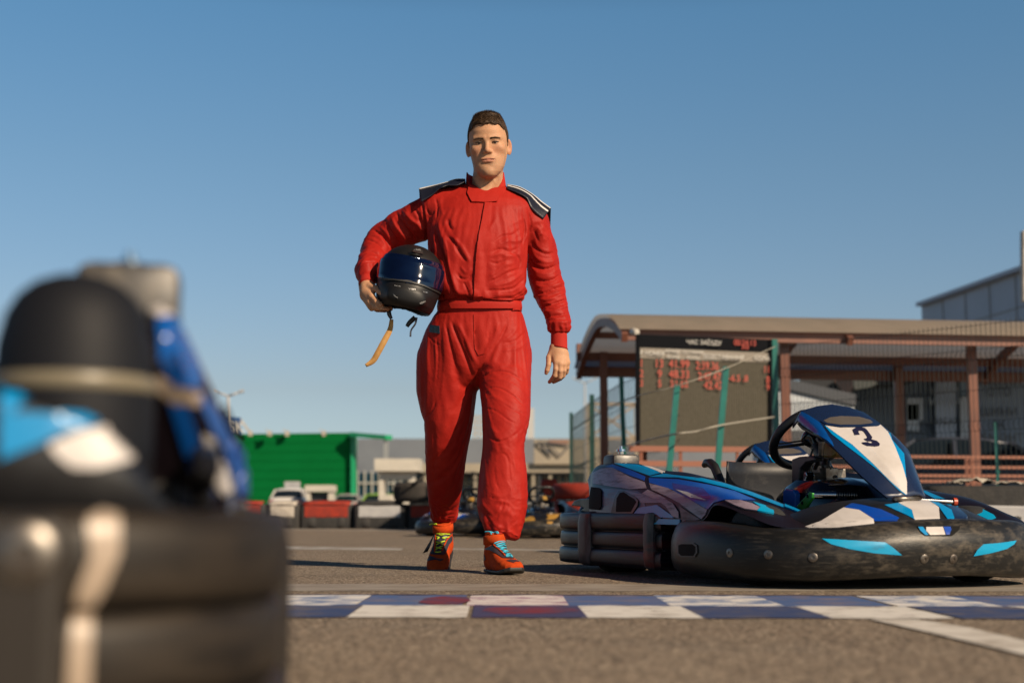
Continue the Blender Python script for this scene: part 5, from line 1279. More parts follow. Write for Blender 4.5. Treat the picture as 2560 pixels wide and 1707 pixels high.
M_knit = mat('ribbed_knit', (.46, .022, .014), rough=.8, bump=.5, bscale=120, stretch=(3, 3, .2), bdist=.0015, spec=.2)
M_navy = mat('navy_shiny_fabric', (.012, .014, .026), rough=.42, bump=.35, bscale=55, bdist=.003, spec=.35)
M_white = mat('white_piping', (.75, .72, .70), rough=.5)

# --- overall silhouette of the suit
T_rows = band([(478, 1160, 1268, 5.66, .075), (490, 1130, 1300, 5.66, .085), (505, 1098, 1330, 5.65, .098), (530, 1078, 1340, 5.64, .11), (570, 1070, 1326, 5.63, .122),
               (612, 1072, 1317, 5.62, .128), (664, 1080, 1311, 5.62, .125), (700, 1084, 1312, 5.62, .122), (726, 1088, 1317, 5.62, .12),
               (744, 1092, 1311, 5.62, .112), (758, 1098, 1300, 5.63, .102), (776, 1096, 1302, 5.63, .104), (795, 1080, 1312, 5.64, .112), (822, 1063, 1320, 5.65, .12), (860, 1050, 1327, 5.67, .125),
               (884, 1045, 1328, 5.68, .125), (915, 1050, 1322, 5.68, .115), (945, 1075, 1300, 5.69, .09), (968, 1120, 1260, 5.70, .05)], 0)
LL = band([(850, 1066, 1180, 5.69, .105), (884, 1044, 1189, 5.70, .115), (920, 1042, 1193, 5.70, .115), (960, 1040, 1194, 5.71, .11), (1000, 1049, 1190, 5.71, .105), (1044, 1060, 1184, 5.71, .10), (1080, 1062, 1176, 5.72, .093),
           (1111, 1062, 1168, 5.73, .088), (1150, 1063, 1162, 5.77, .082), (1200, 1066, 1156, 5.83, .075), (1250, 1070, 1150, 5.90, .068), (1285, 1076, 1145, 5.95, .06), (1308, 1083, 1140, 5.98, .05)], 0)
RL = band([(850, 1200, 1318, 5.66, .105), (884, 1192, 1328, 5.65, .115), (930, 1195, 1328, 5.63, .115), (968, 1198, 1328, 5.60, .112), (1010, 1203, 1327, 5.57, .108), (1052, 1207, 1324, 5.54, .102), (1085, 1212, 1315, 5.52, .095),
           (1111, 1215, 1310, 5.51, .088), (1145, 1208, 1314, 5.51, .09), (1179, 1201, 1318, 5.51, .092), (1220, 1197, 1320, 5.50, .09), (1254, 1196, 1319, 5.49, .085), (1290, 1200, 1313, 5.48, .075),
           (1312, 1206, 1306, 5.47, .065), (1335, 1218, 1297, 5.47, .055)], 0)
RA = band([(552, 1322, 1366, 5.67, .06), (591, 1318, 1385, 5.68, .065), (617, 1316, 1391, 5.69, .065), (649, 1314, 1398, 5.70, .064), (679, 1317, 1401, 5.70, .062), (717, 1328, 1413, 5.69, .058),
           (746, 1339, 1417, 5.67, .055), (781, 1357, 1422, 5.65, .05), (808, 1367, 1428, 5.63, .048), (824, 1371, 1424, 5.62, .043), (836, 1380, 1417, 5.62, .03)], 0)
LA_p = [tp(1093, 530, 5.67), tp(1050, 548, 5.70), tp(1008, 566, 5.74), tp(962, 600, 5.79), tp(944, 625, 5.76), tp(931, 655, 5.67), tp(921, 680, 5.58), tp(918, 700, 5.53)]
LA_r = [.074, .074, .069, .072, .066, .056, .050, .028]
def suit_f(x, y, z):
    f = loftz(x, y, z, T_rows, 2.3)
    f = smin(f, rcone(x, y, z, tp(1180, 500, 5.655), tp(1088, 514, 5.66), .066, .066), .03)
    f = smin(f, rcone(x, y, z, tp(1255, 507, 5.655), tp(1334, 556, 5.665), .066, .064), .03)
    f = smin(f, loftz(x, y, z, LL, 2.2), .022)
    f = smin(f, loftz(x, y, z, RL, 2.2), .022)
    f = smin(f, loftz(x, y, z, RA, 2.1), .016)
    f = smin(f, chain(x, y, z, LA_p, LA_r, .02), .02)
    return f
V, Q = nets(suit_f, (-.66, 5.35, .03), (.30, 6.12, 1.60), .0095)
V = relax(V, Q, 4); Nn = vnormals(V, Q)

def c2(*p): return [(860 + a / 3.408, 400 + b / 3.408) for a, b in p]
def c3(*p): return [(1000 + a / 2.376, 800 + b / 2.376) for a, b in p]
STK = [ # (stroke, width px, height mm): folds of the cloth, + ridge, - valley
    # chest, seen right half
    (c2((1270, 705), (1350, 650), (1430, 640), (1500, 590)), 9, -5), (c2((1290, 745), (1390, 690), (1480, 690), (1560, 640)), 9, 6),
    (c2((1250, 790), (1330, 760), (1420, 775), (1480, 750)), 7, -6), (c2((1230, 830), (1330, 800), (1400, 820), (1520, 800)), 8, 6),
    (c2((1370, 780), (1450, 800), (1500, 860), (1490, 930)), 7, -5), (c2((1240, 870), (1310, 880), (1400, 850)), 6, -5),
    (c2((1225, 990), (1290, 960), (1360, 900), (1460, 880)), 8, 6), (c2((1230, 1040), (1310, 1010), (1400, 960), (1500, 930)), 8, -7),
    (c2((1240, 1075), (1330, 1060), (1430, 1030), (1530, 950)), 8, 7), (c2((1220, 1110), (1330, 1110), (1450, 1090), (1540, 1010)), 7, -7),
    (c2((1230, 1150), (1340, 1150), (1460, 1140), (1550, 1070)), 8, 7), (c2((1240, 1185), (1360, 1180), (1480, 1180)), 6, -5),
    (c2((1520, 470), (1540, 560), (1530, 660), (1500, 740)), 5, -5), (c2((1570, 440), (1590, 540), (1570, 640)), 6, -6), (c2((1545, 520), (1560, 620), (1530, 700), (1535, 800)), 6, 5),
    (c2((1400, 560), (1480, 520), (1540, 500)), 8, 3), (c2((1300, 480), (1260, 560), (1230, 600)), 8, 3),
    # chest, left half
    (c2((800, 500), (830, 620), (880, 760), (900, 900), (940, 1050), (985, 1170)), 12, 10), (c2((770, 560), (800, 700), (850, 850), (880, 1000), (930, 1150)), 12, -9),
    (c2((880, 500), (900, 570), (930, 600)), 12, -7), (c2((870, 640), (930, 700), (985, 790), (1050, 880)), 9, -7), (c2((920, 650), (990, 720), (1040, 800), (1070, 870)), 8, 7),
    (c2((960, 960), (1000, 1010), (1060, 1010), (1095, 960)), 7, -7), (c2((990, 900), (1040, 960), (1090, 920)), 7, 6), (c2((1060, 1020), (1080, 1090), (1095, 1150)), 7, 6),
    (c2((1020, 1040), (1050, 1110), (1075, 1180)), 6, -6), (c2((780, 320), (795, 400), (790, 500)), 5, -5), (c2((820, 320), (830, 420), (850, 480)), 7, 3),
    (c2((700, 420), (740, 470), (770, 440)), 6, -5), (c2((690, 480), (740, 560), (770, 520)), 7, 5), (c2((660, 360), (680, 450), (700, 600), (700, 700)), 7, -9),
    # placket wrinkles
    (c2((1130, 800), (1190, 780), (1240, 790)), 5, -3), (c2((1120, 860), (1190, 850)), 5, -3), (c2((1115, 940), (1190, 930)), 5, -3), (c2((1110, 1060), (1190, 1070)), 5, -3), (c2((1150, 660), (1220, 640)), 6, -3),
    # near arm with the helmet
    (c2((500, 420), (560, 500), (640, 560), (690, 640)), 9, 8), (c2((440, 440), (500, 540), (560, 620), (620, 690)), 8, -9), (c2((400, 470), (440, 560), (500, 640), (540, 710)), 9, 9),
    (c2((350, 500), (390, 590), (450, 680), (480, 720)), 7, -8), (c2((300, 560), (360, 620), (400, 690), (430, 740)), 8, 8), (c2((240, 590), (320, 640), (370, 700), (400, 750)), 6, -8),
    (c2((230, 640), (300, 660), (350, 720), (380, 770)), 7, 8), (c2((190, 680), (270, 700), (330, 760), (360, 800)), 6, -8), (c2((170, 740), (250, 740), (320, 790)), 7, 8),
    (c2((150, 800), (240, 780), (300, 820)), 6, -8), (c2((145, 850), (230, 820), (310, 840)), 7, 7), (c2((130, 900), (200, 870), (280, 870)), 5, -7), (c2((590, 400), (640, 480), (660, 560)), 7, -6), (c2((520, 620), (560, 690), (640, 700)), 6, 6),
    # far arm
    (c2((1600, 700), (1640, 760), (1720, 800), (1800, 790)), 8, -7), (c2((1590, 760), (1650, 840), (1740, 870), (1830, 840)), 9, 8), (c2((1580, 830), (1620, 900), (1720, 930), (1835, 890)), 7, -9),
    (c2((1590, 900), (1650, 960), (1750, 970), (1840, 920)), 8, 8), (c2((1600, 1000), (1680, 1030), (1780, 1020), (1850, 970)), 7, -8), (c2((1610, 1060), (1700, 1080), (1790, 1070), (1880, 1040)), 8, 8),
    (c2((1630, 1140), (1720, 1130), (1800, 1100), (1890, 1080)), 6, -9), (c2((1650, 1180), (1740, 1190), (1840, 1150), (1895, 1130)), 8, 7), (c2((1680, 1250), (1760, 1230), (1830, 1210), (1900, 1190)), 6, -8),
    (c2((1690, 1290), (1780, 1290), (1850, 1260), (1905, 1240)), 7, 8), (c2((1700, 1350), (1780, 1330), (1850, 1320), (1910, 1310)), 6, -7), (c2((1700, 1390), (1790, 1380), (1870, 1380), (1930, 1370)), 7, 8),
    (c2((1640, 560), (1690, 640), (1720, 700)), 8, 5), (c2((1670, 520), (1740, 600), (1770, 680)), 7, -4), (c2((1620, 600), (1660, 700)), 6, -5),
    # hips
    (c3((330, 0), (380, 90), (420, 190), (455, 260)), 9, 8), (c3((300, 0), (345, 110), (390, 220), (430, 330)), 8, -8), (c3((250, 60), (262, 200), (255, 350), (240, 500)), 10, 6), (c3((215, 100), (225, 220), (215, 400)), 8, -5),
    (c3((270, 20), (300, 150), (330, 280)), 7, -5), (c3((440, 30), (450, 130), (470, 200)), 5, -4), (c3((530, 60), (520, 130), (480, 200)), 7, -5), (c3((590, 10), (560, 100), (530, 190)), 8, 5),
    (c3((640, 20), (600, 100), (540, 190)), 7, -6), (c3((700, 40), (660, 90), (600, 130)), 8, 6), (c3((745, 70), (690, 120), (620, 140)), 7, -5), (c3((770, 120), (690, 170), (600, 180)), 8, 4),
    (c3((180, 100), (200, 130), (240, 150)), 5, -4), (c3((150, 20), (160, 150), (150, 300)), 9, 3),
    # crotch fan on the front leg
    (c3((468, 320), (540, 280), (620, 270), (700, 290), (770, 340)), 9, 6), (c3((470, 350), (540, 310), (640, 310), (740, 370)), 7, -8), (c3((475, 380), (550, 350), (650, 370), (760, 450)), 8, 6),
    (c3((485, 420), (570, 400), (660, 440), (750, 520)), 6, -6), (c3((490, 460), (570, 460), (660, 520), (740, 600)), 8, 5), (c3((500, 520), (570, 540), (640, 590), (700, 620)), 7, -5), (c3((620, 500), (690, 540), (765, 560)), 6, -5), (c3((640, 470), (700, 500), (765, 510)), 6, 5),
    # knee and shin, front leg
    (c3((500, 620), (540, 700), (600, 720), (670, 690), (730, 640)), 9, -6), (c3((770, 590), (740, 650), (725, 700)), 7, -7), (c3((510, 590), (550, 650), (610, 670), (700, 620)), 9, 6),
    (c3((560, 780), (600, 755), (650, 770), (680, 830), (690, 920)), 10, 4), (c3((575, 810), (610, 790), (640, 820), (650, 900), (655, 960)), 7, -5), (c3((560, 860), (570, 960), (600, 1020)), 8, -3), (c3((610, 830), (620, 930), (640, 1010)), 7, 2),
    (c3((500, 800), (510, 900), (525, 1000)), 9, 5), (c3((720, 760), (735, 880), (740, 1000)), 9, 6), (c3((525, 1015), (580, 1040), (640, 1035), (662, 1010), (664, 950)), 4, 6), (c3((520, 1045), (580, 1062), (650, 1060)), 4, -8),
    (c3((660, 1062), (710, 1074), (757, 1078)), 4, -5), (c3((620, 1065), (600, 1130), (560, 1180), (530, 1200)), 7, -8), (c3((655, 1080), (640, 1150), (610, 1200)), 9, 6), (c3((480, 1080), (520, 1130), (560, 1160)), 7, 6), (c3((500, 1140), (540, 1200), (600, 1240)), 8, -5),
    (c3((680, 1120), (700, 1190), (690, 1260)), 8, 5), (c3((560, 1240), (620, 1250), (680, 1280)), 7, -7), (c3((540, 1210), (620, 1220), (700, 1240)), 8, 7),
    # rear leg
    (c3((150, 580), (190, 540), (215, 480)), 7, -7), (c3((155, 620), (210, 560), (235, 480)), 8, 6), (c3((430, 450), (380, 560), (330, 640)), 10, 4), (c3((190, 1080), (240, 1120), (320, 1130)), 7, -5),
    (c3((200, 1140), (260, 1170), (330, 1160)), 7, 7), (c3((205, 1180), (270, 1200), (330, 1190)), 5, -6), (c3((300, 700), (290, 850), (300, 1000)), 12, 5), (c3((200, 640), (205, 800), (200, 950)), 12, -4)]
def tune(st):
    out = []
    for pts, w, a in st:
        cx = sum(p[0] for p in pts) / len(pts); cy = sum(p[1] for p in pts) / len(pts)
        if cy > 900: out.append((pts, w * .62, a * (.42 if a > 0 else .62)))
        elif cy > 790: out.append((pts, w * .75, a * .7))
        elif cx < 1060 or cx > 1325: out.append((pts, w * .85, a * .95))
        else: out.append((pts, w * .74, a * .8))
    return out
def fold(V, Nn, strokes, gain=1.0):
    px, py = toPX(V); view = V - np.array(CAMLOC); view /= np.linalg.norm(view, axis=1)[:, None]
    fr = np.clip(-(Nn * view).sum(1) * 1.6, 0, 1) ** .7
    D = np.zeros(len(V))
    for pts, w, amp in strokes:
        c = cr(pts, 6); lo_ = c.min(0) - 3.5 * w; hi_ = c.max(0) + 3.5 * w
        m = np.where((px > lo_[0]) & (px < hi_[0]) & (py > lo_[1]) & (py < hi_[1]) & (fr > 0))[0]
        if not len(m): continue
        best = np.full(len(m), 1e9); tt = np.zeros(len(m)); n = len(c) - 1
        for i in range(n):
            a, b = c[i], c[i + 1]; d = b - a; L2 = (d ** 2).sum() + 1e-9
            t = np.clip(((px[m] - a[0]) * d[0] + (py[m] - a[1]) * d[1]) / L2, 0, 1)
            q = np.hypot(px[m] - a[0] - t * d[0], py[m] - a[1] - t * d[1])
            u = q < best; best[u] = q[u]; tt[u] = (i + t[u]) / n
        env = np.clip(np.minimum(tt, 1 - tt) * 5 + .12, 0, 1)
        ww = w * .62
        if amp < 0: prof = 1.25 * np.exp(-best / (ww * .62)) - .25 * np.exp(-((best - 1.6 * ww) / (.8 * ww)) ** 2)
        else: prof = .62 * np.exp(-(best / (ww * 1.15)) ** 2) + .30 * np.exp(-best / (ww * .5))
        D[m] += amp * .001 * prof * env * gain
    return D * fr
# drape: the suit is cut a little loose and falls over a slightly slimmer body
V = V + Nn * fold(V, Nn, tune(STK), .55)[:, None]
Vi, Qi = nets(lambda x, y, z: suit_f(x, y, z) + .007, (-.66, 5.35, .03), (.30, 6.12, 1.60), .014)
def drape(V0, Q0, Vb, Qb, pins, frames=14, loose=.050):
    o = bpy.data.objects.new('c', np_mesh('c', V0, Q0)); col.objects.link(o)
    b = bpy.data.objects.new('b', np_mesh('b', Vb, Qb)); col.objects.link(b)
    vg = o.vertex_groups.new(name='pin')
    for i in np.where(pins > .01)[0]: vg.add([int(i)], float(pins[i]), 'REPLACE')
    b.modifiers.new('col', 'COLLISION'); b.collision.thickness_outer = .003; b.collision.cloth_friction = 20
    m = o.modifiers.new('cl', 'CLOTH'); s = m.settings
    s.quality = 5; s.mass = .25; s.tension_stiffness = 25; s.compression_stiffness = 25; s.shear_stiffness = 8; s.bending_stiffness = .5; s.air_damping = 1.5
    s.vertex_group_mass = 'pin'; s.pin_stiffness = 1; s.shrink_min = -loose; s.shrink_max = -loose
    m.collision_settings.use_self_collision = False; m.collision_settings.distance_min = .003; m.collision_settings.collision_quality = 2
    m.point_cache.frame_start = 1; m.point_cache.frame_end = frames + 1; sc.frame_start = 1; sc.frame_end = frames + 1
    for f in range(1, frames + 2): sc.frame_set(f)
    def grab(ob):
        dg = bpy.context.evaluated_depsgraph_get(); ev = ob.evaluated_get(dg).to_mesh()
        v = np.empty(len(ev.vertices) * 3, np.float32); ev.vertices.foreach_get('co', v)
        q = np.empty(len(ev.loops), np.int32); ev.loops.foreach_get('vertex_index', q); return v.reshape(-1, 3).astype(float), q.reshape(-1, 4)
    v, q = grab(o)
    for x in (o, b): me_ = x.data; bpy.data.objects.remove(x); bpy.data.meshes.remove(me_)
    sc.frame_start = 1; sc.frame_end = 1; sc.frame_set(1)
    if not np.isfinite(v).all() or np.abs(v - V0).max() > .3: v = V0
    o = bpy.data.objects.new('c', np_mesh('c', v, Q0)); col.objects.link(o); sd = o.modifiers.new('s', 'SUBSURF'); sd.levels = 1
    v, q = grab(o); me_ = o.data; bpy.data.objects.remove(o); bpy.data.meshes.remove(me_); return v, q
px_, py_ = toPX(V); pins = np.zeros(len(V))
pins[py_ < 480] = 1; pins[(py_ > 748) & (py_ < 788) & (px_ > 1085) & (px_ < 1312)] = 1
pins[(px_ > 1355) & (py_ > 828) & (py_ < 900)] = 1; pins[(px_ < 960) & (py_ > 692) & (py_ < 760)] = 1
pins[py_ > 1326] = 1; pins[(py_ > 1298) & (px_ < 1170)] = 1
pins[(py_ < 520) & (px_ > 1045) & (px_ < 1380)] = .9; pins[(np.abs(px_ - 1196) < 16) & (py_ > 955) & (py_ < 1010)] = .9; pins[(py_ > 900) & (py_ < 1290)] = np.maximum(pins[(py_ > 900) & (py_ < 1290)], .06)
V, Q = drape(V, Q, Vi, Qi, pins); V = relax(V, Q, 3, .5); Nn = vnormals(V, Q)
D = fold(V, Nn, tune(STK), .95); D = np.where(toPX(V)[1] > 900, D * .85, D)
px_, py_ = toPX(V)
# small irregular creasing all over, running down the legs and round the arms
wob = np.stack([nz3(V * 7, 5), nz3(V * 7, 6), nz3(V * 7, 7)], 1) * .05
W = V + wob
arm = ((px_ < 1066) & (py_ < 720)) | ((px_ > 1325) & (py_ < 870))
leg = py_ > 800
n_arm = np.clip(ridged(W * np.array([9, 9, 24]), 11), 0, 1) ** 1.6 + .1
n_leg = -np.clip(1 - 2.2 * np.abs(nz3(W * np.array([15, 15, 4.5]), 12)), 0, 1) ** 5 * 1.0 - .6 * np.clip(1 - 2.2 * np.abs(nz3(W * np.array([9, 9, 14]) + 4, 15)), 0, 1) ** 7
n_tor = -np.clip(1 - 2.2 * np.abs(nz3(W * np.array([12, 12, 8]), 13)), 0, 1) ** 6 - .5 * np.clip(1 - 2.2 * np.abs(nz3(W * np.array([22, 22, 20]) + 7, 16)), 0, 1) ** 8
D += np.where(arm, (n_arm - .25) * .0055, np.where(leg, n_leg * .0006, n_tor * .0006))
D += nz3(V * 38, 21) * .0006 
# gathered hems at cuff and ankle, blousing above the belt
def ring(z0, sel, amp, wd, fq, seed):
    th = np.arctan2(V[:, 1] - V[sel, 1].mean(), V[:, 0] - V[sel, 0].mean())
    return np.where(sel, amp * np.sin(th * fq + nz3(V * 30, seed) * 2) * np.exp(-((V[:, 2] - z0) / wd) ** 2), 0)
zc = P(1395, 822, 5.62).z; D += ring(zc, (px_ > 1355) & (py_ > 780), .0035, .018, 13, 1)
zc = P(1110, 1292, 5.97).z; D += ring(zc, (px_ < 1160) & (py_ > 1250), .003, .03, 9, 2)
zc = P(1255, 1318, 5.47).z; D += ring(zc, (px_ > 1180) & (py_ > 1280), .003, .03, 9, 3)
zc = P(1200, 742, 5.6).z; D += ring(zc, (py_ > 690) & (py_ < 790) & (px_ > 1080) & (px_ < 1320), .0028, .02, 17, 4)
zc = P(915, 672, 5.6).z; D += ring(zc, (px_ < 950) & (py_ > 640), .004, .02, 11, 5)
V2 = V + Nn * D[:, None]
# trouser hem of the front leg slopes down towards the outside
sl = (px_ > 1185) & (py_ > 1270); k_ = np.clip((py_ - 1270) / 65, 0, 1) * np.clip((px_ - 1215) / 80, -.2, 1)
V2[:, 2] -= np.where(sl, k_ * .028, 0)
V2 = relax(V2, Q, 1, .2)

# --- head, neck, hands: one body mesh
HC = P(1221, 367, 5.60)
HR = (Matrix.Rotation(R(-3.0), 3, 'Y') @ Matrix.Rotation(R(7), 3, 'X') @ Matrix.Rotation(R(-3), 3, 'Z'))
HRn = np.array(HR); HCn = np.array(HC)
def hl(x, y, z):
    p = (np.stack([x, y, z], 1) - HCn) @ HRn
    p[:, 2] = np.where(p[:, 2] < 0, p[:, 2] / 1.10, p[:, 2] / 1.005)
    return p[:, 0], p[:, 1], p[:, 2]
FACE = [(-.121, 0, -.058, .016, .020), (-.113, 0, -.052, .031, .034), (-.098, 0, -.046, .0475, .044), (-.080, 0, -.040, .0580, .051), (-.058, 0, -.032, .0640, .0575),
        (-.030, 0, -.028, .0705, .0575), (0, 0, -.022, .0720, .062), (.028, 0, -.018, .0725, .070), (.055, 0, -.01, .071, .078), (.09, 0, .0, .061, .074), (.115, 0, .008, .042, .05)]
def head_f(X, Y, Z):
    x, y, z = hl(X, Y, Z); ax = np.abs(x)
    f = ellip(x, y, z, (0, .014, .040), (.0765, .098, .090))
    f = smin(f, loftz(x, y, z, FACE, 2.25), .018)
    f = smin(f, rcone(ax, y, z, (.048, -.004, -.068), (.060, .004, -.035), .009, .010), .02)      # jaw angle
    f = smin(f, rcone(ax, y, z, (.010, -.0835, .0225), (.048, -.069, .0245), .0090, .0085), .012)   # brow
    f = smin(f, ellip(ax, y, z, (.046, -.058, -.014), (.022, .022, .016)), .016)                 # cheekbone
    f = smax(f, -ellip(ax, y, z, (.0320, -.098, .006), (.018, .016, .0095)), .009)               # eye socket
    f = smin(f, ellip(ax, y, z, (.0320, -.0705, .0065), (.0165, .0135, .0110)), .004)             # lids
    f = smin(f, rcone(x, y, z, (0, -.080, .020), (0, -.100, -.022), .0075, .0095), .012)         # nose
    f = smin(f, ellip(x, y, z, (0, -.0995, -.026), (.0105, .0105, .0085)), .007)
    f = smin(f, ellip(ax, y, z, (.0125, -.091, -.029), (.0080, .010, .007)), .006)
    f = smax(f, -ellip(ax, y, z, (.006, -.099, -.0365), (.004, .006, .003)), .003)               # nostril
    f = smin(f, ellip(x, y, z, (0, -.081, -.052), (.028, .010, .015)), .014)                      # muzzle
    f = smin(f, ellip(x, y, z, (0, -.0905, -.0540), (.0275, .0066, .0040)), .003)                # upper lip
    f = smin(f, ellip(x, y, z, (0, -.0900, -.0640), (.0225, .0078, .0056)), .003)                # lower lip
    f = smax(f, -rcone(ax, y, z, (0, -.0985, -.0592), (.0285, -.086, -.0580), .0018, .0015), .0015)
    f = smax(f, -ellip(x, y, z, (0, -.1005, -.078), (.018, .009, .006)), .009)
    f = smin(f, ellip(x, y, z, (0, -.082, -.100), (.019, .013, .014)), .012)                     # chin
    # ears
    e = ellip(x * 1.0, y, z, (0, 0, 0), (1, 1, 1)) if False else None
    ex = ax - .0775; ey = y - .006; ez = z + .004
    a = .62; rx = ex * math.cos(a) - ey * math.sin(a); ry = ex * math.sin(a) + ey * math.cos(a)
    g = ellip(rx, ry, ez, (0.003, .004, 0), (.0065, .0185, .031))
    g = smax(g, -ellip(rx, ry, ez, (.0095, -.002, .003), (.0080, .0105, .020)), .003)
    f = smin(f, g, .006)
    # neck
    wz = P(1213, 520, 5.67); n0 = np.array(wz)
    h0 = HCn + HRn @ np.array([0, .018, -.05])
    f = smin(f, rcone(X, Y, Z, tuple(h0), (n0[0], n0[1], n0[2]), .058, .066), .022)
    f = smin(f, rcone(X, Y, Z, tp(1192, 446, 5.60), tp(1206, 480, 5.590), .010, .012), .02)
    f = smin(f, rcone(X, Y, Z, tp(1240, 442, 5.60), tp(1217, 480, 5.590), .010, .012), .02)
    return f
Vh, Qh = nets(head_f, (-.26, 5.44, 1.27), (.08, 5.80, 1.83), .0024)
Vh = relax(Vh, Qh, 1, .4)

def hand_f(fingers, palm, thick):
    def f_(x, y, z):
        f = None
        for pts, rs in palm:
            g = chain(x, y, z, pts, rs, .006); f = g if f is None else smin(f, g, .012)
        for pts, rs in fingers:
            f = smin(f, chain(x, y, z, pts, rs, .002), .0045)
        return f
    return f_
def c5(cx, cy, d): return tp(1320 + cx / 9.8, 820 + cy / 9.8, d)
w5 = c5(760, 400, 5.625)
kn = [c5(690, 830, 5.590), c5(790, 880, 5.588), c5(885, 880, 5.594), c5(962, 840, 5.605)]
palmR = [([c5(760, 250, 5.63), c5(690, 480, 5.62), kn[0]], [.021, .0205, .0135]), ([w5, c5(760, 600, 5.606), kn[1]], [.021, .017, .0135]), ([w5, c5(840, 600, 5.608), kn[2]], [.021, .016, .013]),
         ([c5(800, 450, 5.625), c5(900, 640, 5.615), kn[3]], [.020, .0155, .012]), ([c5(640, 480, 5.62), c5(590, 650, 5.612), c5(680, 800, 5.60)], [.018, .014, .012])]
fingR = [([kn[0], c5(680, 1010, 5.585), c5(655, 1160, 5.592), c5(585, 1260, 5.612), c5(528, 1318, 5.628)], [.0118, .0102, .0104, .0090, .0076]),
         ([kn[1], c5(790, 1050, 5.585), c5(775, 1200, 5.597), c5(690, 1280, 5.622), c5(625, 1318, 5.642)], [.0118, .0102, .0104, .0090, .0078]),
         ([kn[2], c5(885, 1040, 5.593), c5(860, 1160, 5.606), c5(790, 1235, 5.630), c5(725, 1275, 5.65)], [.0112, .0098, .0100, .0088, .0076]),
         ([kn[3], c5(962, 980, 5.607), c5(940, 1080, 5.620), c5(880, 1140, 5.637), c5(830, 1180, 5.652)], [.0102, .0088, .0088, .0078, .0068]),
         ([c5(610, 560, 5.62), c5(515, 720, 5.606), c5(505, 900, 5.596), c5(470, 1030, 5.598), c5(448, 1098, 5.602)], [.0165, .0118, .0104, .0098, .0078])]
Vr, Qr = nets(hand_f(fingR, palmR, 1), (.10, 5.53, .68), (.26, 5.70, 1.00), .0019); Vr = relax(Vr, Qr, 1, .4)
def c4(cx, cy, d): return tp(880 + cx / 4.355, 580 + cy / 4.355, d)
palmL = [([c4(165, 520, 5.53), c4(165, 620, 5.50), c4(215, 700, 5.455)], [.024, .022, .0145]), ([c4(150, 540, 5.53), c4(150, 660, 5.49), c4(200, 770, 5.46)], [.024, .02, .014]),
         ([c4(140, 560, 5.535), c4(140, 690, 5.50), c4(205, 815, 5.475)], [.022, .018, .013]), ([c4(170, 560, 5.52), c4(240, 620, 5.475)], [.02, .0145]),
         ([c4(130, 560, 5.545), c4(140, 700, 5.52), c4(215, 830, 5.50)], [.02, .017, .012])]
fingL = [([c4(200, 600, 5.485), c4(262, 615, 5.455), c4(315, 660, 5.428), c4(372, 706, 5.408), c4(388, 712, 5.404)], [.017, .0128, .0108, .0102, .0085]),
         ([c4(215, 700, 5.455), c4(262, 755, 5.432), c4(303, 790, 5.428), c4(325, 800, 5.445)], [.0122, .0108, .0105, .0085]),
         ([c4(200, 765, 5.46), c4(262, 815, 5.436), c4(325, 838, 5.436), c4(380, 838, 5.455), c4(410, 828, 5.48)], [.0122, .0108, .0105, .0092, .008]),
         ([c4(205, 800, 5.475), c4(270, 838, 5.452), c4(340, 850, 5.455), c4(400, 848, 5.475), c4(425, 838, 5.50)], [.0118, .0105, .0100, .0088, .0076]),
         ([c4(215, 815, 5.50), c4(275, 846, 5.480), c4(345, 854, 5.485), c4(400, 848, 5.51)], [.011, .0098, .0090, .0076])]
Vl, Ql = nets(hand_f(fingL, palmL, 1), (-.66, 5.34, 1.00), (-.42, 5.62, 1.24), .0019); Vl = relax(Vl, Ql, 1, .4)
# body under the clothes joins head and hands into one figure
def core_f(x, y, z):
    f = rcone(x, y, z, tp(1213, 500, 5.67), tp(1200, 850, 5.65), .085, .085)
    f = smin(f, chain(x, y, z, [tp(1200, 520, 5.66), tp(1330, 565, 5.67), tp(1365, 680, 5.70), tp(1397, 850, 5.62), tp(1397, 866, 5.62)], [.05, .04, .035, .022, .020], .02), .02)
    f = smin(f, chain(x, y, z, [tp(1200, 520, 5.66), tp(1093, 530, 5.67), tp(962, 600, 5.79), tp(921, 680, 5.58), tp(917, 705, 5.52)], [.05, .04, .035, .025, .024], .02), .02)
    f = smin(f, chain(x, y, z, [tp(1200, 850, 5.65), tp(1120, 880, 5.70), tp(1115, 1100, 5.73), tp(1112, 1310, 5.99)], [.07, .06, .04, .018], .02), .02)
    f = smin(f, chain(x, y, z, [tp(1200, 850, 5.65), tp(1262, 880, 5.66), tp(1262, 1100, 5.52), tp(1245, 1335, 5.46)], [.07, .06, .04, .018], .02), .02)
    return f
Vc, Qc = nets(core_f, (-.66, 5.35, .06), (.30, 6.10, 1.62), .012)
VB, QB = join_np([(Vh, Qh), (Vr, Qr), (Vl, Ql), (Vc, Qc)])
me = np_mesh('person', VB - np.array(BASE), QB)
# skin tones: real colour differences of the skin itself (lips, brows, cheeks, stubble area, knuckles)
nh = len(Vh); x, y, z = hl(Vh[:, 0], Vh[:, 1], Vh[:, 2]); ax = np.abs(x)
base = np.array([.58, .315, .180]); C = np.tile(base, (len(VB), 1)) * (1 + .06 * nz3(VB * 60, 3) + .05 * nz3(VB * 260, 13))[:, None]
def blend(c, w, t): return c * (1 - w[:, None]) + np.array(t) * w[:, None]
Ch = C[:nh]
def gs(cx, cz, rx, rz): return np.exp(-(((ax - cx) / rx) ** 2 + ((z - cz) / rz) ** 2) ** 1.5) * (y < -.03)
Ch = blend(Ch, .35 * gs(.04, -.022, .024, .02), (.60, .24, .15))
Ch = blend(Ch, .4 * np.clip((-.045 - z) / .03, 0, 1) * (z > -.13) * (y < -.0), (.46, .26, .16))
lipm = np.exp(-((ax / .0285) ** 2 + ((z + .0590) / .0088) ** 2) ** 2.5) * (y < -.07)
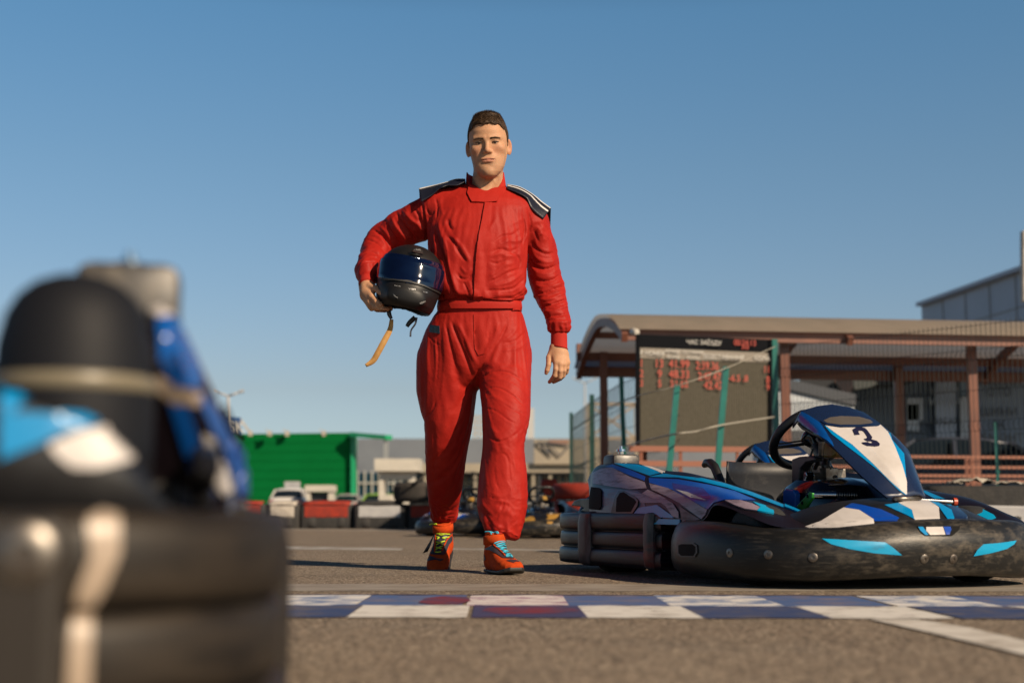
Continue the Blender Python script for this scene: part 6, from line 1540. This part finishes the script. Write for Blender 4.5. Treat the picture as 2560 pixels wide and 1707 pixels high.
Ch = blend(Ch, .75 * lipm, (.43, .15, .11))
bz = .0195 + .0035 * np.clip((ax - .012) / .02, 0, 1) - .16 * np.clip(ax - .036, 0, 1)
bm_ = np.exp(-((z - bz) / .0042) ** 4) * np.clip((ax - .009) / .004, 0, 1) * np.clip((.053 - ax) / .006, 0, 1) * (y < -.05)
Ch = blend(Ch, .75 * bm_ * (.75 + .25 * nz3(Vh * 500, 8)), (.085, .045, .025))
lashz = np.exp(-(((ax - .032) / .0155) ** 4 + ((z - .0085) / .0022) ** 4)) * (y < -.06); Ch = blend(Ch, .7 * lashz, (.10, .05, .035))
nose_ = np.exp(-((ax / .012) ** 2 + ((z + .026) / .012) ** 2)) * (y < -.09); Ch = blend(Ch, .3 * nose_, (.62, .25, .16))
ear_ = np.clip((ax - .076) / .006, 0, 1); Ch = blend(Ch, .4 * ear_, (.58, .22, .13))
C[:nh] = Ch
at = me.color_attributes.new('skin_tone', 'FLOAT_COLOR', 'POINT')
at.data.foreach_set('color', np.concatenate([np.clip(C * ALB, 0, 1), np.ones((len(C), 1))], 1).astype(np.float32).ravel())
M_skin = mat('skin', (.5, .28, .18), rough=.58, bump=.35, bscale=260, bdist=.0009, sss=.15, spec=.25)
nt = M_skin.node_tree; va = nt.nodes.new('ShaderNodeVertexColor'); va.layer_name = 'skin_tone'
nt.links.new(va.outputs[0], nt.nodes['Principled BSDF'].inputs['Base Color'])
person = link('person', me, M_skin, None, True); person.location = BASE
tag(person, 'young man in a red racing suit walking towards the camera, black helmet under his arm', 'person')

suit = np_obj('racing_suit', V2, Q, M_suit, person)
sb = bvh_of([suit])

# eyes
M_eyew = mat('eye_white', (.62, .58, .54), rough=.15)
M_iris = mat('iris', (.07, .045, .03), rough=.1)
for s in (-1, 1):
    c = HC + HR @ Vector((s * .0320, -.0742, .0058))
    e = MB(); fw = (CAMLOC - c).normalized()
    n_ = 16; prof = [(.0105 * math.sin(a), .0105 * math.cos(a)) for a in [i * math.pi / 10 for i in range(11)]]
    e.lathe(prof, c - BASE, fw, n_)
    eo = e.build('eye', M_eyew, person, smooth=True, world=False)
    i_ = MB(); i_.lathe([(0.0001, .0108), (.003, .0106), (.0052, .0095)], c - BASE, fw, n_); i_.build('iris', M_iris, eo, smooth=True)
    # upper lid fold, squinting
    lid = MB(); pts = []
    for k in range(9):
        a = (k - 4) / 4
        q = Vector((s * (.0320 + a * .0150), -.0864 + a * a * .0060 + (.002 if a * 1 > 0 else 0), .0082 - .0035 * a * a + .001 * a))
        pts.append(HC + HR @ q - BASE)
    lid.tube(pts, [.0008, .0018, .0026, .0028, .0028, .0028, .0024, .0018, .0008], 6)
    lid.build('eyelashes', mat('lash', (.05, .03, .02), rough=.7), eo, smooth=True)

# hair: close-cropped cap plus short blades
M_hair = mat('hair', (.085, .048, .024), rough=.65, c2=(.035, .019, .011), scale=60, bump=.5, bscale=200, bdist=.0015, spec=.25)
def hairline(x, y, z):
    """>0 where hair grows"""
    front = np.interp(y, [-.105, -.07, -.045, -.02, .0, .02, .05, .12], [.088, .080, .066, .030, -.002, -.002, -.04, -.07])
    fr = .082 - .10 * np.clip(np.abs(x) - .03, 0, .05) ** 1.0 + .0
    fr = .076 - 1.3 * np.clip(np.abs(x) - .050, 0, .05) + .005 * np.abs(np.sin(x * 70 + .6))
    l = np.where(y < -.05, np.minimum(front, fr), front)
    return z - l + .003 * nz3(np.stack([x, y, z], 1) * 120, 4)
def hair_f(X, Y, Z):
    x, y, z = hl(X, Y, Z)
    top = np.clip((z - .05) / .06, 0, 1)
    f = ellip(x, y, z, (0, .014, .040), (.0765, .098, .090))
    f = smin(f, loftz(x, y, z, FACE, 2.25), .018)
    f = f - (.0048 + .0062 * top * np.clip(1 - (np.abs(x) / .078) ** 3, 0, 1) + .0018 * nz3(np.stack([x, y, z], 1) * 90, 9) * (.4 + top))
    return smax(f, -hairline(x, y, z), .002)
Vq, Qq = nets(hair_f, (-.25, 5.44, 1.44), (.06, 5.78, 1.84), .0026)
hair = np_obj('hair', Vq, Qq, M_hair, person)
hb = MB(); hrn = vnormals(Vq, Qq); xx, yy, zz = hl(Vq[:, 0], Vq[:, 1], Vq[:, 2]); hlv = hairline(xx, yy, zz)
sel = np.where((hlv > .001))[0]; rs = np.random.RandomState(4)
for i in rs.choice(sel, 14000):
    n = Vector(hrn[i]); p = Vector(Vq[i]); L = .0028 + .0095 * min(1, max(0, (zz[i] - .05) / .05)) * max(.1, 1 - (abs(xx[i]) / .075) ** 2.5)
    dr = (n + HR @ Vector((rs.uniform(-.5, .5), -1.0 if yy[i] < 0 else -.4, rs.uniform(-.1, .5))) * .75 + Vector(rs.uniform(-.25, .25, 3))).normalized()
    sd = dr.cross(Vector(rs.uniform(-1, 1, 3))).normalized() * .0005
    a = p - n * .002 - BASE
    hb.add([a - sd, a + sd, a + dr * L], [(0, 1, 2)])
hb.build('hair_strands', M_hair, hair, fix=False)
# eyebrow hairs
eb = MB()
for s in (-1, 1):
    for k in range(170):
        t = rs.uniform(0, 1); axx = .012 + .039 * t
        zz_ = .0200 + .0035 * min(1, (axx - .012) / .02) - .16 * max(0, axx - .036) + rs.uniform(-.0030, .0030) * (1 - .6 * t)
        o_ = HC + HR @ Vector((s * axx, -.2, zz_)); dd = HR @ Vector((0, 1, 0))
        eb.add([], [])
        if k == 0 and s == -1: hbv = BVHTree.FromPolygons([Vector(v) for v in Vh], [tuple(q) for q in Qh])
        h, nn, _, _ = hbv.ray_cast(o_, dd)
        if h is None: continue
        d = (HR @ Vector((s * 1.0, -.25, .25 - .6 * t)) + Vector(rs.uniform(-.25, .25, 3))).normalized(); sd = d.cross(nn).normalized() * .0006
        a = h - nn * -.0004 - BASE
        eb.add([a - sd, a + sd, a + d * .0065], [(0, 1, 2)])
eb.build('eyebrows', M_hair, person, fix=False)

# collar
cb = MB(); nP = 40
cT = P(1213, 440, 5.65); zf = P(1213, 478, 5.565).z; zs_ = P(1172, 436, 5.65).z; cB = P(1216, 490, 5.65)
outer_t, outer_b, inner_t, inner_b, mid = [], [], [], [], []
for k in range(nP):
    ph = 2 * math.pi * k / nP; s_, c_ = math.sin(ph), math.cos(ph)      # ph=0: front
    w_ = ((1 - c_) / 2)
    zt = zf + (zs_ + .010 - zf) * min(1, (w_ * 2) ** 1.15) - .006 * max(0, w_ - .5)
    rx, ry = .076, .080
    outer_t.append(Vector((cT.x + .004 * 0 + rx * s_, 5.655 - ry * c_, zt)))
    inner_t.append(Vector((cT.x + (rx - .005) * s_, 5.655 - (ry - .005) * c_, zt - .002)))
    mid.append(Vector((cT.x + .002 + (rx + .006) * s_, 5.655 - (ry + .009) * c_, (zt + cB.z) / 2 - .004)))
    outer_b.append(Vector((cB.x + (rx + .022) * s_, 5.655 - (ry + .020) * c_, cB.z - .030 + .0 * w_ + .02 * w_)))
    inner_b.append(Vector((cT.x + (rx - .008) * s_, 5.655 - (ry - .008) * c_, zt - .05)))
cb.grid([[p - BASE for p in r_] for r_ in (outer_b, mid, outer_t, inner_t, inner_b)], closed=True)
collar = cb.build('collar', M_suit2, suit, smooth=True)
cbv = bvh_of([suit, collar])
def c1(*p): return [(1080 + a / 5.227, 240 + b / 5.227) for a, b in p]
decal('collar_tab', cbv, c1((485, 1170), (560, 1205), (690, 1250), (860, 1235), (885, 1300), (850, 1385), (700, 1396), (520, 1388), (462, 1280)), M_suit2, suit, off=.004, step=4, thick=.003)
decal('front_placket', sb, [(1212, 508), (1206, 545), (1197, 585), (1192, 630), (1188, 690), (1183, 752), (1208, 752), (1214, 690), (1222, 610), (1230, 508)], M_suit2, suit, off=.004, step=5, thick=.004)
decal('fly_flap', sb, [(1184, 786), (1184, 830), (1187, 872), (1196, 888), (1212, 884), (1220, 860), (1216, 820), (1214, 786)], M_suit2, suit, off=.001, step=5, thick=.002)
# belt
bt = MB(); rows = []
for zo, w in ((-.0225, -.002), (-.0235, .006), (0, .009), (.0215, .006), (.0205, -.002)):
    row = []
    for k in range(56):
        ph = 2 * math.pi * k / 56
        c0 = P(1199, 767, 5.63); hw = .1620
        n_ = 2.3; cx_, sx_ = math.cos(ph), math.sin(ph); k0 = (abs(cx_) ** n_ + abs(sx_) ** n_) ** (-1 / n_)
        row.append(Vector((c0.x + (hw + w) * cx_ * k0, 5.63 + (.104 + w) * sx_ * k0, c0.z + zo + .0015 * math.sin(ph * 5))) - BASE)
    rows.append(row)
belt = bt.grid(rows, closed=True).build('waist_belt', M_suit2, suit, smooth=True)
bb = bvh_of([belt])
decal('belt_tab', bb, [(1123, 757), (1130, 752.5), (1200, 753), (1298, 757), (1298, 780), (1200, 781), (1137, 782), (1131, 775)], M_suit2, belt, off=.003, step=4, thick=.003)
M_tag = mat('dark_blue_tag', (.008, .02, .035), rough=.4, c2=(.01, .07, .10), scale=140, lo=.5, hi=.6)
decal('pocket_tag', sb, [(1077, 812), (1099, 815), (1100, 834), (1074, 830)], M_tag, suit, off=.002, step=4, thick=.002)
# shoulder patches: stiff padded caps standing off the seam
def epaulette(T, F, dT, dF, stripes=((.60, .70), (.93, 1.06))):
    n = 10; Tc = cr([(a, b, c) for (a, b), c in zip(T, dT)], n); Fc = cr([(a, b, c) for (a, b), c in zip(F, dF)], n); ni = len(Tc)
    def pt(i, v, lift):
        q = min(v, 1.0); px, py = Fc[i][0] + (Tc[i][0] - Fc[i][0]) * q, Fc[i][1] + (Tc[i][1] - Fc[i][1]) * q
        dd = Fc[i][2] + (Tc[i][2] - Fc[i][2]) * q ** 1.4
        h = on_surf(sb, px, py); d = dd if h is None else min(h.y, dd + .012)
        p = P(px, py, d - .007 - lift); 
        if v > 1: p = p + Vector((0, (v - 1) * .14, -(v - 1) ** 1.3 * .10 + lift))
        return p - BASE
    vs_ = [0, .15, .3, .45, .6, .75, .9, 1.0, 1.2, 1.5, 1.8]
    G_ = np.array([[pt(i, v, 0) for v in vs_] for i in range(ni)])
    for _ in range(3):
        H = G_.copy(); H[1:-1, :, 1] = (G_[:-2, :, 1] + G_[2:, :, 1] + 2 * G_[1:-1, :, 1]) / 4; H[:, 1:-1, 1] = (H[:, :-2, 1] + H[:, 2:, 1] + 2 * H[:, 1:-1, 1]) / 4; G_ = H
    o = MB().grid([[Vector(p) for p in r_] for r_ in G_]).build('shoulder_patch', M_navy, suit, smooth=True)
    md = o.modifiers.new('thick', 'SOLIDIFY'); md.thickness = .003; md.offset = 0
    def bil(i, v):
        k = max(j for j in range(len(vs_) - 1) if vs_[j] <= v + 1e-9); t = (v - vs_[k]) / (vs_[k + 1] - vs_[k])
        return Vector(G_[i][k] * (1 - t) + G_[i][k + 1] * t) + Vector((0, -.0034, .0026))
    for v0, v1 in stripes:
        so = MB().grid([[bil(i, v0), bil(i, (v0 + v1) / 2), bil(i, v1)] for i in range(ni)]).build('piping', M_white, o, smooth=True); sm = so.modifiers.new('thick', 'SOLIDIFY'); sm.thickness = .002
    return o
epaulette([(1163, 448), (1145, 447), (1130, 450), (1118, 455), (1099, 460), (1080, 464), (1047, 471)], [(1163, 454), (1145, 463), (1130, 464), (1118, 464), (1099, 472), (1080, 488), (1053, 505)], [5.64, 5.65, 5.65, 5.655, 5.655, 5.655, 5.65], [5.60, 5.59, 5.59, 5.59, 5.58, 5.58, 5.58], ((.90, 1.05),))
epaulette([(1268, 461), (1300, 468), (1332, 486), (1356, 505), (1377, 520)], [(1268, 472), (1298, 485), (1317, 497), (1330, 523), (1358, 548)], [5.65, 5.66, 5.665, 5.67, 5.665], [5.58, 5.575, 5.575, 5.58, 5.60])
# knitted cuffs
CR_ = band([(829, 1379, 1417, 5.622, .028), (838, 1377, 1418, 5.622, .030), (866, 1377, 1418.5, 5.622, .030), (870, 1376, 1421, 5.622, .031)], 0)
def ringloft(rows_, inner=.004, tilt=0.0):
    m = MB(); g = []
    for (z, cx, cy, a, b) in rows_:
        g.append([Vector((cx + a * math.cos(t), cy + b * math.sin(t), z - tilt * a * math.cos(t))) - BASE for t in [2 * math.pi * k / 28 for k in range(28)]])
    z, cx, cy, a, b = rows_[-1]
    g.append([Vector((cx + (a - inner) * math.cos(t), cy + (b - inner) * math.sin(t), z + .002 - tilt * a * math.cos(t))) - BASE for t in [2 * math.pi * k / 28 for k in range(28)]])
    g.append([Vector((cx + (a - inner) * math.cos(t), cy + (b - inner) * math.sin(t), z + .02)) - BASE for t in [2 * math.pi * k / 28 for k in range(28)]])
    return m.grid(g, closed=True)
ringloft(CR_, tilt=.16).build('knitted_cuff', M_knit, suit, smooth=True)
cl = MB(); a_, b_ = P(919, 672, 5.60), P(917, 712, 5.505); cl.tube([a_ - BASE, a_.lerp(b_, .3) - BASE, a_.lerp(b_, .92) - BASE, b_ - BASE, a_.lerp(b_, .93) - BASE], [.026, .031, .031, .030, .025], 28, cap=False)
cl.build('knitted_cuff', M_knit, suit, smooth=True)

# shoes
M_shoe = mat('orange_red_suede', (.62, .075, .012), rough=.9, c2=(.50, .055, .010), scale=60, bump=.3, bscale=300, bdist=.001, spec=.1)
M_blk = mat('black_rubber', (.02, .02, .02), rough=.6)
M_nvl = mat('navy_leather', (.03, .035, .05), rough=.45, bump=.3, bscale=200, bdist=.001)
M_lime = mat('lime_lace', (.55, .75, .03), rough=.6); M_cyl = mat('cyan_lace', (.05, .52, .75), rough=.6)
def shoe(heel, yaw, pitch, M_lace, decs, laces, extra):
    """heel: ground point of the ankle axis; yaw: toe direction; pitch: heel lift about the ball"""
    Rm = Matrix.Translation(heel) @ Matrix.Rotation(yaw, 4, 'Z') @ Matrix.Translation((0, -.13, 0)) @ Matrix.Rotation(pitch, 4, 'X') @ Matrix.Translation((0, .13, 0))
    Ri = np.array(Rm.inverted())
    S = [(-.055, 0, .040, .022, .032), (-.04, 0, .050, .030, .046), (0, 0, .055, .033, .052), (.05, -.002, .050, .036, .046), (.10, -.003, .040, .042, .036), (.14, -.002, .034, .0455, .030), (.18, 0, .030, .044, .025), (.205, .002, .027, .036, .021), (.222, .003, .026, .020, .014)]
    def lf(x, y, z):
        p = np.stack([x, y, z, np.ones_like(x)], 1) @ Ri.T; return p[:, 0], -p[:, 1], p[:, 2]
    def f_(x, y, z):
        w, u, q = lf(x, y, z)
        f = loftz(w, q, u, S, 2.5)
        f = smin(f, rcone(w, u, q, (0, -.004, .05), (0, -.008, .150), .040, .038, (.95, 1.1, 1)), .02)
        f = smax(f, -(q - .010 - .016 * np.clip((u - .13) / .09, 0, 1) ** 2), .004)
        f = np.maximum(f, q - .152)
        return f
    A = np.array(heel)
    Vs, Qs = nets(f_, A - (.16, .30, .02), A + (.16, .14, .24), .0032)
    o = np_obj('racing_shoe', Vs, Qs, M_shoe, person)
    def sole_f(x, y, z):
        w, u, q = lf(x, y, z)
        f = loftz(w, q * 0, u, [(a_, b_, 0, d_ + .0035, 1) for a_, b_, c__, d_, e_ in S], 2.2)
        rise = .016 * np.clip((u - .13) / .09, 0, 1) ** 2
        f = smax(f, np.abs(q - .007 - rise) - .0075, .003)
        return smax(f, -(q - .004), .002) if pitch == 0 else f
    Vs, Qs = nets(sole_f, A - (.17, .31, .02), A + (.17, .15, .16), .003)
    np_obj('sole', Vs, Qs, M_blk, o)
    # ankle strap
    sm = MB(); g = []
    for q, w in ((.108, -.002), (.108, .003), (.125, .004), (.142, .003), (.142, -.002)):
        g.append([Rm @ Vector(((.0395 + w) * math.cos(t), .006 + (.0445 + w) * math.sin(t), q + .004 * math.cos(t + 1))) - BASE for t in [2 * math.pi * k / 28 for k in range(28)]])
    sm.grid(g, closed=True).build('ankle_strap', M_shoe, o, smooth=True)
    bv = bvh_of([o])
    for nm, poly, m in decs: decal(nm, bv, poly, m, o, off=.0012, step=3.5, thick=.0012)
    return o, bv
def lace(o, bv, segs, m, r_=.0024):
    lm = MB()
    for sgm in segs:
        pts = []
        n = len(sgm) - 1
        for i in range(n):
            for k in range(4):
                t = k / 4; px, py = sgm[i][0] + (sgm[i + 1][0] - sgm[i][0]) * t, sgm[i][1] + (sgm[i + 1][1] - sgm[i][1]) * t
                h = on_surf(bv, px, py, .004)
                if h: pts.append(h - BASE)
        h = on_surf(bv, *sgm[-1], .004)
        if h: pts.append(h - BASE)
        if len(pts) > 1: lm.tube(pts, r_, 6)
    if lm.v: lm.build('laces', m, o, smooth=True)
def c6(*p): return [(1040 + a / 7.84, 1280 + b / 7.84) for a, b in p]
d1 = 5.44
s1, bv1 = shoe(Vector((P(1238, 1400, d1).x, d1, 0)), R(20), R(0), M_cyl, [
    ('navy_panel', c6((1330, 730), (1500, 640), (1780, 620), (1850, 700), (1960, 900), (1880, 910), (1700, 895), (1560, 800), (1440, 740)), M_nvl),
    ('toe_flash', c6((1770, 950), (1850, 925), (1960, 940), (2050, 970), (1960, 965), (1910, 990)), M_nvl),
    ('heel_patch', c6((1275, 900), (1300, 800), (1330, 800), (1370, 910), (1350, 950)), M_nvl)], None, None)
lace(s1, bv1, [c6((1530, 620), (1620, 570), (1700, 560), (1770, 600)), c6((1560, 650), (1680, 600), (1780, 620)), c6((1570, 690), (1700, 640), (1790, 690)), c6((1590, 690), (1700, 700), (1780, 720)), c6((1640, 745), (1740, 700), (1790, 740)),
    c6((1640, 740), (1760, 770), (1820, 790)), c6((1700, 800), (1780, 770), (1840, 820)), c6((1700, 790), (1800, 830), (1860, 840)), c6((1760, 860), (1830, 830), (1870, 870)), c6((1760, 880), (1830, 870), (1890, 890))], M_cyl, .0028)
lace(s1, bv1, [c6((1520, 640), (1570, 700), (1620, 740), (1680, 800), (1740, 860)), c6((1780, 640), (1800, 720), (1840, 790), (1880, 860))], M_shoe, .003)
d2 = 6.00
s2, bv2 = shoe(Vector((P(1111, 1395, d2).x, d2, 0.0)), R(-6), R(20), M_lime, [
    ('navy_panel', c6((375, 400), (620, 400), (790, 395), (700, 560), (640, 640), (600, 760), (560, 830), (390, 830), (290, 820), (270, 700), (330, 560)), M_nvl),
    ('toe_flash', c6((205, 860), (290, 860), (420, 905), (550, 915), (480, 960), (380, 925), (200, 960), (185, 900)), M_nvl),
    ('lime_heel_patch', c6((400, 300), (550, 305), (560, 370), (390, 372)), M_blk)], None, None)
lace(s2, bv2, [c6((400, 650), (480, 600), (565, 575)), c6((400, 590), (470, 610), (520, 640)), c6((390, 745), (440, 700), (520, 675)), c6((395, 690), (450, 715), (500, 725)), c6((380, 790), (430, 795), (490, 785)), c6((410, 480), (460, 500), (420, 540)),
    c6((510, 510), (570, 495), (640, 485)), c6((510, 510), (570, 525)), c6((410, 425), (480, 405), (550, 420), (650, 430)), c6((450, 430), (500, 445), (550, 430))], M_lime, .0026)
lace(s2, bv2, [c6((400, 440), (390, 560), (375, 660), (370, 780)), c6((680, 440), (600, 540), (550, 660), (510, 760))], M_shoe, .003)
# lace ends knotted above the straps
def bow(o, pts, m):
    for pp in pts:
        lm = MB(); lm.tube([Vector(p) - BASE for p in cr(pp, 5)], .0026, 6); lm.build('lace_bow', m, o, smooth=True)
b_ = lambda cx, cy, d: tp(1040 + cx / 7.84, 1280 + cy / 7.84, d)
bow(s2, [[b_(265, 240, 5.93), b_(330, 225, 5.92), b_(430, 262, 5.93)], [b_(345, 235, 5.93), b_(390, 225, 5.92), b_(430, 262, 5.93)], [b_(515, 270, 5.935), b_(580, 320, 5.93), b_(645, 370, 5.93)]], M_lime)
bow(s1, [[b_(1350, 380, 5.42), b_(1440, 378, 5.41), b_(1520, 400, 5.41)], [b_(1450, 385, 5.41), b_(1480, 430, 5.40)], [b_(1520, 400, 5.41), b_(1590, 380, 5.40), b_(1615, 410, 5.40), b_(1570, 400, 5.40)]], M_cyl)
hp = MB(); hp.prism([b_(360, 430, 5.96), b_(300, 520, 5.97), b_(130, 805, 6.0), b_(230, 770, 6.0), b_(290, 640, 5.97)], (0, .003, 0))
o = hp.build('pull_tab', M_nvl, s2, world=True)
# thumb nail etc. are carried by the body mesh

# ------------------------------------------------------------------ helmet in his hand
HB = P(1024, 702, 5.53); 
helmet = empty('racing_helmet', HB)
tag(helmet, 'black full-face helmet with blue tinted visor tucked under the man\'s arm', 'helmet')
HM = Matrix.Rotation(R(11), 4, 'Y') @ Matrix.Rotation(R(6), 4, 'Z') @ Matrix.Rotation(R(1), 4, 'X')
Hn = np.array(HM.to_3x3()); HBn = np.array(HB)
def hloc(p): return (p - HBn) @ Hn
def shell_f(X, Y, Z, grow=0.0):
    p = hloc(np.stack([X, Y, Z], 1)); x, y, z = p[:, 0], p[:, 1], p[:, 2]
    f = ellip(x, y, z, (0, .012, .022), (.1315, .152, .1215))
    f = smin(f, loftz(x, y, z, [(-.128, 0, -.018, .100, .125), (-.10, 0, -.022, .114, .146), (-.06, 0, -.020, .122, .152), (-.01, 0, -.005, .128, .152), (.05, 0, .01, .120, .14)], 2.2), .02)
    f = smin(f, ellip(x, y, z, (0, -.150, -.085), (.07, .02, .028)), .03)
    f = smin(f, ellip(x, y, z, (0, -.105, .088), (.026, .03, .012)), .006)
    return f - grow
def helm_f(X, Y, Z):
    p = hloc(np.stack([X, Y, Z], 1)); x, y, z = p[:, 0], p[:, 1], p[:, 2]
    f = shell_f(X, Y, Z)
    # eye opening
    op = np.maximum(np.abs(z - .026 - .008 * (np.abs(x) / .12) ** 2) - .047, y + .0)
    f = smax(f, -np.maximum(op, -(f + .012)), .004)
    ins = shell_f(X, Y, Z) + .018
    f = np.maximum(f, -np.maximum(ins, z + .118 - 1)) if False else f
    cav = np.sqrt((x / .098) ** 2 + ((y + .012) / .130) ** 2) - 1
    f = smax(f, -np.maximum(cav * .09, z + .085), .004)
    return smax(f, -(z + .126), .01)
M_helm = mat('matt_black_shell', (.010, .010, .011), rough=.45, bump=.05, bscale=300, bdist=.0005, rough2=.5, scale=8, spec=.28)
M_visor = mat('blue_tinted_visor', (.002, .005, .022), rough=.07, coat=.3, spec=.5, c2=(.003, .009, .035), scale=6)
lo_, hi_ = HBn - .185, HBn + .185
Vk, Qk = nets(helm_f, lo_, hi_, .0035); Vk = relax(Vk, Qk, 2)
def hobj(name, V, Q, m, parent=helmet):
    return link(name, np_mesh(name, V - HBn, Q), m, parent, True)
shell = hobj('shell', Vk, Qk, M_helm)
def vis_f(X, Y, Z):
    p = hloc(np.stack([X, Y, Z], 1)); x, y, z = p[:, 0], p[:, 1], p[:, 2]
    s = shell_f(X, Y, Z)
    f = np.abs(s - .0002) - .0032
    zz = z - .024 - .008 * (np.abs(x) / .12) ** 2
    return np.maximum(np.maximum(f, np.abs(zz) - .056 + .02 * np.clip(y + .06, 0, .1) * 3), y - .01)
Vk, Qk = nets(vis_f, lo_, hi_, .003); Vk = relax(Vk, Qk, 1)
visor = hobj('visor', Vk, Qk, M_visor)
def hw(x, y, z): return HM.to_3x3() @ Vector((x, y, z))
for s in (-1, 1):
    pv = MB(); c = hw(s * .131, .0, .026); a = hw(s, 0, 0)
    pv.lathe([(0.001, .008), (.014, .008), (.018, .005), (.020, -.006)], c, a, 20); pv.build('visor_pivot', M_helm, helmet, smooth=True, angle=40)
# brow seal line and vents
M_vent = mat('vent_plastic', (.03, .03, .03), rough=.35)
hv = bvh_of([shell, visor]); hsv = bvh_of([shell])
def c4p(*p): return [(880 + a / 4.355, 580 + b / 4.355) for a, b in p]
M_silver = mat('silver_print', (.6, .6, .6), rough=.3, metal=.6, c2=(.02, .02, .02), scale=300, lo=.5, hi=.52)
decal('top_vent', hv, c4p((660, 225), (668, 200), (700, 186), (735, 190), (765, 215), (770, 250), (720, 240)), M_vent, helmet, off=.002, step=4, thick=.004)
decal('vent_mark', hv, c4p((675, 208), (700, 196), (740, 203), (748, 220), (710, 214)), M_silver, helmet, off=.005, step=3, thick=.002)
for q in ([(462, 578), (530, 590), (530, 600), (462, 588)], [(612, 610), (690, 620), (695, 634), (620, 628)], [(768, 645), (822, 655), (826, 668), (772, 660)], [(448, 675), (500, 712), (498, 726), (450, 688)], [(735, 772), (795, 748), (800, 762), (740, 786)]):
    decal('chin_print', hsv, c4p(*q), M_silver, helmet, off=.001, step=3, thick=.001)
decal('chin_line', hsv, c4p((300, 512), (450, 515), (620, 536), (780, 580), (900, 635), (960, 665), (962, 675), (900, 648), (780, 594), (620, 550), (450, 528), (300, 524)), M_blk, helmet, off=.002, step=3, thick=.004)
# chin straps hanging down
M_tan = mat('tan_webbing', (.55, .30, .09), rough=.8, c2=(.45, .23, .06), scale=30, bump=.4, bscale=300, bdist=.001)
def ribbon(name, pts, w, m, parent, base, th=.0015):
    n = 6; c = cr([(a, b, d, ww, tw) for (a, b, d), ww, tw in zip(pts, w, [0] * len(pts))], n)
    L, Rr = [], []
    for i, (a, b, d, ww, _) in enumerate(c):
        j = min(i + 1, len(c) - 1); k = max(i - 1, 0)
        tx, ty = c[j][0] - c[k][0], c[j][1] - c[k][1]; l_ = math.hypot(tx, ty); nx, ny = -ty / l_, tx / l_
        L.append(P(a + nx * ww / 2, b + ny * ww / 2, d) - base); Rr.append(P(a - nx * ww / 2, b - ny * ww / 2, d + .006) - base)
    o = MB().grid([L, Rr]).build(name, m, parent, smooth=True); md = o.modifiers.new('t', 'SOLIDIFY'); md.thickness = th; return o
h4 = lambda cx, cy, d: (880 + cx / 4.355, 580 + cy / 4.355, d)
ribbon('chin_strap', [h4(432, 950, 5.47), h4(415, 1060, 5.465), h4(360, 1170, 5.46), h4(290, 1300, 5.46), h4(230, 1400, 5.465), h4(150, 1455, 5.46)], [9, 13, 15, 15, 14, 8], M_tan, helmet, HB)
ribbon('strap_end', [h4(405, 840, 5.46), h4(405, 890, 5.458), h4(430, 945, 5.465)], [9, 11, 7], M_nvl, helmet, HB)
ribbon('buckle_strap', [h4(705, 930, 5.48), h4(690, 1000, 5.475), h4(645, 1070, 5.475), h4(637, 1140, 5.475)], [5, 4, 3.5, 4], M_nvl, helmet, HB)
ribbon('strap_pad', [h4(690, 930, 5.49), h4(630, 985, 5.485), h4(600, 1030, 5.485)], [12, 11, 8], M_blk, helmet, HB, .006)
